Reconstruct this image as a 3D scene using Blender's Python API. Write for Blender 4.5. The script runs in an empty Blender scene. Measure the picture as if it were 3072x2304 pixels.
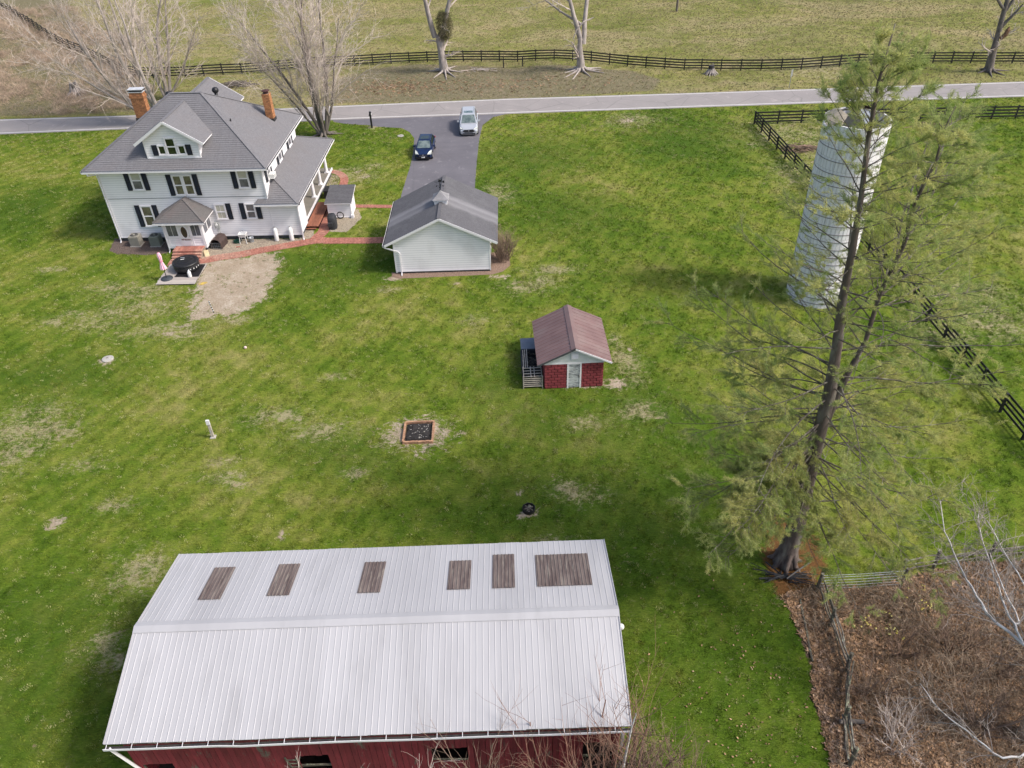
import bpy, math, random
import numpy as np
from mathutils import Vector, Matrix, noise as mnoise
random.seed(7); rng=np.random.default_rng(7)
SC=bpy.context.scene; COL=SC.collection
# ---------------------------------------------------------------- camera, light
FPX=2337.; HC=30.
RC=Matrix.Rotation(math.radians(90-37.98),3,'X')@Matrix.Rotation(math.radians(-2.0),3,'Z')
cd=bpy.data.cameras.new('camera'); cam=bpy.data.objects.new('camera',cd); COL.objects.link(cam)
cd.sensor_width=36; cd.lens=36*FPX/3072; cd.clip_end=5000; cd.clip_start=.5
cam.matrix_world=Matrix.Translation((0,0,HC))@RC.to_4x4()
SC.camera=cam
SUN_EL=math.radians(47); SUN_V=Vector((math.cos(SUN_EL)*.965,-math.cos(SUN_EL)*.262,math.sin(SUN_EL)))
w=bpy.data.worlds.new('World'); SC.world=w; w.use_nodes=True
nt=w.node_tree; nt.nodes.clear()
sky=nt.nodes.new('ShaderNodeTexSky'); sky.sky_type='NISHITA'; sky.sun_disc=False
sky.sun_elevation=SUN_EL; sky.sun_rotation=math.atan2(SUN_V.x,SUN_V.y); sky.air_density=1.0; sky.dust_density=3.4; sky.ozone_density=1.1
bg=nt.nodes.new('ShaderNodeBackground'); bg.inputs[1].default_value=.15
wo=nt.nodes.new('ShaderNodeOutputWorld'); nt.links.new(sky.outputs[0],bg.inputs[0]); nt.links.new(bg.outputs[0],wo.inputs[0])
sl=bpy.data.lights.new('sun','SUN'); sl.energy=2.7; sl.angle=math.radians(9.5); sl.color=(1,.94,.88)
so=bpy.data.objects.new('sun',sl); COL.objects.link(so); so.rotation_euler=SUN_V.to_track_quat('Z','Y').to_euler(); so.location=(40,-10,60)
SC.view_settings.view_transform='Standard'; SC.view_settings.look='None'; SC.view_settings.gamma=1; SC.view_settings.use_curve_mapping=False
SC.view_settings.exposure=0.48
# ---------------------------------------------------------------- helpers
def smooth(a,b,t):
    t=np.clip((t-a)/(b-a),0,1); return t*t*(3-2*t)
def hgt(x,y):
    """gentle relief beyond the road; the yard itself is level"""
    m=smooth(93.5,99,y)
    b=.22*np.sin(.17*x+.6)*np.sin(.13*y+1)+.12*np.sin(.41*x+2)*np.cos(.33*y)
    d=-.55*np.exp(-((x-2.0)/2.6)**2-((y-102)/4.5)**2)
    return m*(b+d+.15)
def hz(x,y): return float(hgt(np.float64(x),np.float64(y)))
def G(px,py,z=0,terr=False):
    """point of the place seen at photo pixel px,py at height z (or on the ground)"""
    d=RC@Vector(((px-1536)/FPX,-(py-1152)/FPX,-1.))
    zz=z
    for i in range(6 if terr else 1):
        t=(zz-HC)/d.z; p=Vector((d.x*t,d.y*t,zz))
        if terr: zz=hz(p.x,p.y)+z
    return p
def empty(name,loc=(0,0,0),rz=0,label=None,cat=None,group=None):
    o=bpy.data.objects.new(name,None); COL.objects.link(o); o.location=loc; o.rotation_euler=(0,0,rz); o.empty_display_size=.3
    return tag(o,label,cat,group)
def tag(o,label=None,cat=None,group=None,kind=None):
    if label:o['label']=label
    if cat:o['category']=cat
    if group:o['group']=group
    if kind:o['kind']=kind
    return o
def copy_tree(o,parent=None):
    c=o.copy(); COL.objects.link(c); c.parent=parent
    for ch in list(o.children): copy_tree(ch,c)
    return c
class MB:
    def __init__(s): s.v=[]; s.f=[]
    def add(s,vs,fs):
        n=len(s.v); s.v.extend([tuple(p) for p in vs]); s.f.extend([tuple(i+n for i in f) for f in fs]); return s
    def box(s,x0,x1,y0,y1,z0,z1,M=None):
        vs=[Vector((x,y,z)) for z in (z0,z1) for y in (y0,y1) for x in (x0,x1)]
        if M is not None: vs=[M@p for p in vs]
        return s.add(vs,[(0,2,3,1),(4,5,7,6),(0,1,5,4),(2,6,7,3),(1,3,7,5),(0,4,6,2)])
    def bev(s,x0,x1,y0,y1,z0,z1,b=.02,M=None):
        """box with chamfered top edges"""
        vs=[Vector(p) for p in ((x0,y0,z0),(x1,y0,z0),(x1,y1,z0),(x0,y1,z0),(x0,y0,z1-b),(x1,y0,z1-b),(x1,y1,z1-b),(x0,y1,z1-b),(x0+b,y0+b,z1),(x1-b,y0+b,z1),(x1-b,y1-b,z1),(x0+b,y1-b,z1))]
        if M is not None: vs=[M@p for p in vs]
        return s.add(vs,[(3,2,1,0),(0,1,5,4),(1,2,6,5),(2,3,7,6),(3,0,4,7),(4,5,9,8),(5,6,10,9),(6,7,11,10),(7,4,8,11),(8,9,10,11)])
    def bar(s,a,b,w,h,up=(0,0,1)):
        a=Vector(a); b=Vector(b); d=(b-a).normalized(); u=Vector(up); sd=d.cross(u)
        if sd.length<1e-4: sd=d.cross(Vector((1,0,0)))
        sd.normalize(); u=sd.cross(d).normalized(); vs=[]
        for p in (a,b):
            for i,j in ((-1,-1),(1,-1),(1,1),(-1,1)): vs.append(p+sd*(w/2*i)+u*(h/2*j))
        return s.add(vs,[(0,1,2,3),(7,6,5,4),(0,4,5,1),(1,5,6,2),(2,6,7,3),(3,7,4,0)])
    def tube(s,pts,rad,sides=8,cap=True):
        n=len(s.v); L=len(pts); pts=[Vector(p) for p in pts]
        if not hasattr(rad,'__len__'): rad=[rad]*L
        ref=None
        for i,p in enumerate(pts):
            d=(pts[min(i+1,L-1)]-pts[max(i-1,0)])
            if d.length<1e-9: d=Vector((0,0,1))
            d.normalize()
            if ref is None: ref=Vector((1,0,0)) if abs(d.x)<.8 else Vector((0,1,0))
            a=(ref-d*ref.dot(d)).normalized(); b=d.cross(a); ref=a
            for k in range(sides):
                t=2*math.pi*k/sides; q=p+(a*math.cos(t)+b*math.sin(t))*rad[i]; s.v.append((q.x,q.y,q.z))
        for i in range(L-1):
            for k in range(sides):
                k2=(k+1)%sides; s.f.append((n+i*sides+k,n+i*sides+k2,n+(i+1)*sides+k2,n+(i+1)*sides+k))
        if cap and sides>2:
            s.f.append(tuple(n+k for k in range(sides))[::-1]); s.f.append(tuple(n+(L-1)*sides+k for k in range(sides)))
        return s
    def lathe(s,prof,sides=16,c=(0,0,0),a0=0,a1=2*math.pi,cap=False):
        n=len(s.v); full=abs(a1-a0-2*math.pi)<1e-6; S=sides if full else sides+1
        for r_,z_ in prof:
            for k in range(S):
                t=a0+(a1-a0)*k/sides; s.v.append((c[0]+r_*math.cos(t),c[1]+r_*math.sin(t),c[2]+z_))
        for i in range(len(prof)-1):
            for k in range(sides):
                k2=(k+1)%S if full else k+1
                s.f.append((n+i*S+k,n+i*S+k2,n+(i+1)*S+k2,n+(i+1)*S+k))
        if cap: s.f.append(tuple(n+(len(prof)-1)*S+k for k in range(S))); s.f.append(tuple(n+k for k in range(S))[::-1])
        return s
    def poly(s,pts): return s.add(pts,[tuple(range(len(pts)))])
    def slab(s,pts,off):
        pts=[Vector(p) for p in pts]; off=Vector(off); n=len(pts)
        return s.add(pts+[p+off for p in pts],[tuple(range(n)),tuple(range(2*n-1,n-1,-1))]+[(i,n+i,n+(i+1)%n,(i+1)%n) for i in range(n)])
    def lap(s,poly,up,nrm,course,lip,base=.004):
        """lapped courses (siding or shingles) over a planar polygon"""
        poly=[Vector(p) for p in poly]; up=Vector(up).normalized(); nrm=Vector(nrm).normalized()
        vs=[p.dot(up) for p in poly]; v0=min(vs); v1=max(vs); k=0
        def clip(P,c,sgn):
            out=[]
            for i in range(len(P)):
                a=P[i]; b=P[(i+1)%len(P)]; da=(a.dot(up)-c)*sgn; db=(b.dot(up)-c)*sgn
                if da>=0: out.append(a)
                if (da>=0)!=(db>=0): out.append(a.lerp(b,da/(da-db)))
            return out
        sd=up.cross(nrm)
        while v0+k*course<v1-1e-4:
            lo=v0+k*course; hi=min(lo+course,v1); P=clip(clip(poly,lo,1),hi,-1); k+=1
            if len(P)<3: continue
            Q=[p+nrm*(base+lip*(1-(p.dot(up)-lo)/course)) for p in P]; s.poly(Q)
            B=[p for p in P if abs(p.dot(up)-lo)<1e-4]
            if len(B)>=2:
                B.sort(key=lambda p:p.dot(sd)); a,b=B[0],B[-1]
                s.poly([a,b,b+nrm*(base+lip),a+nrm*(base+lip)])
        return s
    def xf(s,M): s.v=[tuple(M@Vector(p)) for p in s.v]; return s
    def build(s,name,mat,parent=None,world=False,smoothf=False,mesh=None):
        if world and parent is not None:
            Mi=(Matrix.Translation(parent.location)@parent.rotation_euler.to_matrix().to_4x4()).inverted(); s.xf(Mi)
        me=bpy.data.meshes.new(name); me.from_pydata(s.v,[],s.f); me.update()
        if mat: me.materials.append(mat)
        if smoothf: me.polygons.foreach_set('use_smooth',[True]*len(me.polygons))
        o=bpy.data.objects.new(name,me); COL.objects.link(o)
        if parent is not None: o.parent=parent
        return o
def inst(name,mesh,parent,loc=(0,0,0),rot=(0,0,0),sc=(1,1,1),mat=None):
    o=bpy.data.objects.new(name,mesh); COL.objects.link(o); o.parent=parent; o.location=loc; o.rotation_euler=rot; o.scale=sc
    return o
# ---------------------------------------------------------------- materials
def node_mat(name):
    m=bpy.data.materials.new(name); m.use_nodes=True; nt=m.node_tree; b=nt.nodes['Principled BSDF']; return m,nt,b
def N(nt,t,**k):
    n=nt.nodes.new(t)
    for a,v in k.items():
        if a.startswith('i_'): n.inputs[int(a[2:])].default_value=v
        else: setattr(n,a,v)
    return n
def rgba(c): return (c[0],c[1],c[2],1)
def ramp(nt,fac,stops):
    r=nt.nodes.new('ShaderNodeValToRGB'); e=r.color_ramp.elements
    e[0].position=stops[0][0]; e[0].color=rgba(stops[0][1]); e[1].position=stops[-1][0]; e[1].color=rgba(stops[-1][1])
    for p,c in stops[1:-1]:
        q=e.new(p); q.color=rgba(c)
    nt.links.new(fac,r.inputs[0]); return r.outputs[0]
def noise(nt,scale,detail=4,rough=.55,vec=None,dist=0):
    n=nt.nodes.new('ShaderNodeTexNoise'); n.inputs['Scale'].default_value=scale; n.inputs['Detail'].default_value=detail; n.inputs['Roughness'].default_value=rough; n.inputs['Distortion'].default_value=dist
    if vec is None:
        g=nt.nodes.get('geo') or nt.nodes.new('ShaderNodeNewGeometry'); g.name='geo'; vec=g.outputs['Position']
    nt.links.new(vec,n.inputs['Vector']); return n.outputs['Fac']
def mapping(nt,scale=(1,1,1),rot=(0,0,0),loc=(0,0,0),obj=False):
    m=nt.nodes.new('ShaderNodeMapping'); m.inputs['Scale'].default_value=scale; m.inputs['Rotation'].default_value=rot; m.inputs['Location'].default_value=loc
    if obj:
        g=nt.nodes.new('ShaderNodeTexCoord'); nt.links.new(g.outputs['Object'],m.inputs[0])
    else:
        g=nt.nodes.get('geo') or nt.nodes.new('ShaderNodeNewGeometry'); g.name='geo'; nt.links.new(g.outputs['Position'],m.inputs[0])
    return m.outputs[0]
def mixc(nt,f,a,b,mode='MIX'):
    m=nt.nodes.new('ShaderNodeMix'); m.data_type='RGBA'; m.blend_type=mode
    for s,i in ((f,0),(a,6),(b,7)):
        if isinstance(s,(int,float)): m.inputs[i].default_value=s
        elif isinstance(s,tuple): m.inputs[i].default_value=rgba(s)
        else: nt.links.new(s,m.inputs[i])
    return m.outputs[2]
def math_(nt,op,a,b=0.,c=None,clamp=False):
    m=nt.nodes.new('ShaderNodeMath'); m.operation=op; m.use_clamp=clamp
    for i,s in enumerate((a,b,c)):
        if s is None: continue
        if isinstance(s,(int,float)): m.inputs[i].default_value=s
        else: nt.links.new(s,m.inputs[i])
    return m.outputs[0]
def bump(nt,b,h,strength=.3,dist=.02):
    n=nt.nodes.new('ShaderNodeBump'); n.inputs['Strength'].default_value=strength; n.inputs['Distance'].default_value=dist
    nt.links.new(h,n.inputs['Height']); nt.links.new(n.outputs[0],b.inputs['Normal'])
def mat(name,c1,c2=None,scale=3,rough=.7,bmp=0,bscale=20,island=0,metal=0,stretch=None,spec=.4,lo=.35,hi=.65,objrand=0,c3=None,s3=.5):
    m,nt,b=node_mat(name)
    if c2 is None: c2=tuple(x*.82 for x in c1)
    vec=mapping(nt,stretch) if stretch else None
    f=noise(nt,scale,5,.6,vec)
    col=ramp(nt,f,[(lo,c1),(hi,c2)])
    if c3 is not None:
        f3=noise(nt,s3,4,.6,vec); r3=ramp(nt,f3,[(.52,(0,0,0)),(.68,(1,1,1))]); col=mixc(nt,r3,col,c3)
    if island or objrand:
        if island:
            g=nt.nodes.get('geo') or nt.nodes.new('ShaderNodeNewGeometry'); g.name='geo'; rnd=g.outputs['Random Per Island']; amt=island
        else:
            oi=nt.nodes.new('ShaderNodeObjectInfo'); rnd=oi.outputs['Random']; amt=objrand
        k=math_(nt,'MULTIPLY_ADD',rnd,amt*2,1-amt)
        hs=nt.nodes.new('ShaderNodeHueSaturation'); nt.links.new(col,hs.inputs['Color']); nt.links.new(k,hs.inputs['Value']); col=hs.outputs[0]
    nt.links.new(col,b.inputs['Base Color']); b.inputs['Roughness'].default_value=rough; b.inputs['Metallic'].default_value=metal
    b.inputs['Specular IOR Level'].default_value=spec
    if bmp: bump(nt,b,noise(nt,bscale,4,.6,vec),bmp,.02)
    return m
M={}
M['siding']=mat('white_siding',(.84,.825,.84),(.80,.785,.80),.9,.5,c3=(.74,.72,.73),s3=.5)
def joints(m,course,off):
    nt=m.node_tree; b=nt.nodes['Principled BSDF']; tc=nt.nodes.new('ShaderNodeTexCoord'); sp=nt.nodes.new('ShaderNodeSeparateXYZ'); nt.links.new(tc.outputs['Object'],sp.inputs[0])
    f=math_(nt,'FRACT',math_(nt,'MULTIPLY',math_(nt,'SUBTRACT',sp.outputs[2],off),1/course)); r=ramp(nt,f,[(.0,(.68,.68,.70)),(.12,(.76,.76,.78)),(.19,(1,1,1))])  # lower edge of each course darkened in colour, standing in for lap shadow
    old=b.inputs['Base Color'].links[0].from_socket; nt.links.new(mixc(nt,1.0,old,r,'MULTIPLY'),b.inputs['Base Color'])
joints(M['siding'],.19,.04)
M['trim']=mat('white_trim',(.78,.765,.78),(.73,.715,.73),1.2,.45)
M['shutter']=mat('black_shutter',(.013,.014,.02),(.02,.022,.03),6,.5)
M['foundation']=mat('dark_foundation',(.05,.055,.06),(.09,.09,.09),3,.9,.3)
def shingle_mat(name,a,b_,stain):
    m,nt,b=node_mat(name)
    f=noise(nt,9,5,.65); col=ramp(nt,f,[(.3,a),(.7,b_)])
    g=nt.nodes['geo']; 
    tabs=noise(nt,1.0,2,.5,mapping(nt,(2.6,2.6,5.5))); col=mixc(nt,math_(nt,'MULTIPLY',tabs,.42),col,tuple(x*.5 for x in a))
    br=nt.nodes.new('ShaderNodeTexBrick'); br.inputs['Scale'].default_value=1; br.inputs['Brick Width'].default_value=.33; br.inputs['Row Height'].default_value=.17; br.inputs['Mortar Size'].default_value=.012; br.inputs['Bias'].default_value=0
    br.inputs['Color1'].default_value=(.8,.8,.8,1); br.inputs['Color2'].default_value=(1.1,1.1,1.1,1); br.inputs['Mortar'].default_value=(.62,.62,.62,1)
    tc=nt.nodes.new('ShaderNodeTexCoord'); mp=nt.nodes.new('ShaderNodeMapping'); mp.inputs['Rotation'].default_value=(math.radians(58),0,0)
    nt.links.new(tc.outputs['Object'],mp.inputs[0]); nt.links.new(mp.outputs[0],br.inputs['Vector'])
    col=mixc(nt,.22,col,mixc(nt,1.0,col,br.outputs[0],'MULTIPLY'))
    s=noise(nt,.55,5,.65,dist=.6); sr=ramp(nt,s,[(.48,(0,0,0)),(.72,(1,1,1))]); col=mixc(nt,math_(nt,'MULTIPLY',sr,.35),col,stain)
    gr=noise(nt,160,2,.7); col=mixc(nt,math_(nt,'MULTIPLY',gr,.3),col,(.05,.05,.055))
    nt.links.new(col,b.inputs['Base Color']); b.inputs['Roughness'].default_value=.9; b.inputs['Specular IOR Level'].default_value=.25
    bump(nt,b,noise(nt,60,3,.7),.35,.01); return m
M['shingle']=shingle_mat('grey_shingle',(.255,.25,.26),(.16,.156,.165),(.20,.175,.17))
M['shingle2']=shingle_mat('garage_shingle',(.165,.162,.17),(.105,.102,.11),(.22,.22,.22))
M['shingle3']=shingle_mat('entry_shingle',(.19,.18,.175),(.135,.125,.12),(.2,.14,.13))
M['gutter_dark']=mat('dark_gutter',(.02,.02,.025),(.05,.045,.04),5,.8)
def glass_mat(name,c,c2,rough=.06):
    m,nt,b=node_mat(name); f=noise(nt,1.7,3,.6); nt.links.new(ramp(nt,f,[(.4,c),(.62,c2)]),b.inputs['Base Color'])
    b.inputs['Roughness'].default_value=rough; b.inputs['Specular IOR Level'].default_value=.8; return m
M['glass']=glass_mat('window_glass',(.16,.15,.10),(.09,.075,.06))
M['glass_dark']=glass_mat('dark_glass',(.012,.016,.012),(.03,.04,.02))
M['glass_grey']=glass_mat('grey_glass',(.15,.15,.17),(.09,.09,.10))
M['blind']=mat('cream_blind',(.50,.49,.40),(.42,.40,.33),2,.6)
M['brick']=mat('orange_brick',(.46,.215,.09),(.31,.13,.06),8,.85,.4,40,island=.3)
M['paver']=mat('red_paver',(.40,.17,.125),(.30,.115,.085),5,.85,.3,40,island=.22,c3=(.44,.28,.21),s3=.4)
M['mortar']=mat('mortar',(.30,.23,.18),(.22,.17,.13),5,.95)
M['flue']=mat('metal_cap',(.75,.75,.76),(.55,.55,.56),3,.4,metal=.3)
M['rust']=mat('rust_cap',(.09,.035,.03),(.05,.025,.025),5,.8)
M['black']=mat('black_plastic',(.012,.012,.014),(.02,.02,.022),3,.45)
M['blackcloth']=mat('black_cover',(.02,.021,.024),(.035,.036,.04),4,.7,.4,8)
M['porchfloor']=mat('porch_floor',(.22,.20,.17),(.16,.15,.13),1.2,.7)
M['deckred']=mat('red_deck',(.30,.12,.07),(.20,.075,.045),2,.7,stretch=(6,1,1),objrand=.2)
M['deckgrey']=mat('grey_deck',(.42,.38,.34),(.34,.30,.27),3,.8,.2,stretch=(1,8,1),objrand=.12)
M['acmetal']=mat('beige_metal',(.30,.28,.24),(.24,.225,.19),2,.5)
M['acgreen']=mat('grey_green_metal',(.24,.245,.20),(.18,.19,.16),2,.5)
M['white']=mat('white_plastic',(.78,.78,.77),(.68,.68,.66),3,.4)
M['galv']=mat('galvanised',(.42,.44,.46),(.3,.32,.34),6,.4,metal=.5)
M['green']=mat('green_plastic',(.01,.10,.06),(.01,.07,.04),3,.4)
M['brown']=mat('brown_cover',(.075,.05,.045),(.05,.035,.03),4,.7,.3)
M['cream']=mat('cream_cloth',(.58,.48,.30),(.48,.38,.22),4,.8)
M['meter']=mat('meter_grey',(.42,.43,.42),(.34,.35,.34),3,.5)
M['fence']=mat('black_fence_paint',(.012,.012,.013),(.022,.021,.021),3,.65,.2,stretch=(1,1,1))
M['oldwood']=mat('weathered_wood',(.14,.12,.09),(.08,.07,.055),4,.9,.5,30,c3=(.30,.33,.22),s3=6)
M['bark']=mat('tree_bark',(.19,.165,.145),(.10,.085,.075),5,.95,.7,25,stretch=(1,1,.3))
M['barkgrey']=mat('grey_bark',(.42,.37,.34),(.24,.21,.19),4,.95,.6,20,stretch=(1,1,.3))
M['twig']=mat('pale_twig',(.58,.50,.44),(.42,.35,.31),3,.9)
M['twigbrown']=mat('brown_twig',(.23,.155,.11),(.14,.095,.07),3,.9)
M['barkwhite']=mat('white_bark',(.68,.66,.64),(.42,.38,.36),3,.8)
M['pinebark']=mat('pine_bark',(.15,.115,.10),(.075,.058,.052),4,.95,.9,22,stretch=(1,1,.22),c3=(.21,.19,.16),s3=3)
M['pinebranch']=mat('pine_branch',(.13,.11,.09),(.08,.065,.055),3,.95,.3,c3=(.24,.24,.19),s3=4.5)
M['lichen']=mat('lichen_branch',(.17,.15,.125),(.1,.085,.07),3,.95,.3,c3=(.36,.37,.30),s3=4.5)
M['redwall']=mat('red_block_paint',(.27,.05,.058),(.20,.034,.04),3,.75,.4,30,objrand=.12)
M['redmortar']=mat('dark_red_mortar',(.05,.008,.01),(.035,.007,.009),3,.9)
M['shedroof']=mat('faded_brown_metal',(.205,.128,.120),(.165,.10,.095),1.1,.5,c3=(.20,.14,.13),s3=.6,objrand=.07)
def barnwood(name,objr):
    m,nt,b=node_mat(name); v=mapping(nt,(5,5,.7)); f=noise(nt,2.2,6,.65,v); col=ramp(nt,f,[(.35,(.23,.026,.036)),(.62,(.155,.019,.027))])
    w_=noise(nt,1.1,5,.7,mapping(nt,(1.6,1.6,.5))); wr=ramp(nt,w_,[(.585,(0,0,0)),(.66,(1,1,1))]); col=mixc(nt,wr,col,(.15,.125,.10))
    oi=nt.nodes.new('ShaderNodeObjectInfo'); hs=nt.nodes.new('ShaderNodeHueSaturation'); nt.links.new(col,hs.inputs['Color'])
    nt.links.new(math_(nt,'MULTIPLY_ADD',oi.outputs['Random'],objr*2,1-objr),hs.inputs['Value'])
    nt.links.new(hs.outputs[0],b.inputs['Base Color']); b.inputs['Roughness'].default_value=.85; bump(nt,b,noise(nt,6,5,.7,v),.4,.02); return m
M['barnwood']=barnwood('red_barn_boards',.18)
M['tin']=mat('galvanised_roof',(.41,.405,.415),(.37,.365,.375),.5,.45,metal=.0,spec=.35,objrand=.04,stretch=(1.6,.35,1),c3=(.355,.35,.358),s3=.7)
M['tin_sky']=mat('brown_skylight',(.17,.135,.12),(.085,.06,.055),1.4,.6,stretch=(3,.5,.5),c3=(.20,.17,.145),s3=2.6)
M['silo']=None
M['carsilver']=mat('silver_paint',(.52,.54,.57),(.50,.52,.55),2,.25,metal=.35,spec=.6)
M['carblue']=mat('dark_blue_paint',(.008,.022,.075),(.008,.018,.06),2,.2,metal=.2,spec=.7)
M['carglass']=glass_mat('car_glass',(.07,.10,.10),(.17,.21,.20),.04)
M['tyre']=mat('tyre',(.015,.015,.015),None,3,.9)
M['rim']=mat('rim',(.45,.45,.46),None,3,.3,metal=.6)
M['lamp']=mat('headlight',(.62,.65,.62),(.5,.52,.48),3,.15)
M['char']=mat('charcoal',(.012,.011,.011),(.04,.035,.032),30,.95,.6,objrand=.2,island=.5)
M['firebrick']=mat('fire_brick',(.42,.25,.15),(.30,.16,.095),4,.9,.4,30,objrand=.2)
M['concrete']=mat('concrete',(.42,.40,.36),(.33,.31,.28),3,.9,.3)
M['pink']=mat('pink_cloth',(.72,.10,.28),None,3,.7)
M['greyslate']=mat('umbrella_base_grey',(.05,.058,.068),None,3,.6)
# ---------------------------------------------------------------- polygons used by ground and scatter
def pip(poly,X,Y):
    ins=np.zeros(X.shape,bool); n=len(poly)
    for i in range(n):
        x1,y1=poly[i][:2]; x2,y2=poly[(i+1)%n][:2]
        if y1==y2: continue
        c=((y1>Y)!=(y2>Y))&(X<(x2-x1)*(Y-y1)/(y2-y1)+x1); ins^=c
    return ins
def GP(pts,terr=False): return [tuple(G(*p,0,terr)) for p in pts]
HO=Vector((-32.3,59.72,0)); HR=math.radians(-2.09)
HM=Matrix.Translation(HO)@Matrix.Rotation(HR,4,'Z')
def H(u,n,z=0): return HM@Vector((u,n,z))
UP_L=[(0,361),(368,350),(1000,321),(1527,298.5),(2100,281),(2557,265.5),(3072,247.5)]
LO_L=[(0,399.5),(368,384.5),(1025,355.8),(1527,338),(2100,318.3),(2557,303),(3072,286.5)]
def ext(P):
    P=[Vector(p) for p in P]; a=P[0]+(P[0]-P[1]).normalized()*160; b=P[-1]+(P[-1]-P[-2]).normalized()*160
    return [a]+P+[b]
roadN=ext(GP(UP_L)); roadS=ext(GP(LO_L))
def yat(line,X):
    return np.interp(X,[p.x for p in line],[p.y for p in line])
def z4(x,y): return (1080+.3376*x,300+.3376*y)
DRIVE=GP([(1000,349),(1000,366),(1040,372),z4(60,225),z4(180,240),z4(370,250),z4(440,285),z4(482,340),z4(474,470),z4(445,590),z4(405,720),z4(365,850),z4(365,1000),z4(1015,1000),z4(1020,780),z4(1032,620),z4(1045,480),z4(1062,340),z4(1090,225),z4(1180,155),z4(1300,125),z4(1420,112),(1590,333)])
MULCH=[H(*p) for p in ((-.9,.6),(-.5,-1.6),(.5,-2.2),(3,-2.4),(4.6,-2.2),(4.9,0),(2,.3))]
GRAVEL=[H(*p) for p in ((7.8,0),(7.8,-3.1),(10.6,-2.1),(13.6,-1.0),(16.2,.2),(15.7,2),(15.2,2.2),(15,0))]
GRAVEL2=[H(*p) for p in ((17.0,1.2),(16.4,2.6),(16.4,5.5),(19,5.4),(19.6,3.6),(18.8,1.0))]
DIRT=GP([(575,795),(640,768),(760,762),(830,752),(845,790),(815,850),(790,905),(740,935),(680,945),(615,960),(570,975),(575,900),(590,850)])
LITTER=GP([(2345,1790),(2380,1850),(2440,1980),(2440,2080),(2470,2180),(2500,2304),(2520,2500),(3400,2600),(3400,1690),(2900,1690),(2800,1720),(2600,1770),(2460,1760)])
NEEDLES=GP([(2290,1620),(2310,1560),(2360,1540),(2440,1600),(2475,1650),(2470,1740),(2420,1790),(2360,1830),(2320,1740),(2290,1690)])
BANK=GP([(1120,205),(1250,192),(1400,198),(1700,196),(1890,212),(1985,240),(1960,272),(1700,288),(1400,300),(1150,308),(980,310),(1000,240)],True)
BRUSH=GP([(-200,-60),(160,-60),(250,60),(420,130),(380,200),(470,260),(420,335),(200,345),(-200,352)],True)
DRYG=GP([(1000,-100),(3300,-100),(3300,215),(2500,190),(2200,210),(1900,200),(1700,180),(1000,165),(600,215),(380,190),(250,60),(200,-60)],True)
HOUSEFP=[H(*p) for p in ((-.2,0),(13,0),(15.4,0),(15.4,13.6),(-.2,13.6))]
HOUSEALL=[H(*p) for p in ((-.1,-.1),(15.6,-.1),(15.6,13.6),(-.1,13.6))]
GARFP=[(-8.8,52.5),(-1.1,52.4),(-1.1,60.3),(-8.8,60.3)]
SHEDFP=[(.4,37.7),(5.7,37.7),(5.7,42.6),(.4,42.6)]
BARNFP=[(-14.3,14.2),(3.5,14.2),(3.5,21.9),(-14.3,21.9)]
DECKFP=[H(*p) for p in ((5.5,-7.4),(8.8,-7.4),(8.6,-4.1),(5.5,-4.1))]
# ---------------------------------------------------------------- ground
def axis(fine0,fine1,step,far0,far1):
    a=list(np.arange(fine0,fine1+1e-6,step)); s=step; x=fine1
    while x<far1: s*=1.35; x+=s; a.append(x)
    s=step; x=fine0
    while x>far0: s*=1.35; x-=s; a.insert(0,x)
    return np.array(a)
xs=axis(-72,84,.42,-1500,1500); ys=axis(6,142,.42,-900,2600)
X,Y=np.meshgrid(xs,ys); Zg=hgt(X,Y)
nx,ny=len(xs),len(ys)
co=np.stack([X.ravel(),Y.ravel(),Zg.ravel()],1)
i=np.arange(ny-1)[:,None]*nx+np.arange(nx-1)[None,:]; i=i.ravel()
faces=np.stack([i,i+1,i+1+nx,i+nx],1)
me=bpy.data.meshes.new('ground'); me.vertices.add(len(co)); me.vertices.foreach_set('co',co.ravel())
me.loops.add(faces.size); me.loops.foreach_set('vertex_index',faces.ravel()); me.polygons.add(len(faces)); me.polygons.foreach_set('loop_start',np.arange(len(faces))*4)
me.polygons.foreach_set('loop_total',np.full(len(faces),4)); me.update(calc_edges=True); me.polygons.foreach_set('use_smooth',[True]*len(faces))
def blur(A,n=2):
    for _ in range(n):
        B=np.pad(A,1,mode='edge'); A=(B[:-2,1:-1]+B[2:,1:-1]+B[1:-1,:-2]+B[1:-1,2:]+2*B[1:-1,1:-1])/6
    return A
def spot(x,y,r,ry=None,ang=0):
    ry=ry or r; c,s=math.cos(ang),math.sin(ang); dx=X-x; dy=Y-y
    return np.clip(1.25-np.sqrt(((dx*c+dy*s)/r)**2+((-dx*s+dy*c)/ry)**2),0,1)
beyond=blur((Y>yat(roadN,X)).astype(float),2)
dryfar=blur(pip(DRYG,X,Y)|((Y>112)&~pip(BRUSH,X,Y)),6).astype(float)
past=np.maximum(beyond*.6,dryfar*.85); dry=beyond*.12
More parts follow.
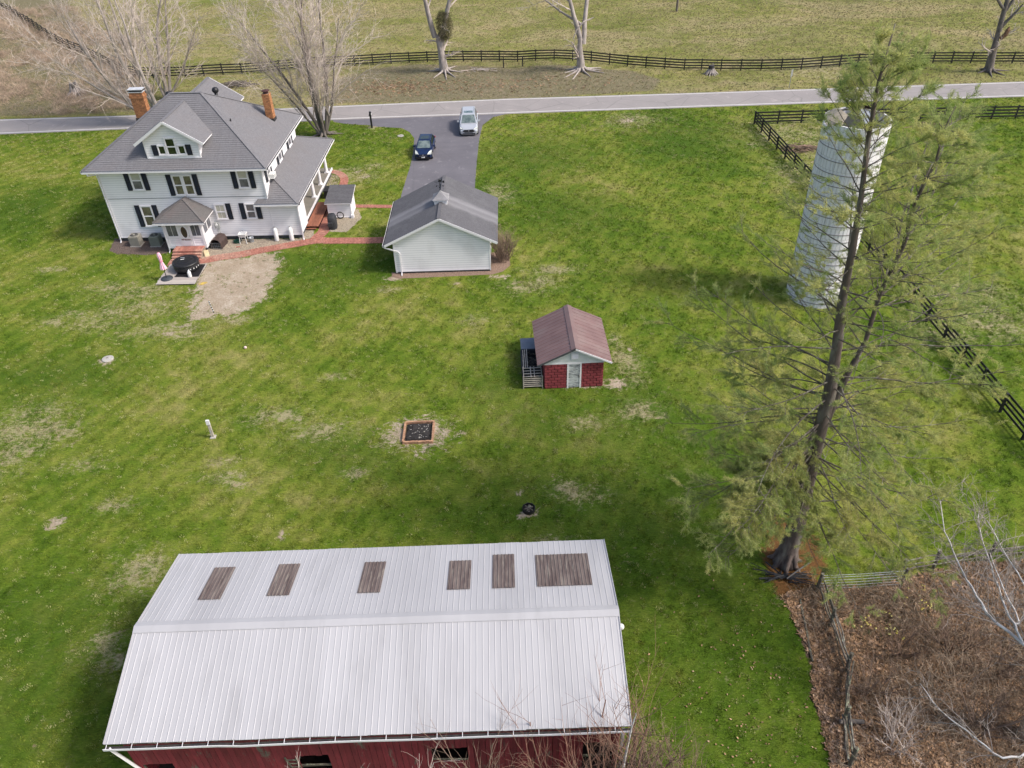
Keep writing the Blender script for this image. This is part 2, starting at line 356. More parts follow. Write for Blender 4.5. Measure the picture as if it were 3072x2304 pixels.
# worn, tan and bare places seen in the lawn
drypts=[(360,940,1.6,.9),(300,970,1.5,.7),(440,925,2,1),(500,990,2.4,.8),(330,860,1.6,.6),(420,880,2,1.0),(560,1000,1.2,.5),(160,965,1,.4),(230,945,1,.4),(140,1290,1.6,.8),(60,1300,2.2,1.2),(110,1240,1.6,.8),(20,1350,1.6,1.4),(180,1300,.9,.5),
 (260,1390,.9,.4),(350,1515,.8,.35),(680,1430,1,.3),(720,1455,.7,.3),(670,1385,.7,.3),(1000,1130,.8,.3),(830,1250,1.5,.6),(960,1290,1.6,.6),(1420,960,1,.4),(1600,850,1.6,.7),(1580,860,1.2,.8),(1660,810,1.6,.6),(1500,590,.9,1.1),(1490,570,.8,1),(1880,1090,.8,1.2),(1850,1040,.5,1),(1900,1140,.7,.4),(1920,1230,1,.6),(1760,1270,.8,.5),(1700,1470,.8,.4),(1760,1490,.9,.4),(1080,530,1.6,.9),(1050,510,1.2,.7),(1120,500,1,.6),(1890,360,2.2,1.4),(2380,400,4,3),(2440,440,3,3),(2420,520,2.5,3),(1640,1640,.8,.4),(430,1720,1.2,.9),(400,1740,1.2,.6),(330,1990,.6,.4),(310,1940,.7,.5),(2900,880,2.5,1.4),(2980,960,3,1.5),(2850,1010,1.5,.8),(1060,1420,.6,.3),(700,960,1.2,.4),(150,810,1,.3),(1270,575,.7,1.2),(1160,870,.8,.3),(2430,215,3,2),(2500,230,3,2)]
for px,py,rx,ry in drypts:
    p=G(px,py); dry=np.maximum(dry,spot(p.x,p.y,rx*2.2,ry*2.4)*.56)
dirt=np.zeros_like(X); dirt=np.maximum(dirt,blur(pip(DIRT,X,Y).astype(float),7)*1.15)
for px,py,rx,ry in [(168,1570,.62,.62),(855,1600,.35,.75),(325,1085,.85,.7),(1258,1300,2.7,2.0),(1258,1300,2.0,1.5),(1590,1540,.75,.5),(1560,1480,.35,.3),(1370,850,.5,.2),(1745,1150,2.6,.7),(1850,1150,.8,.9),(640,1300,.35,.25),(540,980,1.0,.35),(500,1000,.9,.3),(435,1025,.4,.25),(1880,362,1.7,1.0),(1175,835,1.2,.5),(1100,530,1.1,.4),(1070,515,.9,.4),(1890,1050,.3,.6),(860,955,.5,.25),(905,815,.4,.2),(1340,815,3,.35),(1500,830,1,.4)]:
    p=G(px,py); dirt=np.maximum(dirt,spot(p.x,p.y,rx,ry)*.95)
for px,py,rx,ry in [(970,420,1.2,1),(1120,383,1.2,1)]:
    p=G(px,py); dirt=np.maximum(dirt,spot(p.x,p.y,rx,ry)*.7)
litter=blur(pip(LITTER,X,Y).astype(float),2); bank=blur(pip(BANK,X,Y).astype(float),4); brush=blur(pip(BRUSH,X,Y).astype(float),6)
needle=blur(pip(NEEDLES,X,Y).astype(float),2)
lush=np.zeros_like(X)  # deep green lawn patches; pine and building shade partly put into the colour
for px,py,rx,ry in [(1000,800,7,4),(1180,780,3,4),(150,1130,6,3),(1000,1350,4,2),(1250,1420,3.5,1.2),(1150,1380,2,.8),(1900,1250,5,6),(2100,1400,6,5),(2000,1650,5,5),(1650,1250,4,4),(2050,420,8,8),(1500,1150,3,3),(1700,640,6,6),(1450,760,2,4),(900,640,4,3),(2100,2000,5,6),(120,1900,5,4),(60,620,6,6),(1600,470,8,6),(2150,2150,5,7),(1950,1900,3,6),(2300,1800,3,4),(1700,1500,7,4),(2150,1650,6,5),(1500,1560,7,3),(80,2100,6,7),(250,1850,3,3)]:
    p=G(px,py); lush=np.maximum(lush,spot(p.x,p.y,rx,ry))
dry=np.maximum(dry,0)
def setattr_(name,R,Gc,B,A=None):
    at=me.color_attributes.new(name,'FLOAT_COLOR','POINT'); d=np.ones((nx*ny,4),np.float32); d[:,0]=R.ravel(); d[:,1]=Gc.ravel(); d[:,2]=B.ravel(); at.data.foreach_set('color',d.ravel())
setattr_('zone',dry,dirt,litter); setattr_('zone2',needle,lush,np.maximum(bank,brush)); setattr_('zone3',past,bank,brush)
def grass_color(nt,attr=True):
    big=noise(nt,.085,5,.6,dist=.4); mid=noise(nt,.6,5,.65,dist=.3); fine=noise(nt,5,5,.7); 
    v=mapping(nt,(3.5,13,4),(0,0,.35)); fib=noise(nt,1.3,5,.75,v,1.2)
    s=math_(nt,'ADD',math_(nt,'MULTIPLY',big,.55),math_(nt,'MULTIPLY',mid,.45))
    green=ramp(nt,s,[(.34,(.042,.086,.006)),(.45,(.083,.134,.011)),(.54,(.138,.170,.024)),(.64,(.22,.21,.065))])
    green=mixc(nt,1.0,green,ramp(nt,fib,[(.27,(.40,.43,.38)),(.48,(1,1,1)),(.74,(1.95,1.8,1.9))]),'MULTIPLY')
    wv=N(nt,'ShaderNodeTexWave'); wv.inputs['Scale'].default_value=.28; wv.inputs['Distortion'].default_value=3.5; wv.inputs['Detail'].default_value=3; nt.links.new(mapping(nt,(1,1,1),(0,0,.5)),wv.inputs['Vector'])
    green=mixc(nt,1.0,green,ramp(nt,wv.outputs['Fac'],[(.2,(.90,.92,.9)),(.8,(1.09,1.07,1.08))]),'MULTIPLY')
    tan=ramp(nt,fine,[(.3,(.27,.235,.12)),(.7,(.40,.35,.22))])
    return green,tan,s,mid,fine,fib
m,nt,b=node_mat('ground_cover')
green,tan,s_,mid,fine,fib=grass_color(nt)
za=N(nt,'ShaderNodeVertexColor',layer_name='zone'); zb=N(nt,'ShaderNodeVertexColor',layer_name='zone2')
sa=N(nt,'ShaderNodeSeparateColor'); sb=N(nt,'ShaderNodeSeparateColor'); nt.links.new(za.outputs[0],sa.inputs[0]); nt.links.new(zb.outputs[0],sb.inputs[0])
edge=noise(nt,2.2,6,.7); 
def thr(val,width=.18,amp=.75,nz=None):
    """zone value eaten by noise to a ragged edge"""
    t=math_(nt,'ADD',val,math_(nt,'MULTIPLY_ADD',nz or edge,amp,-amp*.5)); mr=nt.nodes.new('ShaderNodeMapRange'); mr.interpolation_type='SMOOTHSTEP'
    nt.links.new(t,mr.inputs[0]); mr.inputs[1].default_value=.5-width; mr.inputs[2].default_value=.5+width; return mr.outputs[0]
zc=N(nt,'ShaderNodeVertexColor',layer_name='zone3'); sc=N(nt,'ShaderNodeSeparateColor'); nt.links.new(zc.outputs[0],sc.inputs[0])
lush_shade_c=mixc(nt,math_(nt,'MULTIPLY',sb.outputs[1],.6),green,mixc(nt,1.0,(.040,.084,.007),ramp(nt,fib,[(.25,(.5,.5,.5)),(.75,(1.6,1.6,1.6))]),'MULTIPLY'))  # deeper green, with some cast shade and edge falloff held in the colour
broad=noise(nt,.055,5,.7,mapping(nt,(1,1.7,1),loc=(3,9,0)),.8)
ps=math_(nt,'ADD',math_(nt,'MULTIPLY',broad,.7),math_(nt,'MULTIPLY',mid,.3))
pasture=mixc(nt,1.0,ramp(nt,ps,[(.37,(.135,.145,.035)),(.45,(.215,.195,.07)),(.51,(.28,.235,.115)),(.58,(.36,.27,.175))]),ramp(nt,fib,[(.2,(.8,.81,.79)),(.8,(1.2,1.19,1.2))]),'MULTIPLY')
patches=noise(nt,.9,9,.78,dist=1.2)
patch2=noise(nt,3.2,7,.8,mapping(nt,(1,1.6,1)),1.0)
pz=math_(nt,'ADD',math_(nt,'MULTIPLY',patches,.6),math_(nt,'MULTIPLY',patch2,.4))
c=mixc(nt,math_(nt,'MULTIPLY',sc.outputs[0],1.0,clamp=True),lush_shade_c,pasture)
# ragged worn places: zone value pushes a noise over its threshold
def ragged(val,lo_=.60,k=.26,w_=.05,nz=None):
    t=math_(nt,'MULTIPLY_ADD',val,k,nz or pz); mr=nt.nodes.new('ShaderNodeMapRange'); mr.interpolation_type='SMOOTHSTEP'; nt.links.new(t,mr.inputs[0]); mr.inputs[1].default_value=lo_; mr.inputs[2].default_value=lo_+w_*2; return mr.outputs[0]
c=mixc(nt,math_(nt,'MULTIPLY',ragged(sa.outputs[0]),.85),c,tan)
c=mixc(nt,math_(nt,'MULTIPLY',ragged(sa.outputs[0],.555,.2,.07,patch2),.35),c,tan)
dirtc=ramp(nt,math_(nt,'ADD',math_(nt,'MULTIPLY',noise(nt,7,6,.75),.5),math_(nt,'MULTIPLY',noise(nt,.75,7,.75,None,.6),.5)),[(.3,(.22,.165,.105)),(.5,(.37,.30,.22)),(.62,(.50,.43,.35)),(.72,(.68,.62,.56))])
dirtc=mixc(nt,ragged(sa.outputs[1],.70,.02,.04,noise(nt,1.3,7,.8)),dirtc,green)
c=mixc(nt,ragged(sa.outputs[1],.72,.44,.06,math_(nt,'MULTIPLY_ADD',pz,2.4,-.70)),c,dirtc)
litc=ramp(nt,noise(nt,9,6,.8),[(.3,(.035,.026,.02)),(.48,(.10,.066,.05)),(.6,(.18,.12,.09)),(.72,(.27,.19,.14))])
c=mixc(nt,thr(sa.outputs[2],.1,.8),c,litc)
bankc=ramp(nt,noise(nt,2.5,6,.75),[(.3,(.085,.08,.045)),(.5,(.16,.14,.09)),(.66,(.235,.19,.135))])
c=mixc(nt,math_(nt,'MULTIPLY',thr(sb.outputs[2],.3,1.1),.85),c,bankc)
nedc=ramp(nt,noise(nt,8,5,.7),[(.3,(.09,.035,.018)),(.7,(.21,.085,.04))])
c=mixc(nt,math_(nt,'MULTIPLY',ragged(sb.outputs[0],.72,.62,.1,math_(nt,'MULTIPLY_ADD',pz,2.4,-.70)),.85),c,nedc)
nt.links.new(c,b.inputs['Base Color']); b.inputs['Roughness'].default_value=.95; b.inputs['Specular IOR Level'].default_value=.1
bump(nt,b,math_(nt,'ADD',fib,math_(nt,'MULTIPLY',fine,.6)),.8,.08)
me.materials.append(m); ground=bpy.data.objects.new('ground',me); COL.objects.link(ground); tag(ground,kind='structure')
# road and driveway
def asphalt(name,a,b_,crack,patch):
    m,nt,b=node_mat(name); f=noise(nt,.35,5,.6); col=ramp(nt,f,[(.35,a),(.65,b_)])
    l=noise(nt,1.5,4,.6,mapping(nt,(.12,1.1,1))); col=mixc(nt,math_(nt,'MULTIPLY',l,.35),col,patch)
    vo=nt.nodes.new('ShaderNodeTexVoronoi'); vo.feature='DISTANCE_TO_EDGE'; vo.inputs['Scale'].default_value=.22
    nt.links.new(mixc(nt,.1,mapping(nt,(1,1,1)),nt.nodes.new('ShaderNodeTexNoise').outputs['Color']),vo.inputs['Vector'])
    sp_=noise(nt,1.1,5,.7,mapping(nt,loc=(5,2,0)),.5); col=mixc(nt,math_(nt,'MULTIPLY',ramp(nt,sp_,[(.58,(0,0,0)),(.70,(1,1,1))]),.8),col,tuple(x*1.25 for x in patch))
    cr=ramp(nt,vo.outputs['Distance'],[(.0,(1,1,1)),(.012,(0,0,0))]); col=mixc(nt,math_(nt,'MULTIPLY',cr,crack),col,(.03,.03,.03))
    g=noise(nt,45,3,.7); col=mixc(nt,.25,col,ramp(nt,g,[(.3,tuple(x*.6 for x in a)),(.7,tuple(x*1.5 for x in a))]))
    nt.links.new(col,b.inputs['Base Color']); b.inputs['Roughness'].default_value=.85; bump(nt,b,g,.3,.01); return m
def strip(A,B,z,name,mt,parent=None,sub=6):
    mb=MB(); P=[];Q=[]
    for i in range(len(A)-1):
        for k in range(sub): P.append(A[i].lerp(A[i+1],k/sub)); Q.append(B[i].lerp(B[i+1],k/sub))
    P.append(A[-1]);Q.append(B[-1])
    vs=[Vector((p.x,p.y,z)) for p in P]+[Vector((p.x,p.y,z)) for p in Q]; n=len(P)
    mb.add(vs,[(n+i,n+i+1,i+1,i) for i in range(n-1)]); return mb.build(name,mt,parent)
def off(L,d): return [Vector((p.x,p.y+d,0)) for p in L]
road=strip(off(roadN,.35),off(roadS,-.45),.016,'road',asphalt('road_asphalt',(.265,.243,.232),(.215,.198,.19),.4,(.30,.265,.25))); tag(road,kind='structure')
LINE=mat('road_paint',(.72,.71,.68),(.6,.58,.55),6,.6)
strip(off(roadN,.07),off(roadN,-.07),.021,'road_line',LINE,road); strip(off(roadS,.07),off(roadS,-.07),.021,'road_line',LINE,road)
me2=MB().poly([(p[0],p[1],.011) for p in DRIVE]); drv=me2.build('driveway',asphalt('driveway_asphalt',(.125,.118,.132),(.088,.083,.095),.2,(.20,.19,.20))); tag(drv,kind='structure')
# worn white stains on driveway
for nm,poly,c1,c2,lab in (('gravel_bed',GRAVEL,(.36,.31,.24),(.22,.18,.14),None),('mulch_bed',MULCH,(.15,.115,.10),(.09,.07,.06),None),('gravel_strip',GRAVEL2,(.36,.31,.23),(.25,.21,.15),None)):
    JP=[]
    for i_ in range(len(poly)):
        a_,b_=poly[i_],poly[(i_+1)%len(poly)]; n_=max(1,int((b_-a_).length/.18))
        for k_ in range(n_): q_=a_.lerp(b_,k_/n_); JP.append(q_+Vector((random.uniform(-.07,.07),random.uniform(-.07,.07),0)))
    o=MB().poly([(p.x,p.y,.006) for p in JP]).build(nm,mat(nm,c1,c2,14,.95,.8,18)); tag(o,kind='structure')
gb=MB().poly([(x,y,.007) for x,y in ((-9.0,53.0),(-8.9,52.25),(-8.3,51.95),(-1.2,52.1),(-.4,52.5),(.2,53.4),(.1,55.5),(-1.3,55.6),(-1.3,52.8),(-8.6,52.9))]).build('garden_bed',mat('garden_bed',(.27,.18,.13),(.17,.12,.09),12,.95,.8,18)); tag(gb,kind='structure')
# brick walks: rows of real pavers joined
def brick_walk(name,line,width,z=.03,rows=.098,bl=.2,parent=None):
    mb=MB(); bed=MB(); L=[Vector((p[0],p[1],0)) for p in line]; d=0; S=[0]
    for i in range(len(L)-1): S.append(S[-1]+(L[i+1]-L[i]).length)
    def at(t):
        for i in range(len(L)-1):
            if t<=S[i+1] or i==len(L)-2:
                k=(t-S[i])/(S[i+1]-S[i]); return L[i].lerp(L[i+1],k),(L[i+1]-L[i]).normalized()
    nrow=int(S[-1]/rows); nb=max(1,round(width/bl))
    pv=None
    for r_ in range(nrow):
        p,t=at((r_+.5)*rows); sd=Vector((-t.y,t.x,0)); R_=Matrix((( t.x,sd.x,0,p.x),(t.y,sd.y,0,p.y),(0,0,1,0),(0,0,0,1)))
        for j in range(nb):
            y0=-width/2+j*width/nb+random.uniform(-.006,.006); zz=z+random.uniform(-.007,.006)
            vs=[R_@Vector((sx*(rows/2-.006),yy,q)) for q in (0,zz) for sx,yy in ((-1,y0+.005),(1,y0+.005),(1,y0+width/nb-.005),(-1,y0+width/nb-.005))]
            mb.add(vs,[(4,5,6,7),(0,1,5,4),(1,2,6,5),(2,3,7,6),(3,0,4,7)])
        e=(p+sd*(width/2),p-sd*(width/2))
        if pv: bed.poly([(pv[0].x,pv[0].y,.017),(pv[1].x,pv[1].y,.017),(e[1].x,e[1].y,.017),(e[0].x,e[0].y,.017)])
        pv=e
    o=bed.build(name,M['mortar']); tag(o,kind='structure'); q=mb.build('brick_rows',M['paver'],o); tag(q,kind='stuff'); return o
def HL(pts): return [H(u,n) for u,n in pts]
brick_walk('brick_path',HL([(5.3,-3.75),(7.7,-3.62),(9.3,-3.0),(10.8,-2.62),(12.2,-2.0),(13.7,-1.42),(15.3,-.85),(16.4,-.45),(17.3,-.42)]),1.05)
brick_walk('brick_path',HL([(16.35,-.2),(16.75,1.1)])+[H(16.72,5.9)],.95,z=.045)
brick_walk('brick_path',HL([(17.2,-.52),(19,-.55),(20.7,-.6)])+[Vector((-8.85,58.35,0))],1.05,z=.036)
brick_walk('brick_path',HL([(17.6,6.1),(20.0,5.95)])+[Vector((-8.85,64.6,0))],.62)
brick_walk('brick_path',HL([(14.3,13.95),(14.9,13.95),(15.5,13.7),(16.0,13.2),(16.4,12.5),(16.6,11.7),(16.65,10.8),(16.6,9.3),(16.6,7.2)]),.78)
# pebbles on the beds, and small stones (joined)
def stones(name,poly,n,mt,smin=.015,smax=.04,z=.006):
    mb=MB(); P=[(p[0],p[1]) for p in poly]; xa=[p[0] for p in P]; ya=[p[1] for p in P]; c=0
    while c<n:
        x=random.uniform(min(xa),max(xa)); y=random.uniform(min(ya),max(ya))
        if not pip(P,np.array([x]),np.array([y]))[0]: continue
        s=random.uniform(smin,smax); a=random.random()*6.28; M_=Matrix.Translation((x,y,z+s*.3))@Matrix.Rotation(a,4,'Z')@Matrix.Diagonal((s,s*random.uniform(.6,1),s*.6,1))
        mb.add([M_@Vector(v) for v in ((1,0,0),(0,1,0),(-1,0,0),(0,-1,0),(0,0,1),(0,0,-1))],[(0,1,4),(1,2,4),(2,3,4),(3,0,4)]); c+=1
    return tag(mb.build(name,mt),kind='stuff')
PEB=mat('pebble',(.46,.39,.29),(.24,.19,.15),5,.9,island=.45)
stones('pebbles',GRAVEL,6500,PEB); stones('pebbles',GRAVEL2,2600,PEB); stones('bark_chips',MULCH,3500,mat('bark_chip',(.17,.12,.10),(.10,.07,.055),5,.9,island=.4))
stones('pebbles',[H(*p) for p in ((15,9.5),(16.1,9.5),(16.1,12),(15.6,13.0),(15,13.3))],1400,PEB)
stones('pebbles',[(-9.0,53.0),(-8.9,52.3),(-8.3,52.0),(-1.2,52.15),(-.4,52.5),(.1,55.4),(-1.25,55.5),(-1.25,52.75),(-8.5,52.8)],1500,mat('reddish_pebble',(.34,.24,.19),(.22,.15,.11),5,.9,island=.4))
stones('pebbles',[(p[0],p[1]) for p in DIRT],900,mat('chalk_stone',(.62,.56,.48),(.36,.30,.24),5,.9,island=.4),.01,.035,.0)
# ---------------------------------------------------------------- farmhouse
house=empty('farmhouse',HO,HR,'large white clapboard farmhouse with grey hipped roof, dormer, black shutters and side porch','house')
def hp(mb,name,mt,sm=False): return mb.build(name,mt,house,smoothf=sm)
Z3=Vector((0,0,1)); W=13.06; D=10.8; ZE=6.32
def wallrect(mb,p0,p1,z0,z1,nrm,course=.19,lip=.010): 
    p0=Vector(p0);p1=Vector(p1); mb.lap([(p0.x,p0.y,z0),(p1.x,p1.y,z0),(p1.x,p1.y,z1),(p0.x,p0.y,z1)],Z3,nrm,course,lip)
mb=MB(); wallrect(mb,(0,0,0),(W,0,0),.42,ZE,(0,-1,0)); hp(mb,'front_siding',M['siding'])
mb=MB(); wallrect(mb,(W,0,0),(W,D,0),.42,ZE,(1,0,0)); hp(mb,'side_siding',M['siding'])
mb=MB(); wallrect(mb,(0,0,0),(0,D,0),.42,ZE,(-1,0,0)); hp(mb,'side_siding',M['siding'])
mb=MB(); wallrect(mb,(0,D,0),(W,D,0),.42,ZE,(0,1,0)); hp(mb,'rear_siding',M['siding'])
hp(MB().box(.1,W-.1,.1,D-.1,0,6.3),'foundation',M['foundation'])
hp(MB().box(W+.1,15.2,.12,2.0,0,.5),'foundation',M['foundation'])
# belt seam and corner boards
hp(MB().box(0.1,W-.1,-.034,-.01,3.83,3.86),'belt_seam',M['foundation'])
for (x,y) in ((0,0),(W,0),(W,D),(0,D)):
    sx=-1 if x==0 else 1; sy=-1 if y==0 else 1
    hp(MB().box(min(x-sx*.1,x+sx*.028),max(x-sx*.1,x+sx*.028),min(y-sy*.1,y+sy*.028),max(y-sy*.1,y+sy*.028),.38,ZE),'corner_board',M['trim'])
# sill trim
hp(MB().box(-.03,W+.03,-.035,.0,.36,.425),'sill_trim',M['trim'])
# main roof
E0,E1,F0,F1=-.85,13.78,-.62,11.42; ZR=10.42; ez=6.42; pit=(ZR-ez)/((F1-F0)/2); cy=(F0+F1)/2; rx0=E0+(ZR-ez)/pit; rx1=E1-(ZR-ez)/pit
P=dict(a=(E0,F0,ez),b=(E1,F0,ez),c=(E1,F1,ez),d=(E0,F1,ez),r=(rx0,cy,ZR),s=(rx1,cy,ZR))
P={k:Vector(v) for k,v in P.items()}
def roofplane(mb,poly,course=.2,lip=.022):
    a,b,c=[Vector(p) for p in poly[:3]]; n_=(b-a).cross(c-a).normalized()
    if n_.z<0:n_=-n_
    up=(Z3-n_*n_.z).normalized(); mb.lap(poly,up,n_,course,lip,.03)
mb=MB(); 
for f in ('abs r','bcs','cdrs','dar'):
    f=f.replace(' ',''); roofplane(mb,[P[k] for k in f])
hp(mb,'roof',M['shingle'])
mb=MB()
for f in ('absr','bcs','cdrs','dar'): mb.slab([P[k] for k in f],(0,0,-.10))
hp(mb,'fascia',M['trim'])
mb=MB()
for a_,b_ in (('a','r'),('b','s'),('c','s'),('d','r'),('r','s')): mb.bar(P[a_]+Vector((0,0,.05)),P[b_]+Vector((0,0,.05)),.26,.035)
hp(mb,'hip_cap',M['shingle'])
hp(MB().box(E0+.1,E1-.1,F0+.1,F1-.1,6.3,6.33),'soffit',M['trim'])
# gutters
def gutter(par,a,b,side,name='gutter'):
    a=Vector(a);b=Vector(b);s=Vector(side)
    mb=MB(); mb.slab([a+s*.13,b+s*.13,b+s*.145,a+s*.145],(0,0,-.13)); mb.slab([a,b,b+s*.13,a+s*.13],(0,0,.012)) ; mb.v=[(x,y,z) for x,y,z in mb.v]
    for i in range(8,16): x,y,z=mb.v[i]; mb.v[i]=(x,y,z-.13)
    o=mb.build(name,M['trim'],par); q=MB().slab([a+Vector((0,0,-.03)),b+Vector((0,0,-.03)),b+s*.13+Vector((0,0,-.03)),a+s*.13+Vector((0,0,-.03))],(0,0,-.01)).build('gutter_trough',M['gutter_dark'],o); return o
gutter(house,(E0,F0,ez-.02),(E1,F0,ez-.02),(0,-1,0)); gutter(house,(E1,F0,ez-.02),(E1,F1,ez-.02),(1,0,0)); gutter(house,(E0,F0,ez-.02),(E0,F1,ez-.02),(-1,0,0))
def downspout(par,pts,name='downspout',w_=.075):
    mb=MB()
    for a_,b_ in zip(pts[:-1],pts[1:]): mb.bar(a_,b_,w_,w_,(0,1,0))
    return mb.build(name,M['trim'],par)
downspout(house,[(-.45,F0-.08,6.3),(-.45,F0-.08,6.12),(-.06,-.1,5.95),(-.06,-.1,.1),(-.05,-.3,.05)])
downspout(house,[(13.3,F0-.05,6.3),(13.12,-.08,5.95),(13.14,-.08,3.75)])
# windows
def window(par,c,w_,h_,nrm='S',split=.5,up=None,lo=None,frame=.09,shut=(0,0),mull=0,depth=.05):
    """c = bottom centre on wall; built facing -y then turned"""
    u,n,z=c; R_={'S':0,'E':math.pi/2,'W':-math.pi/2,'N':math.pi}[nrm]
    Mx=Matrix.Translation((u,n,z))@Matrix.Rotation(R_,4,'Z')
    fr=MB(); x0,x1=-w_/2,w_/2
    fr.box(x0,x0+frame,-depth-.03,0,0,h_); fr.box(x1-frame,x1,-depth-.03,0,0,h_); fr.box(x0+frame,x1-frame,-depth-.03,0,h_-frame,h_); fr.box(x0-.04,x1+.04,-depth-.05,0,-.06,.05)
    root=fr.xf(Mx).build('window',M['trim'],par)
    iw=w_-2*frame; zi0=.05; zi1=h_-frame; zm=zi0+(zi1-zi0)*split
    sh=MB(); t=.045
    for (a_,b_,dd) in ((zi0,zm,.0),(zm,zi1,-.012)):
        y0,y1=-depth-.012+dd*-1-.004,-.02
        sh.box(-iw/2,-iw/2+t,y0,y1,a_,b_); sh.box(iw/2-t,iw/2,y0,y1,a_,b_); sh.box(-iw/2+t,iw/2-t,y0,y1,a_,a_+t); sh.box(-iw/2+t,iw/2-t,y0,y1,b_-t,b_)
    if mull:
        sh.box(-.012,.012,-depth+.0,-.03,zi0+t,zm-t); sh.box(-.012,.012,-depth,-.03,zm+t,zi1-t)
    sh.xf(Mx).build('sash',M['trim'],root)
    for (a_,b_,g_) in ((zi0,zm,lo or M['glass']),(zm,zi1,up or M['glass'])):
        MB().box(-iw/2+t,iw/2-t,-.04,-.03,a_+t,b_-t).xf(Mx).build('pane',g_,root)
    for s,on in ((-1,shut[0]),(1,shut[1])):
        if not on: continue
        mb=MB(); a_=s*(w_/2+.035); b_=s*(w_/2+.035+on); lo_,hi_=min(a_,b_),max(a_,b_)
        mb.box(lo_,lo_+.05,-.06,-.018,-.04,h_+.02); mb.box(hi_-.05,hi_,-.06,-.018,-.04,h_+.02)
        for q0,q1 in ((-.04,.04),(h_*.42,h_*.42+.07),(h_-.06,h_+.02)): mb.box(lo_+.05,hi_-.05,-.058,-.018,q0,q1)
        k=0; zz=.05
        while zz<h_-.08:
            if not (h_*.42-.03<zz<h_*.42+.07): mb.slab([(lo_+.05,-.054,zz),(hi_-.05,-.054,zz),(hi_-.05,-.026,zz+.045),(lo_+.05,-.026,zz+.045)],(0,.005,.008))
            zz+=.06
        mb.box(lo_+.05,hi_-.05,-.026,-.018,.04,h_-.06)
        mb.xf(Mx).build('shutter',M['shutter'],par)
    return root
SH=.40
window(house,(2.95,-.02,4.58),.96,1.64,up=M['blind'],lo=M['glass_grey'],shut=(SH,SH))
window(house,(6.22,-.02,4.08),.82,1.72,shut=(SH,0),lo=M['glass']); window(house,(7.05,-.02,4.08),.82,1.72,shut=(0,SH),lo=M['glass'])
window(house,(11.53,-.02,4.58),.94,1.64,up=M['blind'],lo=M['glass_grey'],shut=(SH,SH))
window(house,(2.95,-.02,1.40),.96,1.84,shut=(SH,SH))
window(house,(9.04,-.02,1.92),.92,1.34,shut=(0,SH),up=M['blind'],lo=M['blind'],mull=1)
window(house,(11.5,-.02,1.92),.86,1.34,shut=(SH,SH),up=M['glass_grey'],lo=M['glass_grey'])
for n_ in (1.55,5.15,8.55): window(house,(W+.02,n_,4.72),.95,1.42,'E',shut=(SH,SH),up=M['glass_grey'],lo=M['glass_grey'])
for n_ in (2.5,8.0):
    for z_ in (1.4,4.5): window(house,(-.02,n_,z_),.95,1.6,'W',shut=(SH,SH))
for u_ in (2.5,6.5,10.5): window(house,(u_,D+.02,4.5),.95,1.6,'N',shut=(SH,SH))
for n_ in (4.0,7.6): window(house,(W+.02,n_,1.4),.95,1.5,'E',shut=(0,0))
# porch door
mb=MB().box(W,W+.06,9.3,10.25,.6,2.7); hp(mb,'porch_door',M['shutter'])
# window air conditioner
ac=empty('window_air_conditioner',HM@Vector((W+.02,1.6,4.75)),HR,'small white air conditioner sticking out of upstairs side window above porch roof','air conditioner')
MB().bev(.04,.5,-.32,.32,-.02,.38,.03).build('casing',M['white'],ac)
mb=MB(); [mb.box(.5,.512,-.27,.27,.04+.05*i,.065+.05*i) for i in range(6)]; mb.build('grille',M['meter'],ac)
# dormers
def dormer(sgn,n0):
    """gabled dormer facing -n (sgn=-1) or +n"""
    uc,hw,zb,ze,zr=6.42,2.08,7.07,8.28,10.02; ov=.62
    f=lambda u,n,z:Vector((u,n,z)); rise=(zr-ze)/(hw+ov)
    zw=zr-(hw)*rise-.02
    front=[f(uc-hw,n0,zb),f(uc+hw,n0,zb),f(uc+hw,n0,zw),f(uc,n0,zr-.06),f(uc-hw,n0,zw)]
    mb=MB().lap(front,Z3,(0,sgn,0),.19,.010); hp(mb,'dormer_siding',M['siding'])
    # cheeks
    back=(lambda z:(F0+(z-ez)/pit) if sgn<0 else (F1-(z-ez)/pit))
    for s in (-1,1):
        u=uc+s*hw; mb=MB().lap([f(u,n0,zb-.02),f(u,back(zw),zw),f(u,n0,zw)],Z3,(s,0,0),.18,.01); hp(mb,'dormer_cheek',M['siding'])
        hp(MB().box(u-.06,u+.06,n0-.03,n0+.06,zb-.05,zw),'dormer_corner_board',M['trim'])
    hp(MB().box(uc-hw,uc+hw,n0+sgn*.03-.02,n0+sgn*.03+.02,zb-.12,zb+.04),'dormer_sill',M['trim'])
    nf=n0+sgn*.36
    for s in (-1,1):
        ue=uc+s*(hw+ov); poly=[f(ue,nf,ze),f(uc,nf,zr),f(uc,back(zr),zr),f(ue,back(ze),ze)]
        mb=MB(); roofplane(mb,poly,.2,.022); hp(mb,'dormer_roof',M['shingle'])
        hp(MB().slab(poly,(0,0,-.09)),'dormer_fascia',M['trim'])
        hp(MB().bar(f(ue,nf+sgn*.02,ze-.05),f(uc,nf+sgn*.02,zr-.05),.04,.2,(0,0,1)),'rake_board',M['trim'])
    hp(MB().bar(f(uc,nf,zr+.05),f(uc,back(zr),zr+.05),.24,.03),'ridge_cap',M['shingle'])
dormer(-1,.26); dormer(1,D-.26)
window(house,(6.42,.25,7.28),.86,1.42,up=M['glass_dark'],lo=M['glass_dark'],frame=.08)
for s in (-1,1):
    window(house,(6.42+s*.78,.25,7.32),.62,.78,split=.02,up=M['glass_dark'],lo=M['glass_dark'],frame=.06,shut=(.42 if s<0 else 0,.42 if s>0 else 0))
window(house,(6.42,D-.25,7.3),.86,1.3,'N',up=M['glass_dark'],lo=M['glass_dark'])
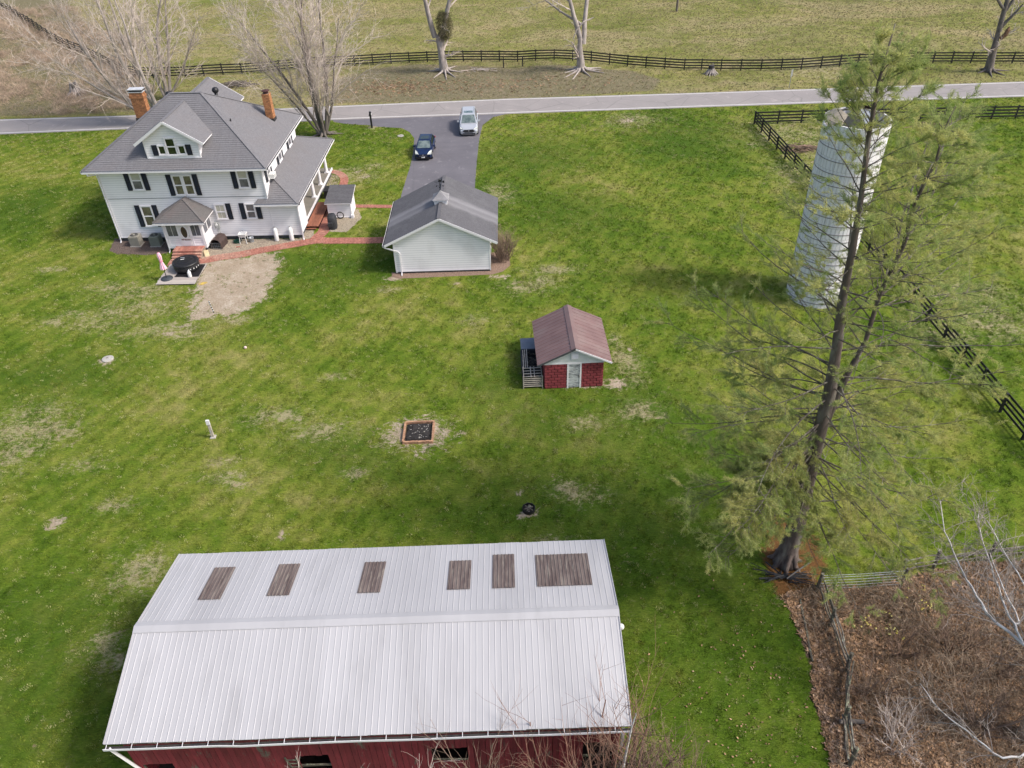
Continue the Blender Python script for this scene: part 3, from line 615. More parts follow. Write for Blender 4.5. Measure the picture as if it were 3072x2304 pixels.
# chimneys of joined bricks
def chimney(c,wx,wy,z0,z1,crown=1):
    x,y=c; core=MB().box(x-wx/2+.02,x+wx/2-.02,y-wy/2+.02,y+wy/2-.02,z0,z1-.01); root=hp(core,'chimney',M['mortar'])
    mb=MB(); ch=.085; k=0; z=z0
    while z<z1-.02:
        ex=.05 if (crown and z>z1-.5 and z<z1-.28) else 0
        for ax in (0,1):
            L=(wx if ax==0 else wy)+2*ex; n_=max(2,round(L/.22)); bl=L/n_; o=(k%2)*bl/2
            for s in (-1,1):
                t=-L/2-o
                while t<L/2-.01:
                    a_=max(t,-L/2)+.006; b_=min(t+bl,L/2)-.006; t+=bl
                    if b_-a_<.03: continue
                    jj=random.uniform(-.004,.006)
                    if ax==0: mb.box(x+a_,x+b_,y+s*(wy/2+ex+jj)-.06,y+s*(wy/2+ex+jj)+.0 if s>0 else y-wy/2-ex-jj+.06,z+.006,z+ch-.006) if s>0 else mb.box(x+a_,x+b_,y-wy/2-ex-jj,y-wy/2-ex+.06,z+.006,z+ch-.006)
                    else: mb.box(x+wx/2+ex-.06,x+wx/2+ex+jj,y+a_,y+b_,z+.006,z+ch-.006) if s>0 else mb.box(x-wx/2-ex-jj,x-wx/2-ex+.06,y+a_,y+b_,z+.006,z+ch-.006)
        z+=ch; k+=1
    tag(mb.build('bricks',M['brick'],root),kind='stuff'); return root
c1=chimney((.62,9.15),1.15,.62,6.9,9.5)
MB().box(.0,1.24,8.8,9.5,9.5,9.56).build('metal_cap',M['flue'],c1); 
[MB().box(a_,a_+.05,b_,b_+.05,9.56,9.72).build('cap_leg',M['black'],c1) for a_ in (.02,1.17) for b_ in (8.82,9.43)]; MB().box(.08,1.16,8.9,9.4,9.56,9.70).build('flue_opening',M['black'],c1)
MB().slab([(-.02,8.78,9.72),(1.26,8.78,9.72),(1.26,9.52,9.72),(-.02,9.52,9.72)],(0,0,.05)).build('cap_lid',M['flue'],c1)
MB().box(0.0,1.3,8.74,9.56,6.9,7.35).build('flashing',M['gutter_dark'],c1)
c2=chimney((12.22,7.75),.62,.62,7.0,9.55,0)
mb=MB().lathe([(.21,9.55),(.21,9.72),(.33,9.74),(.33,9.79),(.05,9.85)],14,(12.22,7.75,0)); mb.build('chimney_pot',M['rust'],c2)
MB().box(11.86,12.58,7.38,8.12,7.0,7.52).build('flashing',M['gutter_dark'],c2)
# turbine vents and pipe
for (u_,n_,z_) in ((4.15,7.4,9.35),(8.35,6.9,9.75)):
    mb=MB().tube([(u_,n_,z_-.5),(u_,n_,z_+.2)],.14,12); mb.lathe([(.15,.2),(.26,.3),(.28,.45),(.2,.6),(.02,.66)],14,(u_,n_,z_)); hp(mb,'roof_vent',M['black'],True)
hp(MB().tube([(10.35,3.45,8.4),(10.35,3.45,8.95)],.05,8),'vent_pipe',M['black'])
# side porch
ZP=3.32; ZT=4.68; PX=15.62; PF=-.42; PN=13.75
A=Vector((PX,PF,ZP)); B=Vector((PX,PN,ZP)); Cc=Vector((W,PF+2.56,ZT)); Dd=Vector((W,PN-2.9,ZT)); Ee=Vector((W,PF,ZP)); NW_=Vector((-.4,PN,ZP)); NW2=Vector((-.4,D,ZT))
mb=MB(); roofplane(mb,[A,B,Dd,Cc]); roofplane(mb,[Ee,A,Cc]); roofplane(mb,[B,NW_,NW2,Dd]); 
hp(mb,'porch_roof',M['shingle'])
mb=MB(); mb.slab([A,B,Dd,Cc],(0,0,-.13)); mb.slab([Ee,A,Cc],(0,0,-.13)); mb.slab([B,NW_,NW2,Dd],(0,0,-.13)); hp(mb,'porch_fascia',M['trim'])
mb=MB(); [mb.bar(a_+Vector((0,0,.05)),b_+Vector((0,0,.05)),.24,.03) for a_,b_ in ((A,Cc),(B,Dd))]; hp(mb,'hip_cap',M['shingle'])
# pent return on the front wall
pr=[(12.05,PF,ZP),(W,PF,ZP),(W,0,ZP+.26),(12.3,0,ZP+.26)]
mb=MB(); roofplane(mb,pr,.13); hp(mb,'porch_roof_return',M['shingle']); hp(MB().slab(pr,(0,0,-.13)),'porch_fascia',M['trim'])
gutter(house,(12.05,PF,ZP-.02),(PX,PF,ZP-.02),(0,-1,0)); gutter(house,(PX,PF,ZP-.02),(PX,PN,ZP-.02),(1,0,0))
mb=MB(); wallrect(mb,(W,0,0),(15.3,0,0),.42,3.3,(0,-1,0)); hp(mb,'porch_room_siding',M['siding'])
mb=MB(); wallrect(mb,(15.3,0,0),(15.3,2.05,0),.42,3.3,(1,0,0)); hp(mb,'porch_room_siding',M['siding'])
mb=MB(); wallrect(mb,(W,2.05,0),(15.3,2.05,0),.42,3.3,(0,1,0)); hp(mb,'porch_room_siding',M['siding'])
hp(MB().box(15.2,15.33,-.03,.1,.38,3.2),'corner_board',M['trim']); hp(MB().box(15.2,15.33,1.98,2.08,.38,3.2),'corner_board',M['trim'])
hp(MB().box(W,15.33,-.035,0,.36,.425),'sill_trim',M['trim'])
downspout(house,[(15.36,-.45,3.2),(15.38,-.08,3.0),(15.38,-.08,.1),(15.45,-.35,.05)])
hp(MB().box(W,15.05,2.08,13.3,0,.56),'porch_base',M['foundation'])
mb=MB(); mb.box(W,15.12,2.09,13.36,.56,.62); hp(mb,'porch_floor',M['porchfloor'])
hp(MB().box(15.12,15.2,2.09,13.42,.44,.64),'porch_edge_board',M['trim']); hp(MB().box(-.2,W,D,13.36,0,.62),'porch_floor',M['porchfloor'])
hp(MB().box(15.0,15.2,2.1,13.5,3.0,3.2),'porch_beam',M['trim'])
def column(u,n):
    mb=MB(); mb.box(u-.2,u+.2,n-.2,n+.2,.62,.7); mb.lathe([(.19,.7),(.19,.76),(.155,.8),(.15,1.4),(.13,2.85),(.16,2.9),(.18,3.0)],16,(u,n,0)); mb.box(u-.18,u+.18,n-.18,n+.18,2.97,3.02); hp(mb,'porch_column',M['trim'])
for n_ in (6.75,9.5,12.25): column(14.88,n_)
for u_ in (10.5,6.5,2.5,-.1): column(u_,13.1)
# enclosed back entry
U0,U1,NF=4.86,7.92,-1.95
EW=2.62
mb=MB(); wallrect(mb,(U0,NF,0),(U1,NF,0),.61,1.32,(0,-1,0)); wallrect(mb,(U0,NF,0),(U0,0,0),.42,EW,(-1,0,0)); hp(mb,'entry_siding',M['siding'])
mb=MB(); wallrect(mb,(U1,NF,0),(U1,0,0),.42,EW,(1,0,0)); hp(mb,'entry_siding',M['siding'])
mb=MB().box(U0+.06,U1-.06,NF+.07,-.02,.3,EW-.02); hp(mb,'entry_core',M['glass_grey'])
mb=MB()
mb.box(U0-.03,U1+.03,NF-.05,NF+.04,.34,.615); mb.box(U0-.03,U1+.03,NF-.05,NF+.04,2.5,EW)
for a_,b_ in ((U0-.03,U0+.17),(5.88,6.0),(6.88,7.0),(U1-.17,U1+.03)): mb.box(a_,b_,NF-.052,NF+.04,.56,2.5)
mb.box(U0+.17,5.88,NF-.05,NF+.04,1.3,1.42); mb.box(7.0,U1-.17,NF-.05,NF+.04,1.3,1.42)
mb.box(U1-.06,U1+.05,NF+.04,0,.34,.56); mb.box(U1+.0,U1+.05,NF+.04,NF+.2,.56,EW)
hp(mb,'entry_frame',M['trim'])
for a_,b_ in ((U0+.17,5.88),(7.0,U1-.17)):
    hp(MB().box(a_,b_,NF-.02,NF+.0,1.42,2.5),'window_screen',M['glass_grey'])
    mb=MB(); mb.box(a_,a_+.03,NF-.03,NF-.02,1.42,2.5); mb.box((a_+b_)/2-.012,(a_+b_)/2+.012,NF-.03,NF-.02,1.42,2.5); hp(mb,'screen_bar',M['trim'])
for a_,b_ in ((NF+.25,NF+.95),(NF+1.08,-.12)):
    w2=MB().box(U1+.015,U1+.03,a_,b_,1.45,2.45); hp(w2,'window_screen',M['glass_grey'])
    hp(MB().box(U1+.02,U1+.05,a_-.07,a_,1.4,2.5).box(U1+.02,U1+.05,b_,b_+.06,1.4,2.5).box(U1+.02,U1+.055,a_-.07,b_+.06,1.36,1.45),'window_trim',M['trim'])
door=hp(MB().box(6.01,6.87,NF-.07,NF-.01,.58,2.48),'door',M['white'])
ring=MB(); pan=MB(); oc=(6.44,1.78); pts=[(oc[0]+.27*math.cos(t*math.pi/14),oc[1]+.52*math.sin(t*math.pi/14)) for t in range(28)]
pan.slab([(x,NF-.076,z) for x,z in pts],(0,-.006,0)); pan.build('oval_pane',glass_mat('brown_glass',(.09,.05,.045),(.05,.03,.03)),door)
ring.tube([(x,NF-.08,z) for x,z in pts+pts[:2]],.03,6,False); ring.build('oval_frame',M['trim'],door)
MB().box(6.12,6.76,NF-.082,NF-.07,.66,1.0).build('kick_panel',M['trim'],door)
MB().tube([(6.8,NF-.08,1.45),(6.8,NF-.13,1.45)],.03,8).build('door_knob',M['rim'],door)
tc=bpy.data.curves.new('lettering','FONT'); tc.body='Welcome'; tc.size=.2; tc.align_x='CENTER'; tc.extrude=.004; tc.offset=.006
to=bpy.data.objects.new('tmp',tc); COL.objects.link(to); dg=bpy.context.evaluated_depsgraph_get(); tm=bpy.data.meshes.new_from_object(to.evaluated_get(dg)); bpy.data.objects.remove(to); tm.materials.clear(); tm.materials.append(mat('sign_red_brown',(.16,.03,.03)))
inst('lettering',tm,door,(6.44,NF-.08,1.06),(math.pi/2,0,0))
hp(MB().box(7.05,7.2,NF-.12,NF-.04,2.36,2.46),'porch_light',M['white']); hp(MB().box(4.7,4.84,-1.2,-1.0,2.4,2.5),'porch_light',M['white'])
# entry roof
a0,a1,nf,zz=4.28,8.42,-2.32,2.74; ap=Vector((6.45,-.03,3.92))
ea=[Vector(p) for p in ((a0,nf,zz),(a1,nf,zz),(a1,-.03,zz),(a0,-.03,zz))]; apf=Vector((6.42,-.45,3.92))
mb=MB(); roofplane(mb,[ea[0],ea[1],apf],.17,.02); roofplane(mb,[ea[1],ea[2],ap,apf],.17,.02); roofplane(mb,[ea[3],ea[0],apf,ap],.17,.02); hp(mb,'entry_roof',M['shingle3'])
mb=MB(); mb.slab([ea[0],ea[1],apf],(0,0,-.09)); mb.slab([ea[1],ea[2],ap,apf],(0,0,-.09)); mb.slab([ea[3],ea[0],apf,ap],(0,0,-.09)); hp(mb,'entry_fascia',M['trim'])
mb=MB(); mb.bar(ea[0]+Vector((0,0,.05)),apf+Vector((0,0,.05)),.2,.03); mb.bar(ea[1]+Vector((0,0,.05)),apf+Vector((0,0,.05)),.2,.03); hp(mb,'hip_cap',M['shingle3'])
gutter(house,(a0,nf,zz-.01),(a1,nf,zz-.01),(0,-1,0))
downspout(house,[(4.5,nf-.06,2.62),(4.82,NF-.09,2.45),(4.82,NF-.09,.15),(4.82,NF-.3,.05)],w_=.06)
mb=MB().box(U0+.1,U1-.1,NF+.1,-.05,0,.36); hp(mb,'entry_foundation',M['foundation'])
# brick steps
stp=empty('brick_steps',HM@Vector((6.6,-2.4,0)),HR,'red brick steps leading up to the small back entry porch','steps')
for k,(n0,n1,zt) in enumerate(((-.45,.40,.54),(-.68,-.45,.38),(-.92,-.68,.23),(-1.14,-.92,.1))):
    st=MB().box(-1.18,1.18,n0,n1,0,zt-.05).build('step',M['mortar'],stp); mb=MB(); x=-1.18
    while x<1.17:
        mb.box(x+.004,x+.092,n0-.01,n1-.006,zt-.05,zt+random.uniform(-.004,.004)); 
        x+=.0985
    x=-1.18
    while x<1.1:
        if zt>.12: mb.box(x+.005,x+.205,n0-.008,n0+.03,zt-.13,zt-.056)
        x+=.213
    tag(mb.build('bricks',M['brick' if k==9 else 'paver'],st),kind='stuff')
# ---------------------------------------------------------------- things round the house (local frame of the house)
def hthing(name,u,n,rz,label,cat,group=None,z=0): return empty(name,HM@Vector((u,n,z)),HR+rz,label,cat,group)
# condensers
def condenser(u,n,mt,label):
    t=hthing('air_conditioner',u,n,0,label,'air conditioner','outdoor air conditioning units')
    MB().box(-.45,.45,-.42,.42,0,.06).build('pad',M['concrete'],t)
    MB().bev(-.40,.40,-.37,.37,.06,.92,.04).build('cabinet',mt,t)
    mb=MB()
    for i in range(14):
        z=.14+i*.05
        mb.box(-.34,.34,-.385,-.37,z,z+.022); mb.box(.40,.412,-.31,.31,z,z+.022); mb.box(-.412,-.40,-.31,.31,z,z+.022)
    mb.build('louvres',mt,t)
    mb=MB(); 
    for r_ in (.31,.24,.17,.10): mb.tube([(r_*math.cos(a*math.pi/10),r_*math.sin(a*math.pi/10),.935) for a in range(21)],.007,4,False)
    mb.build('fan_guard',mt,t); MB().lathe([(.32,.925),(0.01,.925)],20).build('fan_opening',M['black'],t)
    MB().lathe([(.10,.94),(.1,.955),(.01,.96)],12).build('fan_motor',mt,t)
condenser(1.5,-.62,M['acmetal'],'beige air conditioning unit nearest the left corner of the farmhouse')
condenser(3.22,-.68,M['acgreen'],'grey-green air conditioning unit closer to the small back entry porch')
# electric meter
t=hthing('electric_meter',8.42,-.03,0,'grey electric meter box on white siding beside the back entry','meter',z=1.15)
MB().bev(-.2,.2,-.16,0,0,.55,.02).build('meter_box',M['meter'],t); MB().tube([(0,-.16,.33),(0,-.24,.33)],.1,16).build('meter_glass',M['white'],t)
mb=MB().tube([(-.02,-.08,0),(-.02,-.08,-1.1)],.035,8); mb.tube([(.12,-.08,0),(.12,-.08,-1.1)],.03,8); mb.build('conduit',M['meter'],t)
# utility sink
t=hthing('utility_sink',10.5,-.52,0,'white plastic utility sink on four legs against the house wall','sink')
mb=MB(); mb.slab([(-.3,-.27,.85),(.3,-.27,.85),(.3,.27,.85),(-.3,.27,.85)],(0,0,-.03))
mb.v=[];mb.f=[]
o_=[(-.32,-.29),(.32,-.29),(.32,.29),(-.32,.29)]; i_=[(-.27,-.24),(.27,-.24),(.27,.24),(-.27,.24)]; bt=[(-.22,-.2),(.22,-.2),(.22,.2),(-.22,.2)]
V=[(x,y,.86) for x,y in o_]+[(x,y,.86) for x,y in i_]+[(x,y,.6) for x,y in bt]+[(x,y,.8) for x,y in o_]+[(x*1.12,y*1.12,.56) for x,y in bt]
F=[]
for k in range(4):
    q=(k+1)%4; F+=[(k,q,4+q,4+k),(4+k,4+q,8+q,8+k),(k,12+k,12+q,q),(12+k,16+k,16+q,12+q)]
F+=[(8,9,10,11),(19,18,17,16)]
mb.add(V,F); mb.build('basin',M['white'],t)
for sx in (-1,1):
    for sy in (-1,1): MB().bar((sx*.24,sy*.21,.6),(sx*.29,sy*.26,0),.04,.04).build('leg',M['white'],t)
MB().tube([(0,.2,.86),(0,.2,1.05),(0,.05,1.08)],.015,6).build('faucet',M['rim'],t)
t=hthing('bucket',11.12,-.45,0,'grey metal bucket standing right of the utility sink','bucket'); MB().lathe([(.17,0),(.2,.4),(.21,.42),(.19,.42),(.16,.02),(0.001,.02)],16).build('pail',M['galv'],t,smoothf=True); MB().tube([(-.2,0,.4),(-.14,-.12,.28),(.14,-.12,.28),(.2,0,.4)],.008,4).build('handle',M['galv'],t)
t=hthing('garden_pot',9.92,-.5,0,'low green round tub with a coiled green hose by the house wall','tub'); MB().lathe([(.24,0),(.32,.16),(.33,.18),(.30,.17),(.22,.03),(.001,.03)],18).build('bowl',M['green'],t,smoothf=True)
mb=MB(); mb.tube([(.2*math.cos(a*.5)*(1-.004*a),.2*math.sin(a*.5)*(1-.004*a),.06+.004*a) for a in range(40)],.014,5); mb.build('hose',M['green'],t)
for k,(u,n) in enumerate(((13.2,-.34),(14.45,-.3))):
    t=hthing('gas_cylinder',u,n,0,('left' if k==0 else 'right')+' one of two slim white gas cylinders leaning on the house wall','gas cylinder','white gas cylinders along the house wall')
    t.rotation_euler=(-.10,-.02,HR)
    MB().lathe([(.001,0),(.16,.01),(.18,.06),(.18,.95),(.15,1.06),(.07,1.13),(.05,1.16)],18).build('tank',M['white'],t,smoothf=True)
    MB().tube([(0,0,1.14),(0,0,1.24)],.045,8).build('valve',M['rim'],t); MB().tube([(0,0,1.2),(-.1,.08,1.22),(-.2,.2,1.1)],.012,5).build('pipe',M['meter'],t)
# wire crate with brown cover
t=hthing('covered_crate',8.6,-1.15,-.12,'dark brown covered wire pet crate beside the back entry','crate')
mb=MB(); prof=[(-.42,0),(-.42,.55),(-.3,.78),(0,.86),(.3,.78),(.42,.55),(.42,0)]
vs=[(x,y,z) for y in (-.5,.75) for x,z in prof]; mb.add(vs,[(i,i+1,i+8,i+7) for i in range(6)]+[(7,8,9,10,11,12,13)]); mb.build('cover',M['brown'],t)
MB().box(-.36,.36,-.3,.6,.02,.3).build('bedding',M['black'],t)
mb=MB()
for x in np.linspace(-.38,.38,6): mb.tube([(x,-.53,0),(x,-.53,.55)],.008,4)
for z in (.05,.3,.55): mb.tube([(-.38,-.53,z),(.38,-.53,z)],.008,4)
mb.build('wire_door',M['galv'],t)
t=hthing('bench_cushion',8.05,-2.7,.0,'cream cushion leaning against the right side of the brick steps','cushion'); t.rotation_euler=(.75,0,HR+.45); MB().bev(-.2,.2,-.65,.45,0,.16,.06).build('pad',M['cream'],t)
# hot tub platform
t=hthing('deck_platform',7.1,-5.8,0,'small grey wooden platform carrying the black hot tub','deck')
dx=[(-1.42,-1.5),(1.58,-1.5),(1.42,1.6),(-1.5,1.6)]
MB().box(-1.42,1.5,-1.45,1.55,0,.09).build('joists',M['oldwood'],t)
pm=MB().box(-1.5,1.5,-.075,.068,.0,.03); me_=None
for k in range(21):
    y=-1.45+k*.148
    if me_ is None: o=pm.build('plank',M['deckgrey'],t); me_=o.data; o.location=(0.02,y,.09+.001*(k%3))
    else: o=inst('plank',me_,t,(random.uniform(-.02,.05),y,.09+random.uniform(0,.006)))
t=hthing('rubber_mat',7.65,-5.3,0,'black mat under the hot tub on the platform','mat',z=.128); MB().slab([(-.95,-1.0,.0),(.95,-1.0,.0),(.85,.95,.0),(-.8,.95,.0)],(0,0,.015)).build('mat',M['black'],t)
t=hthing('hot_tub',7.3,-5.0,0,'round black inflatable hot tub with a black lid on the platform','hot tub',z=.145)
MB().lathe([(.001,0),(.86,0),(.95,.08),(.98,.3),(.95,.55),(.86,.62)],40).build('tub_wall',M['black'],t,smoothf=True)
MB().lathe([(.97,.52),(1.02,.6),(1.0,.68),(.9,.72),(.74,.73),(.70,.70),(.64,.74),(.3,.77),(.001,.78)],40).build('lid',M['black'],t,smoothf=True)
mb=MB(); mb.box(-.48,-.16,.28,.40,.765,.782); mb.build('label_patch',M['galv'],t); MB().box(-.34,-.06,.08,.15,.775,.785,Matrix.Rotation(.25,4,'Z')).build('brand_stripe',M['white'],t)
for a_ in (-1.05,-.92,-.65,-.38,-.12):
    c,s=math.cos(a_),math.sin(a_); MB().box(-.03,.03,-.012,.012,.28,.38,Matrix.Translation((c*.99,s*.99,0))@Matrix.Rotation(a_+math.pi/2,4,'Z')).build('wall_badge',M['white'],t)
t=hthing('plastic_jug',7.95,-6.3,.3,'white plastic jug standing in front of the hot tub','jug',z=.127); MB().lathe([(.001,0),(.13,0),(.14,.04),(.14,.38),(.10,.47),(.045,.52),(.045,.58),(.001,.58)],14).build('body',M['white'],t,smoothf=True); MB().tube([(.1,0,.46),(.13,0,.4),(.1,0,.34)],.02,6).build('handle',M['white'],t)
# closed striped umbrella
t=hthing('closed_umbrella',6.2,-6.5,0,'closed pink and white striped umbrella on a dark round base','umbrella',z=.127)
mb=MB().lathe([(.001,.1),(.12,.1),(.44,.05),(.46,0),(.001,0)],20); mb.build('base',M['greyslate'],t,smoothf=True)
mb=MB().tube([(0,0,.08),(0,0,.7),(-.04,.02,2.25)],.03,8); mb.build('pole',M['black'],t)
m_,nt_,b_=node_mat('pink_white_stripe'); tcn=nt_.nodes.new('ShaderNodeTexCoord'); sp=nt_.nodes.new('ShaderNodeSeparateXYZ'); nt_.links.new(tcn.outputs['Object'],sp.inputs[0])
at2=math_(nt_,'ARCTAN2',sp.outputs[0],sp.outputs[1]); sn=math_(nt_,'SINE',math_(nt_,'MULTIPLY',at2,8)); nt_.links.new(ramp(nt_,sn,[(.45,(.80,.52,.60)),(.52,(.72,.05,.22))]),b_.inputs['Base Color']); b_.inputs['Roughness'].default_value=.8
mb=MB(); sides=32; prof=[(.02,2.25),(.09,2.18),(.13,1.95),(.12,1.7),(.075,1.52),(.12,1.3),(.19,1.0),(.22,.86)]
n0=0
for r_,z_ in prof:
    for k in range(sides): 
        a=2*math.pi*k/sides; rr=r_*(1+.28*math.sin(a*8)); mb.v.append((rr*math.cos(a)-.02*z_/2.2,rr*math.sin(a)+.01,z_))
for i_ in range(len(prof)-1):
    for k in range(sides): mb.f.append((i_*sides+k,i_*sides+(k+1)%sides,(i_+1)*sides+(k+1)%sides,(i_+1)*sides+k))
mb.build('canopy',m_,t,smoothf=True); MB().tube([(.0+.13*math.cos(a*.52),.13*math.sin(a*.52),1.52) for a in range(13)],.015,5,False).build('tie_strap',M['pink'],t)
# wooden steps / ramp beside the porch
t=hthing('wooden_landing',15.75,4.0,0,'reddish stained plank landing running down beside the porch','deck')
MB().box(-.5,.5,-2.2,2.3,0,.25).build('frame',M['redmortar'],t)
pm=MB().box(-.06,.055,-2.35,2.4,0,.035); o=None
for k in range(9):
    x=-.48+k*.12
    if o is None: o=pm.build('plank',M['deckred'],t); o.location=(x,0,.26)
    else: inst('plank',o.data,t,(x,random.uniform(-.03,.03),.26+random.uniform(0,.006)))
for (y,z) in ((-2.5,.16),(-2.15,.30)): MB().box(-.52,.35,y-.1,y+.1,z-.05,z).build('tread',M['deckred'],t)
MB().box(.56,.95,-.2,2.3,0,.05).build('side_board',M['deckred'],t)
# little well house
t=hthing('pump_house',17.75,4.75,.0,'small white clapboard outbuilding with grey shingled shed roof beside the porch','shed')
hw,hd=.98,.95
for nm,P4,nr in (('wall',[(-hw,-hd),(hw,-hd)],(0,-1,0)),('wall',[(hw,-hd),(hw,hd)],(1,0,0)),('wall',[(-hw,hd),(hw,hd)],(0,1,0)),('wall',[(-hw,-hd),(-hw,hd)],(-1,0,0))):
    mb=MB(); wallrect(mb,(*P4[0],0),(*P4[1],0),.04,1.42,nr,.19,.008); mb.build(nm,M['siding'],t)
MB().box(-hw+.02,hw-.02,-hd+.02,hd-.02,0,1.4).build('core',M['foundation'],t)
for sx in (-1,1): MB().box(sx*hw-.05,sx*hw+.05,-hd-.03,-hd+.05,.04,1.42).build('corner_board',M['trim'],t)
MB().box(-hw-.03,hw+.03,-hd-.04,-hd,.0,.1).build('base_trim',M['trim'],t)
rp=[(-1.18,-1.15,1.42),(1.18,-1.15,1.42),(1.12,1.55,1.92),(-1.12,1.55,1.92)]
mb=MB(); roofplane(mb,rp,.19,.02); mb.build('roof',M['shingle2'],t); MB().slab(rp,(0,0,-.08)).build('roof_edge',M['trim'],t)
MB().box(hw-.02,hw+.2,-hd-.2,-hd+.1,0,.3).build('splash_block',M['trim'],t)
t=hthing('hose_coil',17.8,3.62,0,'black garden hose coiled against the small white outbuilding','hose'); mb=MB()
for k in range(7): 
    r_=.26+.02*(k%3); mb.tube([(r_*math.cos(a*math.pi/10),-.02-k*.012,.34+r_*1.05*math.sin(a*math.pi/10)) for a in range(21)],.016,5,False)
mb.build('coil',M['black'],t)
t=hthing('storage_box',15.95,8.2,0,'black storage chest between the porch and the small outbuilding','storage box')
MB().bev(-.42,.42,-.55,.55,0,.72,.03).build('bin',M['black'],t); MB().bev(-.45,.45,-.58,.58,.73,.8,.03).build('lid',M['black'],t)
t=hthing('covered_grill',17.45,1.95,.15,'barbecue grill under a black fabric cover beside the brick path','grill')
mb=MB(); ring_=[]
prof=[(.0,1.0,1.0),(.5,1.05,1.0),(.95,1.0,.95),(1.1,.8,.8),(1.18,.45,.5)]
sh_=[(math.cos(a*math.pi/12),math.sin(a*math.pi/12)) for a in range(24)]
for z_,kx,ky in prof:
    for c_,s_2 in sh_: mb.v.append((.36*kx*math.copysign(abs(c_)**.6,c_)*(1+.03*math.sin(7*c_)),.55*ky*math.copysign(abs(s_2)**.6,s_2),z_+.04))
for i_ in range(len(prof)-1):
    for k in range(24): mb.f.append((i_*24+k,i_*24+(k+1)%24,(i_+1)*24+(k+1)%24,(i_+1)*24+k))
mb.f.append(tuple(4*24+k for k in range(24))); mb.build('cover',M['blackcloth'],t,smoothf=True)
MB().bev(-.34,.05,-.68,-.3,.35,.72,.04).build('side_shelf',M['blackcloth'],t)
for sx in (-1,1): MB().tube([(sx*.2,-.5,.08),(sx*.2,-.5,.0)],.05,8).build('wheel',M['rim'],t)
# paver lying in the gravel, yellow rope
t=hthing('loose_brick',10.2,-1.35,.1,'single red brick lying loose in the gravel beside the path','brick'); MB().bev(-.17,.17,-.06,.06,0,.07,.01).build('block',M['paver'],t)
t=hthing('yellow_rope',9.2,-7.15,0,'tangle of yellow rope on the bare ground beside the platform','rope'); mb=MB(); pts=[]; 
for k in range(60): a=k*.55; pts.append((.32*math.cos(a)*(.5+.5*math.sin(k*.31)),.2*math.sin(a*1.1),.02+.01*(k%3)))
mb.tube(pts,.012,4); mb.build('rope',mat('yellow_rope_fibre',(.62,.45,.10),(.5,.36,.08),5,.8),t)
# ---------------------------------------------------------------- garage
GRZ=math.radians(-.57)
def banded(src,name):
    m=src.copy(); m.name=name; nt=m.node_tree; b=nt.nodes['Principled BSDF']; tc=nt.nodes.new('ShaderNodeTexCoord'); sp=nt.nodes.new('ShaderNodeSeparateXYZ'); nt.links.new(tc.outputs['Object'],sp.inputs[0])
    y=math_(nt,'ADD',sp.outputs[1],math_(nt,'MULTIPLY_ADD',noise(nt,1.2,4,.6),.5,-.25)); r=ramp(nt,math_(nt,'MULTIPLY',y,.1),[(.235,(0,0,0)),(.28,(.8,.8,.8)),(.31,(.55,.55,.55)),(.34,(.45,.45,.45)),(.37,(1,1,1)),(.40,(.7,.7,.7)),(.44,(0,0,0))])
    old=b.inputs['Base Color'].links[0].from_socket; nt.links.new(mixc(nt,math_(nt,'MULTIPLY',r,.6),old,(.29,.285,.295)),b.inputs['Base Color']); return m
M['shingleg']=banded(M['shingle2'],'garage_shingle_bleached')
t=gar=empty('garage',(-8.57,52.71,0),GRZ,'white clapboard garage with grey gable roof, cupola and weathervane at the end of the driveway','garage')
gw,gd,ge,gr_=7.24,7.15,2.62,4.64; gc=gw/2; ov=.62
MB().box(.06,gw-.06,.06,gd-.06,0,2.5).build('foundation',M['foundation'],t)
def gable(mb,y,nr):
    mb.lap([(0,y,.23),(gw,y,.23),(gw,y,ge),(gc,y,gr_-.12),(0,y,ge)],Z3,nr,.19,.010)
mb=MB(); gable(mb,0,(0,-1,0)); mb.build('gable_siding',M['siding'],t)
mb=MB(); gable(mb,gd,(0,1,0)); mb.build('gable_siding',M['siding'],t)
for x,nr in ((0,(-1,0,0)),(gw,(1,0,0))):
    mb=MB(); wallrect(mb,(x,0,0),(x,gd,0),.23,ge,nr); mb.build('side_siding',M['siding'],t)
for x in (0,gw):
    for y in (0,gd): MB().box(x-.06 if x else -.03,x+.03 if x else .07,y-.03 if not y else y-.06,y+.07 if not y else y+.03,.1,ge-.05).build('corner_board',M['trim'],t)
MB().box(-.02,gw+.02,-.03,.0,.17,.235).build('sill_trim',M['trim'],t)
zl=ge-.04; sl_=(gr_-zl)/(gc+ov); y0,y1=-.3,gd+.3
for s in (-1,1):
    xe=gc+s*(gc+ov); poly=[(xe,y0,zl),(gc,y0,gr_),(gc,y1,gr_),(xe,y1,zl)]
    mb=MB(); roofplane(mb,poly,.17,.02); mb.build('roof',M['shingleg'],t); MB().slab(poly,(0,0,-.09)).build('roof_edge',M['trim'],t)
    MB().bar((xe,y0-.02,zl-.06),(gc,y0-.02,gr_-.06),.035,.17).build('rake_board',M['trim'],t)
MB().bar((gc,y0,gr_+.045),(gc,y1,gr_+.045),.26,.03).build('ridge_cap',M['shingle2'],t)
gutter(t,(-ov,y0,zl),(-ov,y1,zl),(-1,0,0))
downspout(t,[(-ov-.07,y0+.1,zl-.1),(-ov-.05,y0+.1,zl-.2),(.3,-.09,1.95),(.42,-.09,1.8),(.42,-.09,.12),(.44,-.4,.05)])
MB().box(1.0,gw-1,gd,gd+.05,.05,2.3).build('garage_door',M['trim'],t)
cy_=2.9
cu=MB().box(gc-.48,gc+.48,cy_-.48,cy_+.48,gr_-.5,gr_+.22).build('cupola',M['trim'],t)
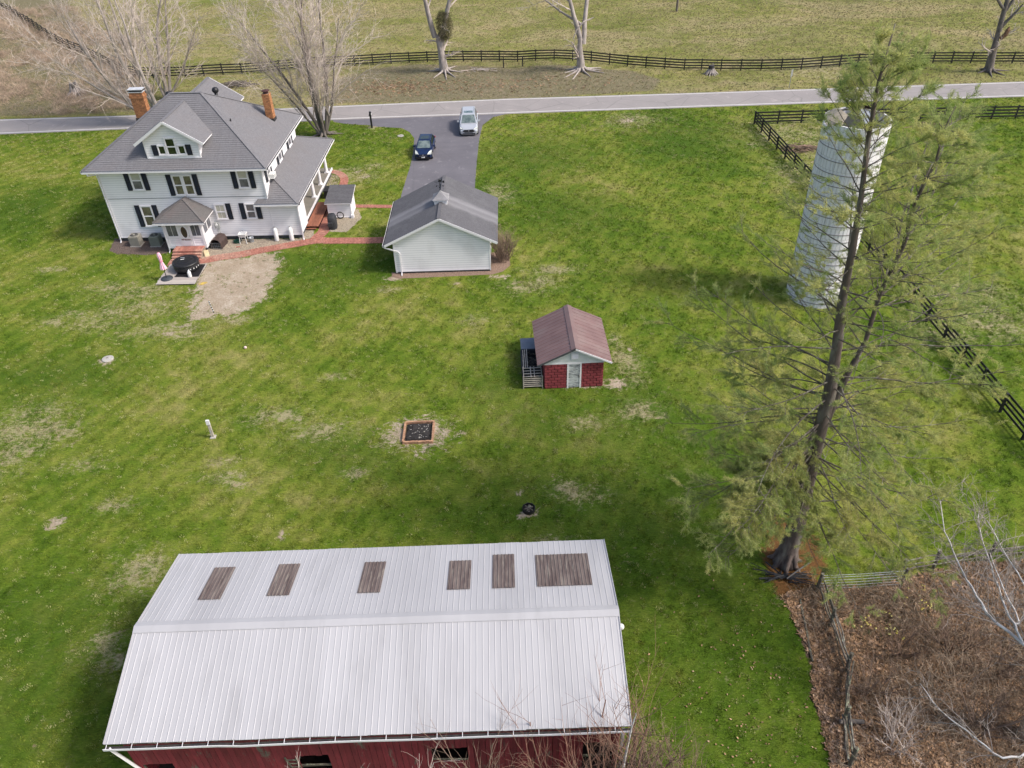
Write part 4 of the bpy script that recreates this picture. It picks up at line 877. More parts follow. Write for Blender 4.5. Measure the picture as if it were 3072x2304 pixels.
mb=MB(); mb.box(gc-.5,gc+.5,cy_-.5,cy_+.5,gr_-.34,gr_-.22); mb.box(gc-.54,gc+.54,cy_-.54,cy_+.54,gr_+.12,gr_+.24); mb.build('cupola_trim',M['trim'],cu)
mb=MB(); q=[(gc-.62,cy_-.62,gr_+.24),(gc+.62,cy_-.62,gr_+.24),(gc+.62,cy_+.62,gr_+.24),(gc-.62,cy_+.62,gr_+.24)]
lv=[(1,.0),(.70,.14),(.42,.29),(.2,.42),(.02,.56)]
for a_ in range(len(lv)-1):
    (k0,h0),(k1,h1)=lv[a_],lv[a_+1]
    for i in range(4):
        p=Vector(q[i]);r_=Vector(q[(i+1)%4]);c0=Vector((gc,cy_,gr_+.24)); f_=lambda v,k,h:c0+(v-c0)*k+Vector((0,0,h)); mb.poly([f_(p,k0,h0),f_(r_,k0,h0),f_(r_,k1,h1),f_(p,k1,h1)])
mb.build('cupola_roof',mat('cupola_metal',(.20,.195,.20),(.30,.29,.30),1.5,.6),cu)
mb=MB(); zt=gr_+.84; mb.tube([(gc,cy_,zt),(gc,cy_,zt+.8)],.018,6); mb.tube([(gc-.25,cy_,zt+.3),(gc+.25,cy_,zt+.3)],.012,5); mb.tube([(gc,cy_-.25,zt+.3),(gc,cy_+.25,zt+.3)],.012,5)
mb.tube([(gc-.38,cy_,zt+.62),(gc+.3,cy_,zt+.62)],.014,5); mb.slab([(gc-.1,cy_,zt+.63),(gc+.14,cy_,zt+.63),(gc+.2,cy_,zt+.85),(gc+.08,cy_,zt+.74),(gc-.03,cy_,zt+.86)],(0,.02,0)); mb.slab([(gc+.22,cy_,zt+.56),(gc+.36,cy_,zt+.52),(gc+.36,cy_,zt+.72),(gc+.22,cy_,zt+.68)],(0,.02,0))
for dx,dy in ((-.25,0),(.25,0),(0,-.25),(0,.25)): mb.box(gc+dx-.035,gc+dx+.035,cy_+dy-.01,cy_+dy+.01,zt+.25,zt+.35)
mb.build('weathervane',M['black'],cu)
# ---------------------------------------------------------------- red block shed
SRZ=math.radians(1.39)
t=empty('block_shed',(2.01,37.83,0),SRZ,'small red painted concrete block shed with faded brown metal gable roof and peeling white door','shed')
sw,sd_,se=3.6,4.35,1.86
MB().box(.04,sw-.04,.04,sd_-.04,0,1.98).build('mortar_wall',M['redmortar'],t)
bw,bh=.40,.203
blk=MB(); blk.v=[];blk.f=[]
vs=[(sx*a_,y_,sz*b_) for a_,b_,y_ in ((.180,.083,0),(.180,.083,-.05),(.168,.071,-.064)) for sx,sz in ((-1,-1),(1,-1),(1,1),(-1,1))]
blk.add(vs,[(0,1,5,4),(1,2,6,5),(2,3,7,6),(3,0,4,7),(4,5,9,8),(5,6,10,9),(6,7,11,10),(7,4,8,11),(8,9,10,11)])
bm_=None
for r_ in range(9):
    x=-bw/2*(r_%2)
    while x<sw-.01:
        a_=max(x,0); b_=min(x+bw,sw); x+=bw
        segs=[(a_,b_)]
        if r_<9:   # door opening 1.38..2.24
            if b_<=1.38 or a_>=2.24: segs=[(a_,b_)]
            else: segs=[s for s in ((a_,1.38),(2.24,b_)) if s[1]-s[0]>.06]
        for s0,s1 in segs:
            zc=.02+bh*(r_+.5); loc=((s0+s1)/2,.02+random.uniform(-.004,.004),zc)
            if bm_ is None: o=blk.build('block',M['redwall'],t); bm_=o.data; o.location=loc; o.scale=((s1-s0)/bw,1,1)
            else: inst('block',bm_,t,loc,(0,0,0),((s1-s0)/bw,1,1))
for x,nr in ((0,-1),(sw,1)):
    mb=MB()
    for r_ in range(9):
        y=-bw/2*(r_%2)
        while y<sd_-.01:
            a_=max(y,0);b_=min(y+bw,sd_);y+=bw
            if b_-a_>.05: mb.box(min(x,x-nr*.06),max(x,x-nr*.06),a_+.008,b_-.008,.02+bh*r_+.006,.02+bh*(r_+1)-.006)
    tag(mb.build('block_wall',M['redwall'],t),kind='stuff')
MB().box(.0,sw,sd_-.02,sd_,0,1.86).build('rear_wall',M['redwall'],t)
def peel(name):
    m,nt,b=node_mat(name); v=mapping(nt,(1,1,4.5)); f=noise(nt,2.6,6,.7,v,.5); g=noise(nt,.9,3,.6); s=math_(nt,'ADD',math_(nt,'MULTIPLY',f,.7),math_(nt,'MULTIPLY',g,.3))
    nt.links.new(ramp(nt,s,[(.43,(.60,.63,.62)),(.50,(.40,.42,.42)),(.56,(.11,.12,.13))]),b.inputs['Base Color']); b.inputs['Roughness'].default_value=.85; bump(nt,b,f,.5,.01); return m
d=MB().box(1.47,2.15,-.035,.0,.05,1.82).build('door',peel('peeling_door_paint'),t)
mb=MB(); [mb.box(1.47,2.15,-.042,-.035,z,z+.012) for z in np.arange(.2,1.8,.11)]; mb.build('door_board_seams',M['meter'],d); MB().box(2.08,2.11,-.07,-.035,.85,.98).build('door_handle',M['rust'],d)
mb=MB(); mb.box(1.37,1.47,-.06,.0,.0,1.9); mb.box(2.15,2.25,-.06,.0,.0,1.9); mb.box(1.47,2.15,-.06,.0,1.82,1.9); mb.build('door_frame',M['trim'],t)
rz_=3.1; zl=1.98; xe0,xe1=-.45,4.06; xc=1.83; y0,y1=-.24,4.6
wg=mat('faded_white_boards',(.76,.77,.76),(.62,.64,.62),2,.8)
zg=1.9; 
sL=lambda x: zl+(rz_-zl)*(x-xe0)/(xc-xe0) if x<xc else zl+(rz_-zl)*(xe1-x)/(xe1-xc)
mb=MB().lap([(0.0,-.02,zg),(sw,-.02,zg),(sw,-.02,sL(sw)-.05),(xc,-.02,rz_-.06),(0,-.02,sL(0)-.05)],Z3,(0,-1,0),.19,.02); mb.build('gable_boards',wg,t)
MB().slab([(0,sd_,zg),(sw,sd_,zg),(sw,sd_,sL(sw)-.05),(xc,sd_,rz_-.06),(0,sd_,sL(0)-.05)],(0,-.05,0)).build('gable_boards',wg,t)
MB().box(-.02,sw+.02,-.05,-.005,zg-.04,zg+.03).build('gable_trim',M['trim'],t)
v_=MB().box(1.6,2.06,-.10,-.03,2.2,2.66).build('gable_vent',M['trim'],t); mb=MB().box(1.66,2.0,-.105,-.1,2.26,2.6); mb.build('vent_opening',M['black'],v_)
mb=MB(); [mb.slab([(1.66,-.125,z),(2.0,-.125,z),(2.0,-.106,z+.04),(1.66,-.106,z+.04)],(0,.004,.006)) for z in np.arange(2.28,2.58,.055)]; mb.build('vent_louvre',M['trim'],v_)
def rib_panel(w_,L,nr=2,rh=.022,rw=.05,th=.004):
    """ribbed sheet in local x (width) and y (length, downhill)"""
    prof=[(0,0)]; p=w_/nr
    for k in range(nr):
        c=(k+.5)*p; prof+=[(c-rw/2-.012,0),(c-rw/2+.006,rh),(c+rw/2-.006,rh),(c+rw/2+.012,0)]
    prof.append((w_,0)); n_=len(prof); mb=MB(); seg=1
    for y in (0,L):
        for x,z in prof: mb.v.append((x,y,z))
    for i in range(n_-1): mb.f.append((i,i+1,n_+i+1,n_+i))
    k=len(mb.v); mb.add([(x,L,z) for x,z in prof]+[(x,L,z-.012) for x,z in prof],[(i,i+1,n_+i+1,n_+i) for i in range(n_-1)]); return mb
def panels(par,name,mt,p_top,p_bot,axis_len,n_,nr,mtx=None,rh=.022,rw=.05,jit=.0,lift=.012):
    """sheets from ridge point to eave point, stepping along +y local of the parent"""
    T=Vector(p_top);B=Vector(p_bot); L=(B-T).length; w_=axis_len[1]/n_; ax=Vector(axis_len[0]); dn=(B-T).normalized(); nr_=ax.cross(dn)
    if nr_.z<0: nr_=-nr_; flip=True
    else: flip=False
    me_=None
    for k in range(n_):
        p=T+ax*(w_*k)
        R_=Matrix((( ax.x,dn.x,nr_.x,p.x),(ax.y,dn.y,nr_.y,p.y),(ax.z,dn.z,nr_.z,p.z),(0,0,0,1)))
        R_=R_@Matrix.Translation((0,0,lift+.0015*(k%2)))
        if me_ is None: o=rib_panel(w_,L,nr,rh,rw).build(name,mt,par); me_=o.data
        else: o=inst(name,me_,par)
        o.matrix_local=R_@Matrix.Diagonal((1.006,1+random.uniform(0,jit),1,1))
for xe in (xe0,xe1):
    slope=[(xe,y0,zl),(xc,y0,rz_),(xc,y1,rz_),(xe,y1,zl)]
    MB().slab(slope,(0,0,-.05)).build('roof_deck',M['oldwood'],t)
    ax=Vector((0,1,0)); Tt=Vector((xc,y0,rz_));Bt=Vector((xe,y0,zl))
    if ax.cross((Bt-Tt)).z<0: pass
    panels(t,'roof_panel',M['shedroof'],Tt,Bt,(ax,y1-y0),7 if xe<0 else 6,2,rh=.03,rw=.07)
    MB().bar((xe,y0-.02,zl-.05),(xc,y0-.02,rz_-.05),.03,.1).build('rake_board',M['trim' if xe>0 else 'foundation'],t)
mb=MB()
for xe in (-1,1): 
    s_=(rz_-zl)/(xc-xe0) if xe<0 else (rz_-zl)/(xe1-xc); mb.slab([(xc,y0-.02,rz_+.055),(xc,y1+.02,rz_+.055),(xc+xe*.26,y1+.02,rz_+.055-.26*s_),(xc+xe*.26,y0-.02,rz_+.055-.26*s_)],(0,0,-.01))
mb.build('ridge_cap',M['shedroof'],t)
# slatted rack and boxes on the shed's left side
SM=Matrix.Translation((2.01,37.83,0))@Matrix.Rotation(SRZ,4,'Z')
rk=empty('slatted_rack',SM@Vector((-.72,1.1,0)),SRZ,'weathered pale wooden lattice rack stacked against the left wall of the red shed','rack')
PW=mat('pale_grey_wood',(.50,.45,.38),(.34,.30,.25),4,.85,.2,30,objrand=.15)
for k in range(5): z=.18+.15*k; MB().bar((-.58,-1.0,z),(.62,-1.02,z),.03,.06,(0,0,1)).build('slat',PW,rk)
for k in range(4): y=-.92+.26*k; MB().bar((-.58,y,.88+.02*k),(.62,y,.88+.02*k),.055,.03).build('slat',PW,rk)
for x in (-.55,-.1,.12,.56): MB().bar((x,-1.02,.9),(x,-.05,.99),.05,.03).build('rail',PW,rk)
for x in (-.58,.6): MB().bar((x,-1.0,0),(x,-1.0,.95),.06,.06,(0,1,0)).build('post',PW,rk)
MB().box(-.6,.62,-.95,-.1,0.04,.16).build('dark_base',M['black'],rk)
pl_=empty('stick_pile',SM@Vector((-.72,2.2,0)),SRZ,'open black crate of dead sticks and boards beside the left wall of the red shed','crate')
MB().box(-.55,.6,-.9,.9,0,.25).box(-.6,-.53,-.95,.95,.0,.75).box(-.53,.6,.88,.95,0,.75).box(-.53,.6,-.95,-.9,0,.75).build('crate',M['blackcloth'],pl_)
for k in range(3): x=-.5+.12*k; MB().bar((x,-1.0,.80),(x+.05,.9,.78+.04*k),.05,.05).build('board',PW,pl_)
mb=MB()
for k in range(60):
    a=Vector((random.uniform(-.45,.6),random.uniform(-.85,.85),random.uniform(.3,.7))); d_=Vector((random.uniform(-1,1),random.uniform(-1,1),random.uniform(-.3,.5))).normalized()*random.uniform(.3,.8); mb.tube([a,a+d_*.5+Vector((0,0,.03)),a+d_],.014,4)
tag(mb.build('sticks',M['oldwood'],pl_),kind='stuff')
bx=empty('lidded_bin',SM@Vector((-.72,3.75,0)),SRZ,'dark grey lidded storage bin behind the rack beside the red shed','bin'); MB().bev(-.52,.52,-.55,.6,0,.78,.03).build('bin',M['blackcloth'],bx); MB().bev(-.56,.56,-.58,.64,.78,.86,.03).build('lid',mat('slate_lid',(.16,.18,.22),(.13,.15,.18),2,.5),bx)
# ---------------------------------------------------------------- barn
t=barn=empty('barn',(-5.4,18.0,0),0,'long low barn with pale ribbed metal roof, brown skylight sheets and worn red board walls','barn')
bO=Vector((5.4,-18.0,0)) # world->local
def bl(x,y,z): return Vector((x,y,z))+bO
X0,X1=-14.55,3.72; YS,YN=13.88,22.2; ZEa=4.0; ZRr=5.05; YR=17.85
wx0,wx1,wy0,wy1=-14.25,3.45,14.22,21.9
op=[(-14.05,-12.85,.0,1.83),(-8.25,-7.1,1.05,2.07),(-3.4,-2.15,1.45,2.27),(2.05,3.25,.2,2.3)]
nb=80; bwid=(wx1-wx0)/nb
bcache={}
for k in range(nb):
    xa=wx0+k*bwid; xm=xa+bwid/2; segs=[(0.02,3.97)]
    for (a_,b_,z0,z1) in op:
        if a_-.02<xm<b_+.02:
            segs=[(z1+random.uniform(-.03,.02),3.97)]+([(0.02,z0-random.uniform(0,.1))] if z0>.3 else [])
    for (z0,z1) in segs:
        mb=MB().box(-bwid/2+.006+random.uniform(0,.006),bwid/2-.004,-.014,.014,z0,z1)
        o=mb.build('wall_board',M['barnwood'],t); o.location=bl(xm,wy0+random.uniform(-.006,.006),0); o.rotation_euler=(0,random.uniform(-.002,.002),0)
MB().slab([bl(wx0,wy1,0),bl(wx1,wy1,0),bl(wx1,wy1,3.9),bl(wx0,wy1,3.9)],(0,-.03,0)).build('rear_wall',M['barnwood'],t)
for x in (wx0,wx1):
    MB().slab([bl(x,wy0+.02,0),bl(x,wy1,0),bl(x,wy1,3.9),bl(x,YR,4.85),bl(x,wy0+.02,3.9)],(.03 if x<0 else -.03,0,0)).build('end_wall',M['barnwood'],t)
mb=MB()
for x in np.linspace(wx0+.1,wx1-.1,8): mb.add([bl(x,wy0+.1,0)],[]) if False else mb.box(*(lambda p,q:(p.x,q.x,p.y,q.y,p.z,q.z))(bl(x-.07,wy0+.03,0),bl(x+.07,wy0+.17,3.9)))
for z in (1.2,2.6): mb.box(*(lambda p,q:(p.x,q.x,p.y,q.y,p.z,q.z))(bl(wx0,wy0+.02,z),bl(wx1,wy0+.07,z+.1)))
mb.build('wall_frame',M['oldwood'],t)
o=MB().box(*(lambda p,q:(p.x,q.x,p.y,q.y,p.z,q.z))(bl(wx0,wy0,0.01),bl(wx1,wy1,.03))).build('dirt_floor',M['brown'],t)
for (ys_,n_) in ((YS,27),(YN,27)):
    Tt=bl(X0,YR,ZRr); Bt=bl(X0,ys_,ZEa)
    if ys_==YS:   # keep x axis order so the sheet faces up
        pass
    panels(t,'roof_panel',M['tin'],Tt,Bt,(Vector((1,0,0)),X1-X0),20,4,rh=.011,rw=.024,jit=.006)
    MB().slab([bl(X0,YR,ZRr-.01),bl(X1,YR,ZRr-.01),bl(X1,ys_,ZEa-.01),bl(X0,ys_,ZEa-.01)],(0,0,-.07)).build('roof_deck',M['oldwood'],t)
    for x in (X0,X1): MB().bar(bl(x,YR,ZRr-.02),bl(x,ys_,ZEa-.02),.03,.13).build('rake_trim',M['tin'],t)
mb=MB(); nseg=8
for s in (-1,1):
    yb=YR+s*.22; zb=ZRr+.06-.22*(.25)
    mb.slab([bl(X0-.02,YR,ZRr+.075),bl(X1+.02,YR,ZRr+.075),bl(X1+.02,yb,zb-.01),bl(X0-.02,yb,zb-.01)],(0,0,-.012))
    mb.slab([bl(X0-.02,yb,zb-.01),bl(X1+.02,yb,zb-.01),bl(X1+.02,yb+s*.03,zb-.03),bl(X0-.02,yb+s*.03,zb-.03)],(0,0,-.012))
mb.build('ridge_cap',M['tin'],t)
for k,(a_,b_,ya,yb) in enumerate(((-12.68,-11.79,21.18,19.22),(-10.0,-9.1,21.25,19.31),(-6.4,-5.5,21.19,19.29),(-2.85,-1.94,21.08,19.3),(-1.06,-.16,21.39,19.29),(.71,2.9,21.27,19.3))):
    zf=lambda y:ZRr-(ZRr-ZEa)*(y-YR)/(YN-YR)
    nn_=6 if k<5 else 15
    pan=rib_panel(b_-a_,(Vector((0,ya,zf(ya)))-Vector((0,yb,zf(yb)))).length,nn_,.02,.035).build('skylight_sheet',M['tin_sky'],t)
    dn=Vector((0,ya-yb,zf(ya)-zf(yb))).normalized(); nr_=Vector((1,0,0)).cross(dn); p=bl(a_,yb,zf(yb))+nr_*.042
    pan.matrix_local=Matrix(((1,dn.x,nr_.x,p.x),(0,dn.y,nr_.y,p.y),(0,dn.z,nr_.z,p.z),(0,0,0,1)))
# sagging gutter on brackets
gx=np.linspace(X0,X1,24); dev=[.015*math.sin(x*1.3)+(.06 if -10.6<x<-8.8 else 0)*math.sin((x+10.6)/1.8*math.pi) for x in gx]
mb=MB()
for i in range(23):
    a_=bl(gx[i],YS-.17,ZEa-.06-dev[i]); b_=bl(gx[i+1],YS-.17,ZEa-.06-dev[i+1]); mb.slab([a_,b_,b_+Vector((0,.015,0)),a_+Vector((0,.015,0))],(0,0,-.11))
g_=mb.build('gutter',M['trim'],t)
mb=MB()
for i in range(23):
    a_=bl(gx[i],YS-.155,ZEa-.15-dev[i]); b_=bl(gx[i+1],YS-.155,ZEa-.15-dev[i+1]); mb.slab([a_,b_,b_+Vector((0,.14,0)),a_+Vector((0,.14,0))],(0,0,-.01))
mb.build('gutter_trough',M['gutter_dark'],g_)
for x in np.arange(X0+.1,X1,.88): MB().bar(bl(x,YS-.17,ZEa-.075),bl(x,YS+.04,ZEa-.02),.018,.010).build('gutter_bracket',M['trim'],g_)
MB().bar(bl(X0+.2,YS-.1,ZEa-.15),bl(X0+.55,YS+.28,1.2),.09,.09).build('downspout',M['trim'],t)
MB().bar(bl(X0+.55,YS+.28,1.2),bl(X0+.55,YS+.28,0),.09,.09,(0,1,0)).build('downspout',M['trim'],t)
MB().bar(bl(X1-.2,YS-.1,ZEa-.17),bl(X1-.22,YS+.2,3.4),.1,.1).build('downspout',M['trim'],t); MB().bar(bl(X1-.22,YS+.2,3.4),bl(X1-.22,YS+.2,0),.1,.1,(0,1,0)).build('downspout',M['trim'],t)
q=bl(X1+.12,YR-.25,4.3); MB().lathe([(.001,.16),(.09,.14),(.11,.05),(.1,0),(.001,0)],12,tuple(q)).bar(q+Vector((-.2,0,.1)),q+Vector((0,0,.1)),.04,.04).build('gable_lamp',M['white'],t)
MB().bar(bl(-3.4,wy0-.03,1.52),bl(-2.1,wy0-.03,1.44),.03,.09).build('window_sill_board',M['oldwood'],t)
mb=MB(); mb.bar(bl(-8.75,wy0-.05,2.05),bl(-8.6,wy0-.05,1.0),.03,.06); mb.bar(bl(-8.35,wy0-.05,2.0),bl(-8.3,wy0-.05,.9),.03,.06)
for z in (1.1,1.35,1.6,1.85): mb.bar(bl(-8.7,wy0-.05,z),bl(-8.32,wy0-.05,z),.03,.05)
mb.build('wall_ladder',M['oldwood'],t)
# ---------------------------------------------------------------- silo
m,nt,b=node_mat('silo_concrete'); f=noise(nt,1.2,6,.7,mapping(nt,(1.2,1.2,.6))); col=ramp(nt,f,[(.35,(.88,.85,.86)),(.6,(.80,.775,.78)),(.76,(.46,.43,.41))])
f2=noise(nt,1.8,6,.75,mapping(nt,(2.2,2.2,.22))); col=mixc(nt,ramp(nt,f2,[(.60,(0,0,0)),(.69,(.75,.75,.75))]),col,(.16,.15,.15))
tcn=nt.nodes.new('ShaderNodeTexCoord'); sx=nt.nodes.new('ShaderNodeSeparateXYZ'); nt.links.new(tcn.outputs['Object'],sx.inputs[0])
ang=math_(nt,'MULTIPLY',math_(nt,'ARCTAN2',sx.outputs[1],sx.outputs[0]),1.96); cb=nt.nodes.new('ShaderNodeCombineXYZ'); nt.links.new(ang,cb.inputs[0]); nt.links.new(sx.outputs[2],cb.inputs[1])
br=nt.nodes.new('ShaderNodeTexBrick'); br.inputs['Scale'].default_value=1; br.inputs['Brick Width'].default_value=.26; br.inputs['Row Height'].default_value=.76; br.inputs['Mortar Size'].default_value=.012; br.inputs['Color1'].default_value=(1,1,1,1); br.inputs['Color2'].default_value=(.80,.80,.82,1); br.inputs['Mortar'].default_value=(.35,.34,.34,1)
nt.links.new(cb.outputs[0],br.inputs['Vector']); col=mixc(nt,.6,col,mixc(nt,1.,col,br.outputs[0],'MULTIPLY'))
nt.links.new(col,b.inputs['Base Color']); b.inputs['Roughness'].default_value=.85; bump(nt,b,br.outputs['Fac'],.3,.02); M['silo']=m
t=empty('silo',(22.0,47.7,0),0,'tall white concrete stave silo with metal hoops and broken open top behind the pine','silo')
R0=1.98; HS=12.7
# staves: one thin wedge box per column, joined per ring so the broken rim is real
mb=MB(); ns=48
for k in range(ns):
    a0=2*math.pi*k/ns+.004; a1=2*math.pi*(k+1)/ns-.004; top=HS+.0
    da=((k+.5)/ns*360)%360
    if 150<da<215: top=HS-.38*math.sin((da-150)/65*math.pi)
    rj=R0+random.uniform(-.008,.008)
    ring_=[(r_*math.cos(a),r_*math.sin(a)) for a in (a0,a1) for r_ in (rj,rj-.09)]
    vs=[(x,y,z) for z in (0,top+random.uniform(-.02,.02)) for x,y in ring_]
    mb.add(vs,[(0,4,6,2),(1,3,7,5),(4,5,7,6),(0,1,5,4),(2,6,7,3)])
tag(mb.build('staves',M['silo'],t),kind='stuff')
MB().lathe([(R0-.1,0),(R0-.1,HS-.5)],48).build('inner_wall',M['concrete'],t)
HOOP=mat('rusty_hoop',(.17,.16,.17),(.26,.23,.22),8,.6,metal=.5); z=.35; hm=None
while z<HS:
    if hm is None: o=MB().lathe([(R0+.001,-.018),(R0+.026,-.018),(R0+.026,.018),(R0+.001,.018)],48).build('hoop',HOOP,t); hm=o.data; o.location=(0,0,z)
    else: inst('hoop',hm,t,(0,0,z),(random.uniform(-.003,.003),random.uniform(-.003,.003),random.random()*6))
    z+=.42 if z<2.5 else (.56 if z<7 else .78)
# remains of the roof
mb=MB(); mb.slab([(-1.9,-.2,HS),(-1.45,-1.25,HS),(-.95,-.6,HS+.4),(-1.15,.0,HS+.5)],(0,0,.03)); mb.slab([(-1.9,-.15,HS),(-1.15,.05,HS+.5),(-1.3,.8,HS+.35),(-1.75,.9,HS)],(0,0,.03)); mb.build('roof_fragment',mat('tan_plywood',(.45,.38,.28),(.33,.28,.21),5,.85),t)
MB().slab([(.0,-.9,HS-.05),(.6,-1.0,HS-.05),(.65,.4,HS+.35),(.05,.5,HS+.4)],(0,0,.03)).build('roof_sheet',M['galv'],t)
mb=MB()
for a in (.3,.9,1.6,2.3,3.3): mb.bar((1.9*math.cos(a),1.9*math.sin(a),HS),(.5*math.cos(a+.2),.5*math.sin(a+.2),HS+.45),.06,.08)
mb.build('roof_rafter',M['oldwood'],t)
mb=MB(); mb.lathe([(1.93,0),(.9,.5)],24,(0,0,HS+.02),math.radians(25),math.radians(80)); mb.build('roof_cone',M['rust'],t)
MB().tube([(-.6,1.0,HS+.6),(-.65,1.0,HS+1.5),(-.9,1.0,HS+1.9)],.03,5).tube([(-.65,1.0,HS+1.5),(-.5,1,HS+1.85)],.02,4).build('bent_pipe',M['galv'],t)
mb=MB(); mb.box(-.32,.32,-R0-.28,-R0+.02,.3,HS-.8,Matrix.Rotation(math.radians(128),4,'Z')); mb.build('chute',M['silo'],t)
# ---------------------------------------------------------------- fences
def fence(pts,label,group=None,h=1.4,sp=2.44,levels=(.3,.62,.94,1.27),terr=False,side=-1,name='board_fence'):
    P=[Vector((p[0],p[1],0)) for p in pts]; S=[0]
    for i in range(len(P)-1): S.append(S[-1]+(P[i+1]-P[i]).length)
    n=max(1,round(S[-1]/sp)); Q=[]
    for k in range(n+1):
        d=S[-1]*k/n
        for i in range(len(P)-1):
            if d<=S[i+1]+1e-6: q=P[i].lerp(P[i+1],(d-S[i])/(S[i+1]-S[i])); break
        q.z=hz(q.x,q.y) if terr else 0; Q.append(q)
    base=Q[0].copy(); t=empty(name,base,0,label,'fence',group)
    pm=MB().box(-.065,.065,-.065,.065,-.15,h); me_=None
    for k,q in enumerate(Q):
        d=(Q[min(k+1,n)]-Q[max(k-1,0)]); a=math.atan2(d.y,d.x)+random.uniform(-.05,.05); rot=(random.uniform(-.015,.015),random.uniform(-.015,.015),a)
        if me_ is None: o=pm.build('post',M['fence'],t); me_=o.data; o.location=q-base; o.rotation_euler=rot
        else: o=inst('post',me_,t,q-base,rot,(1,1,random.uniform(.98,1.03)))
    for k in range(n):
        a,b_=Q[k],Q[k+1]; d=(b_-a).normalized(); sd=Vector((-d.y,d.x,0))*side*.085
        for z in levels:
            za=random.uniform(-.012,.012); mb=MB().bar(a+sd+Vector((0,0,z+za))-d*.05-base,b_+sd+Vector((0,0,z+random.uniform(-.012,.012)))+d*.05-base,.028,.155)
            mb.build('rail',M['fence'],t)
    return t
def z2_(x,y): return (x*.4973,y*.4973)
far=[(-180,-30),z2_(60,75),z2_(128,122),z2_(200,163),z2_(270,213),z2_(350,262),(300,186),(385,229),z2_(1143,465),z2_(1500,445),(900,207),(1000,200)]+[(1000+x*.4973,y*.4973) for x,y in ((308,385),(541,375),(770,370),(1000,370),(1180,368),(1297,362),(1409,365),(1520,372),(1626,382),(1737,396),(1845,405),(1953,413),(2061,420),(2170,427))]+[(2000+x*.4846,y*.4846) for x,y in ((165,433),(383,437),(490,437),(603,437),(716,434),(826,430),(941,422),(1050,413),(1165,403),(1380,398),(1607,392),(1831,390),(2045,392),(2155,392),(2400,392))]
fence(GP(far,True),'long black four-board fence winding along the pasture beyond the road',terr=True)
fence([(26.74,81.91),(33.75,81.82),(52.97,81.0),(64,80.6)],'black board fence running along the near side of the road at right')
fence([(26.74,81.91),(27.44,66.14),(28.25,44),(28.3,38.0),(28.38,30),(28.4,27)],'black board fence running from the roadside corner down past the silo',side=1)
# dry wash gate boards under the far fence
gt=empty('water_gap_boards',G(1513,203,0,True),0,'short black lower boards closing the ditch gap under the far fence','fence panel')
for z in (-.35,-.05): MB().bar((-.3,-.05,z),(2.6,-.05,z),.03,.12).build('board',M['fence'],gt)
for x in (-.1,2.4): MB().box(x-.07,x+.07,-.07,.07,-.7,1.35).build('post',M['fence'],gt)
# old grey rail fence in the lower right corner
def oldfence(name,pp,label,levels,endz=0):
    P=[G(x,y) for x,y in pp]; t=empty(name,P[0],0,label,'fence','old grey rail fences at the wood edge')
    for q in P: MB().tube([q-P[0]-Vector((0,0,.2)),q-P[0]+Vector((random.uniform(-.08,.08),random.uniform(-.08,.08),1.25))],.08,7).build('post',M['oldwood'],t)
    for a,b_ in zip(P[:-1],P[1:]):
        for z in levels:
            z*=.8; j=lambda s:Vector((random.uniform(-s,s),random.uniform(-s,s),random.uniform(-s,s)))
            a_=a-P[0]+Vector((0,0,z))+j(.09); c_=b_-P[0]+Vector((0,0,z))+j(.09); MB().tube([a_,a_.lerp(c_,.35)+j(.06),a_.lerp(c_,.7)+j(.06),c_],random.uniform(.03,.042),6).build('rail',M[random.choice(('oldwood','oldwood','lichen'))],t)
    return t
oldfence('rail_fence',[(2452,1765),(2490,1880),(2538,2015),(2528,2165),(2548,2300)],'tumbledown grey rail fence running down the edge of the fallen leaves',(.25,.5,.75,1.0,1.15))
oldfence('rail_fence',[(2700,1728),(2800,1706),(2960,1682),(3120,1665)],'old rail fence half hidden by bare twigs at the right edge',(.45,.8,1.15))
wf=empty('wire_fence',G(2450,1775),0,'sagging wire fence strung between old posts near the pine','fence')
A_=G(2450,1775); B_=G(2700,1760)
for z in (.2,.4,.6,.8,1.0,1.15): MB().tube([Vector((0,0,z)),(B_-A_)*.5+Vector((0,0,z-.04)),B_-A_+Vector((0,0,z))],.012,4).build('wire',M['galv'],wf)
for p in (Vector((0,0,0)),B_-A_): MB().tube([p-Vector((0,0,.2)),p+Vector((0,0,1.3))],.07,7).build('post',M['oldwood'],wf)
lg=empty('fallen_post',G(2515,2172),0,'short brown log lying across the old rail fence','log'); MB().tube([(0,0,.2),(.5,-.02,.22),(.95,-.03,.16)],.09,9).build('log',M['bark'],lg)
lg=empty('garden_edging_timber',G(2400,1800),0,'thin dark timber edging lying along the lawn beside the fallen leaves','timber')
a_=G(2400,1795);c_=G(2437,1980); MB().tube([(0,0,.05)]+[(a_.lerp(c_,k/5)-a_)+Vector((random.uniform(-.03,.03),0,.05)) for k in range(1,6)],.05,5).build('timber',M['oldwood'],lg)
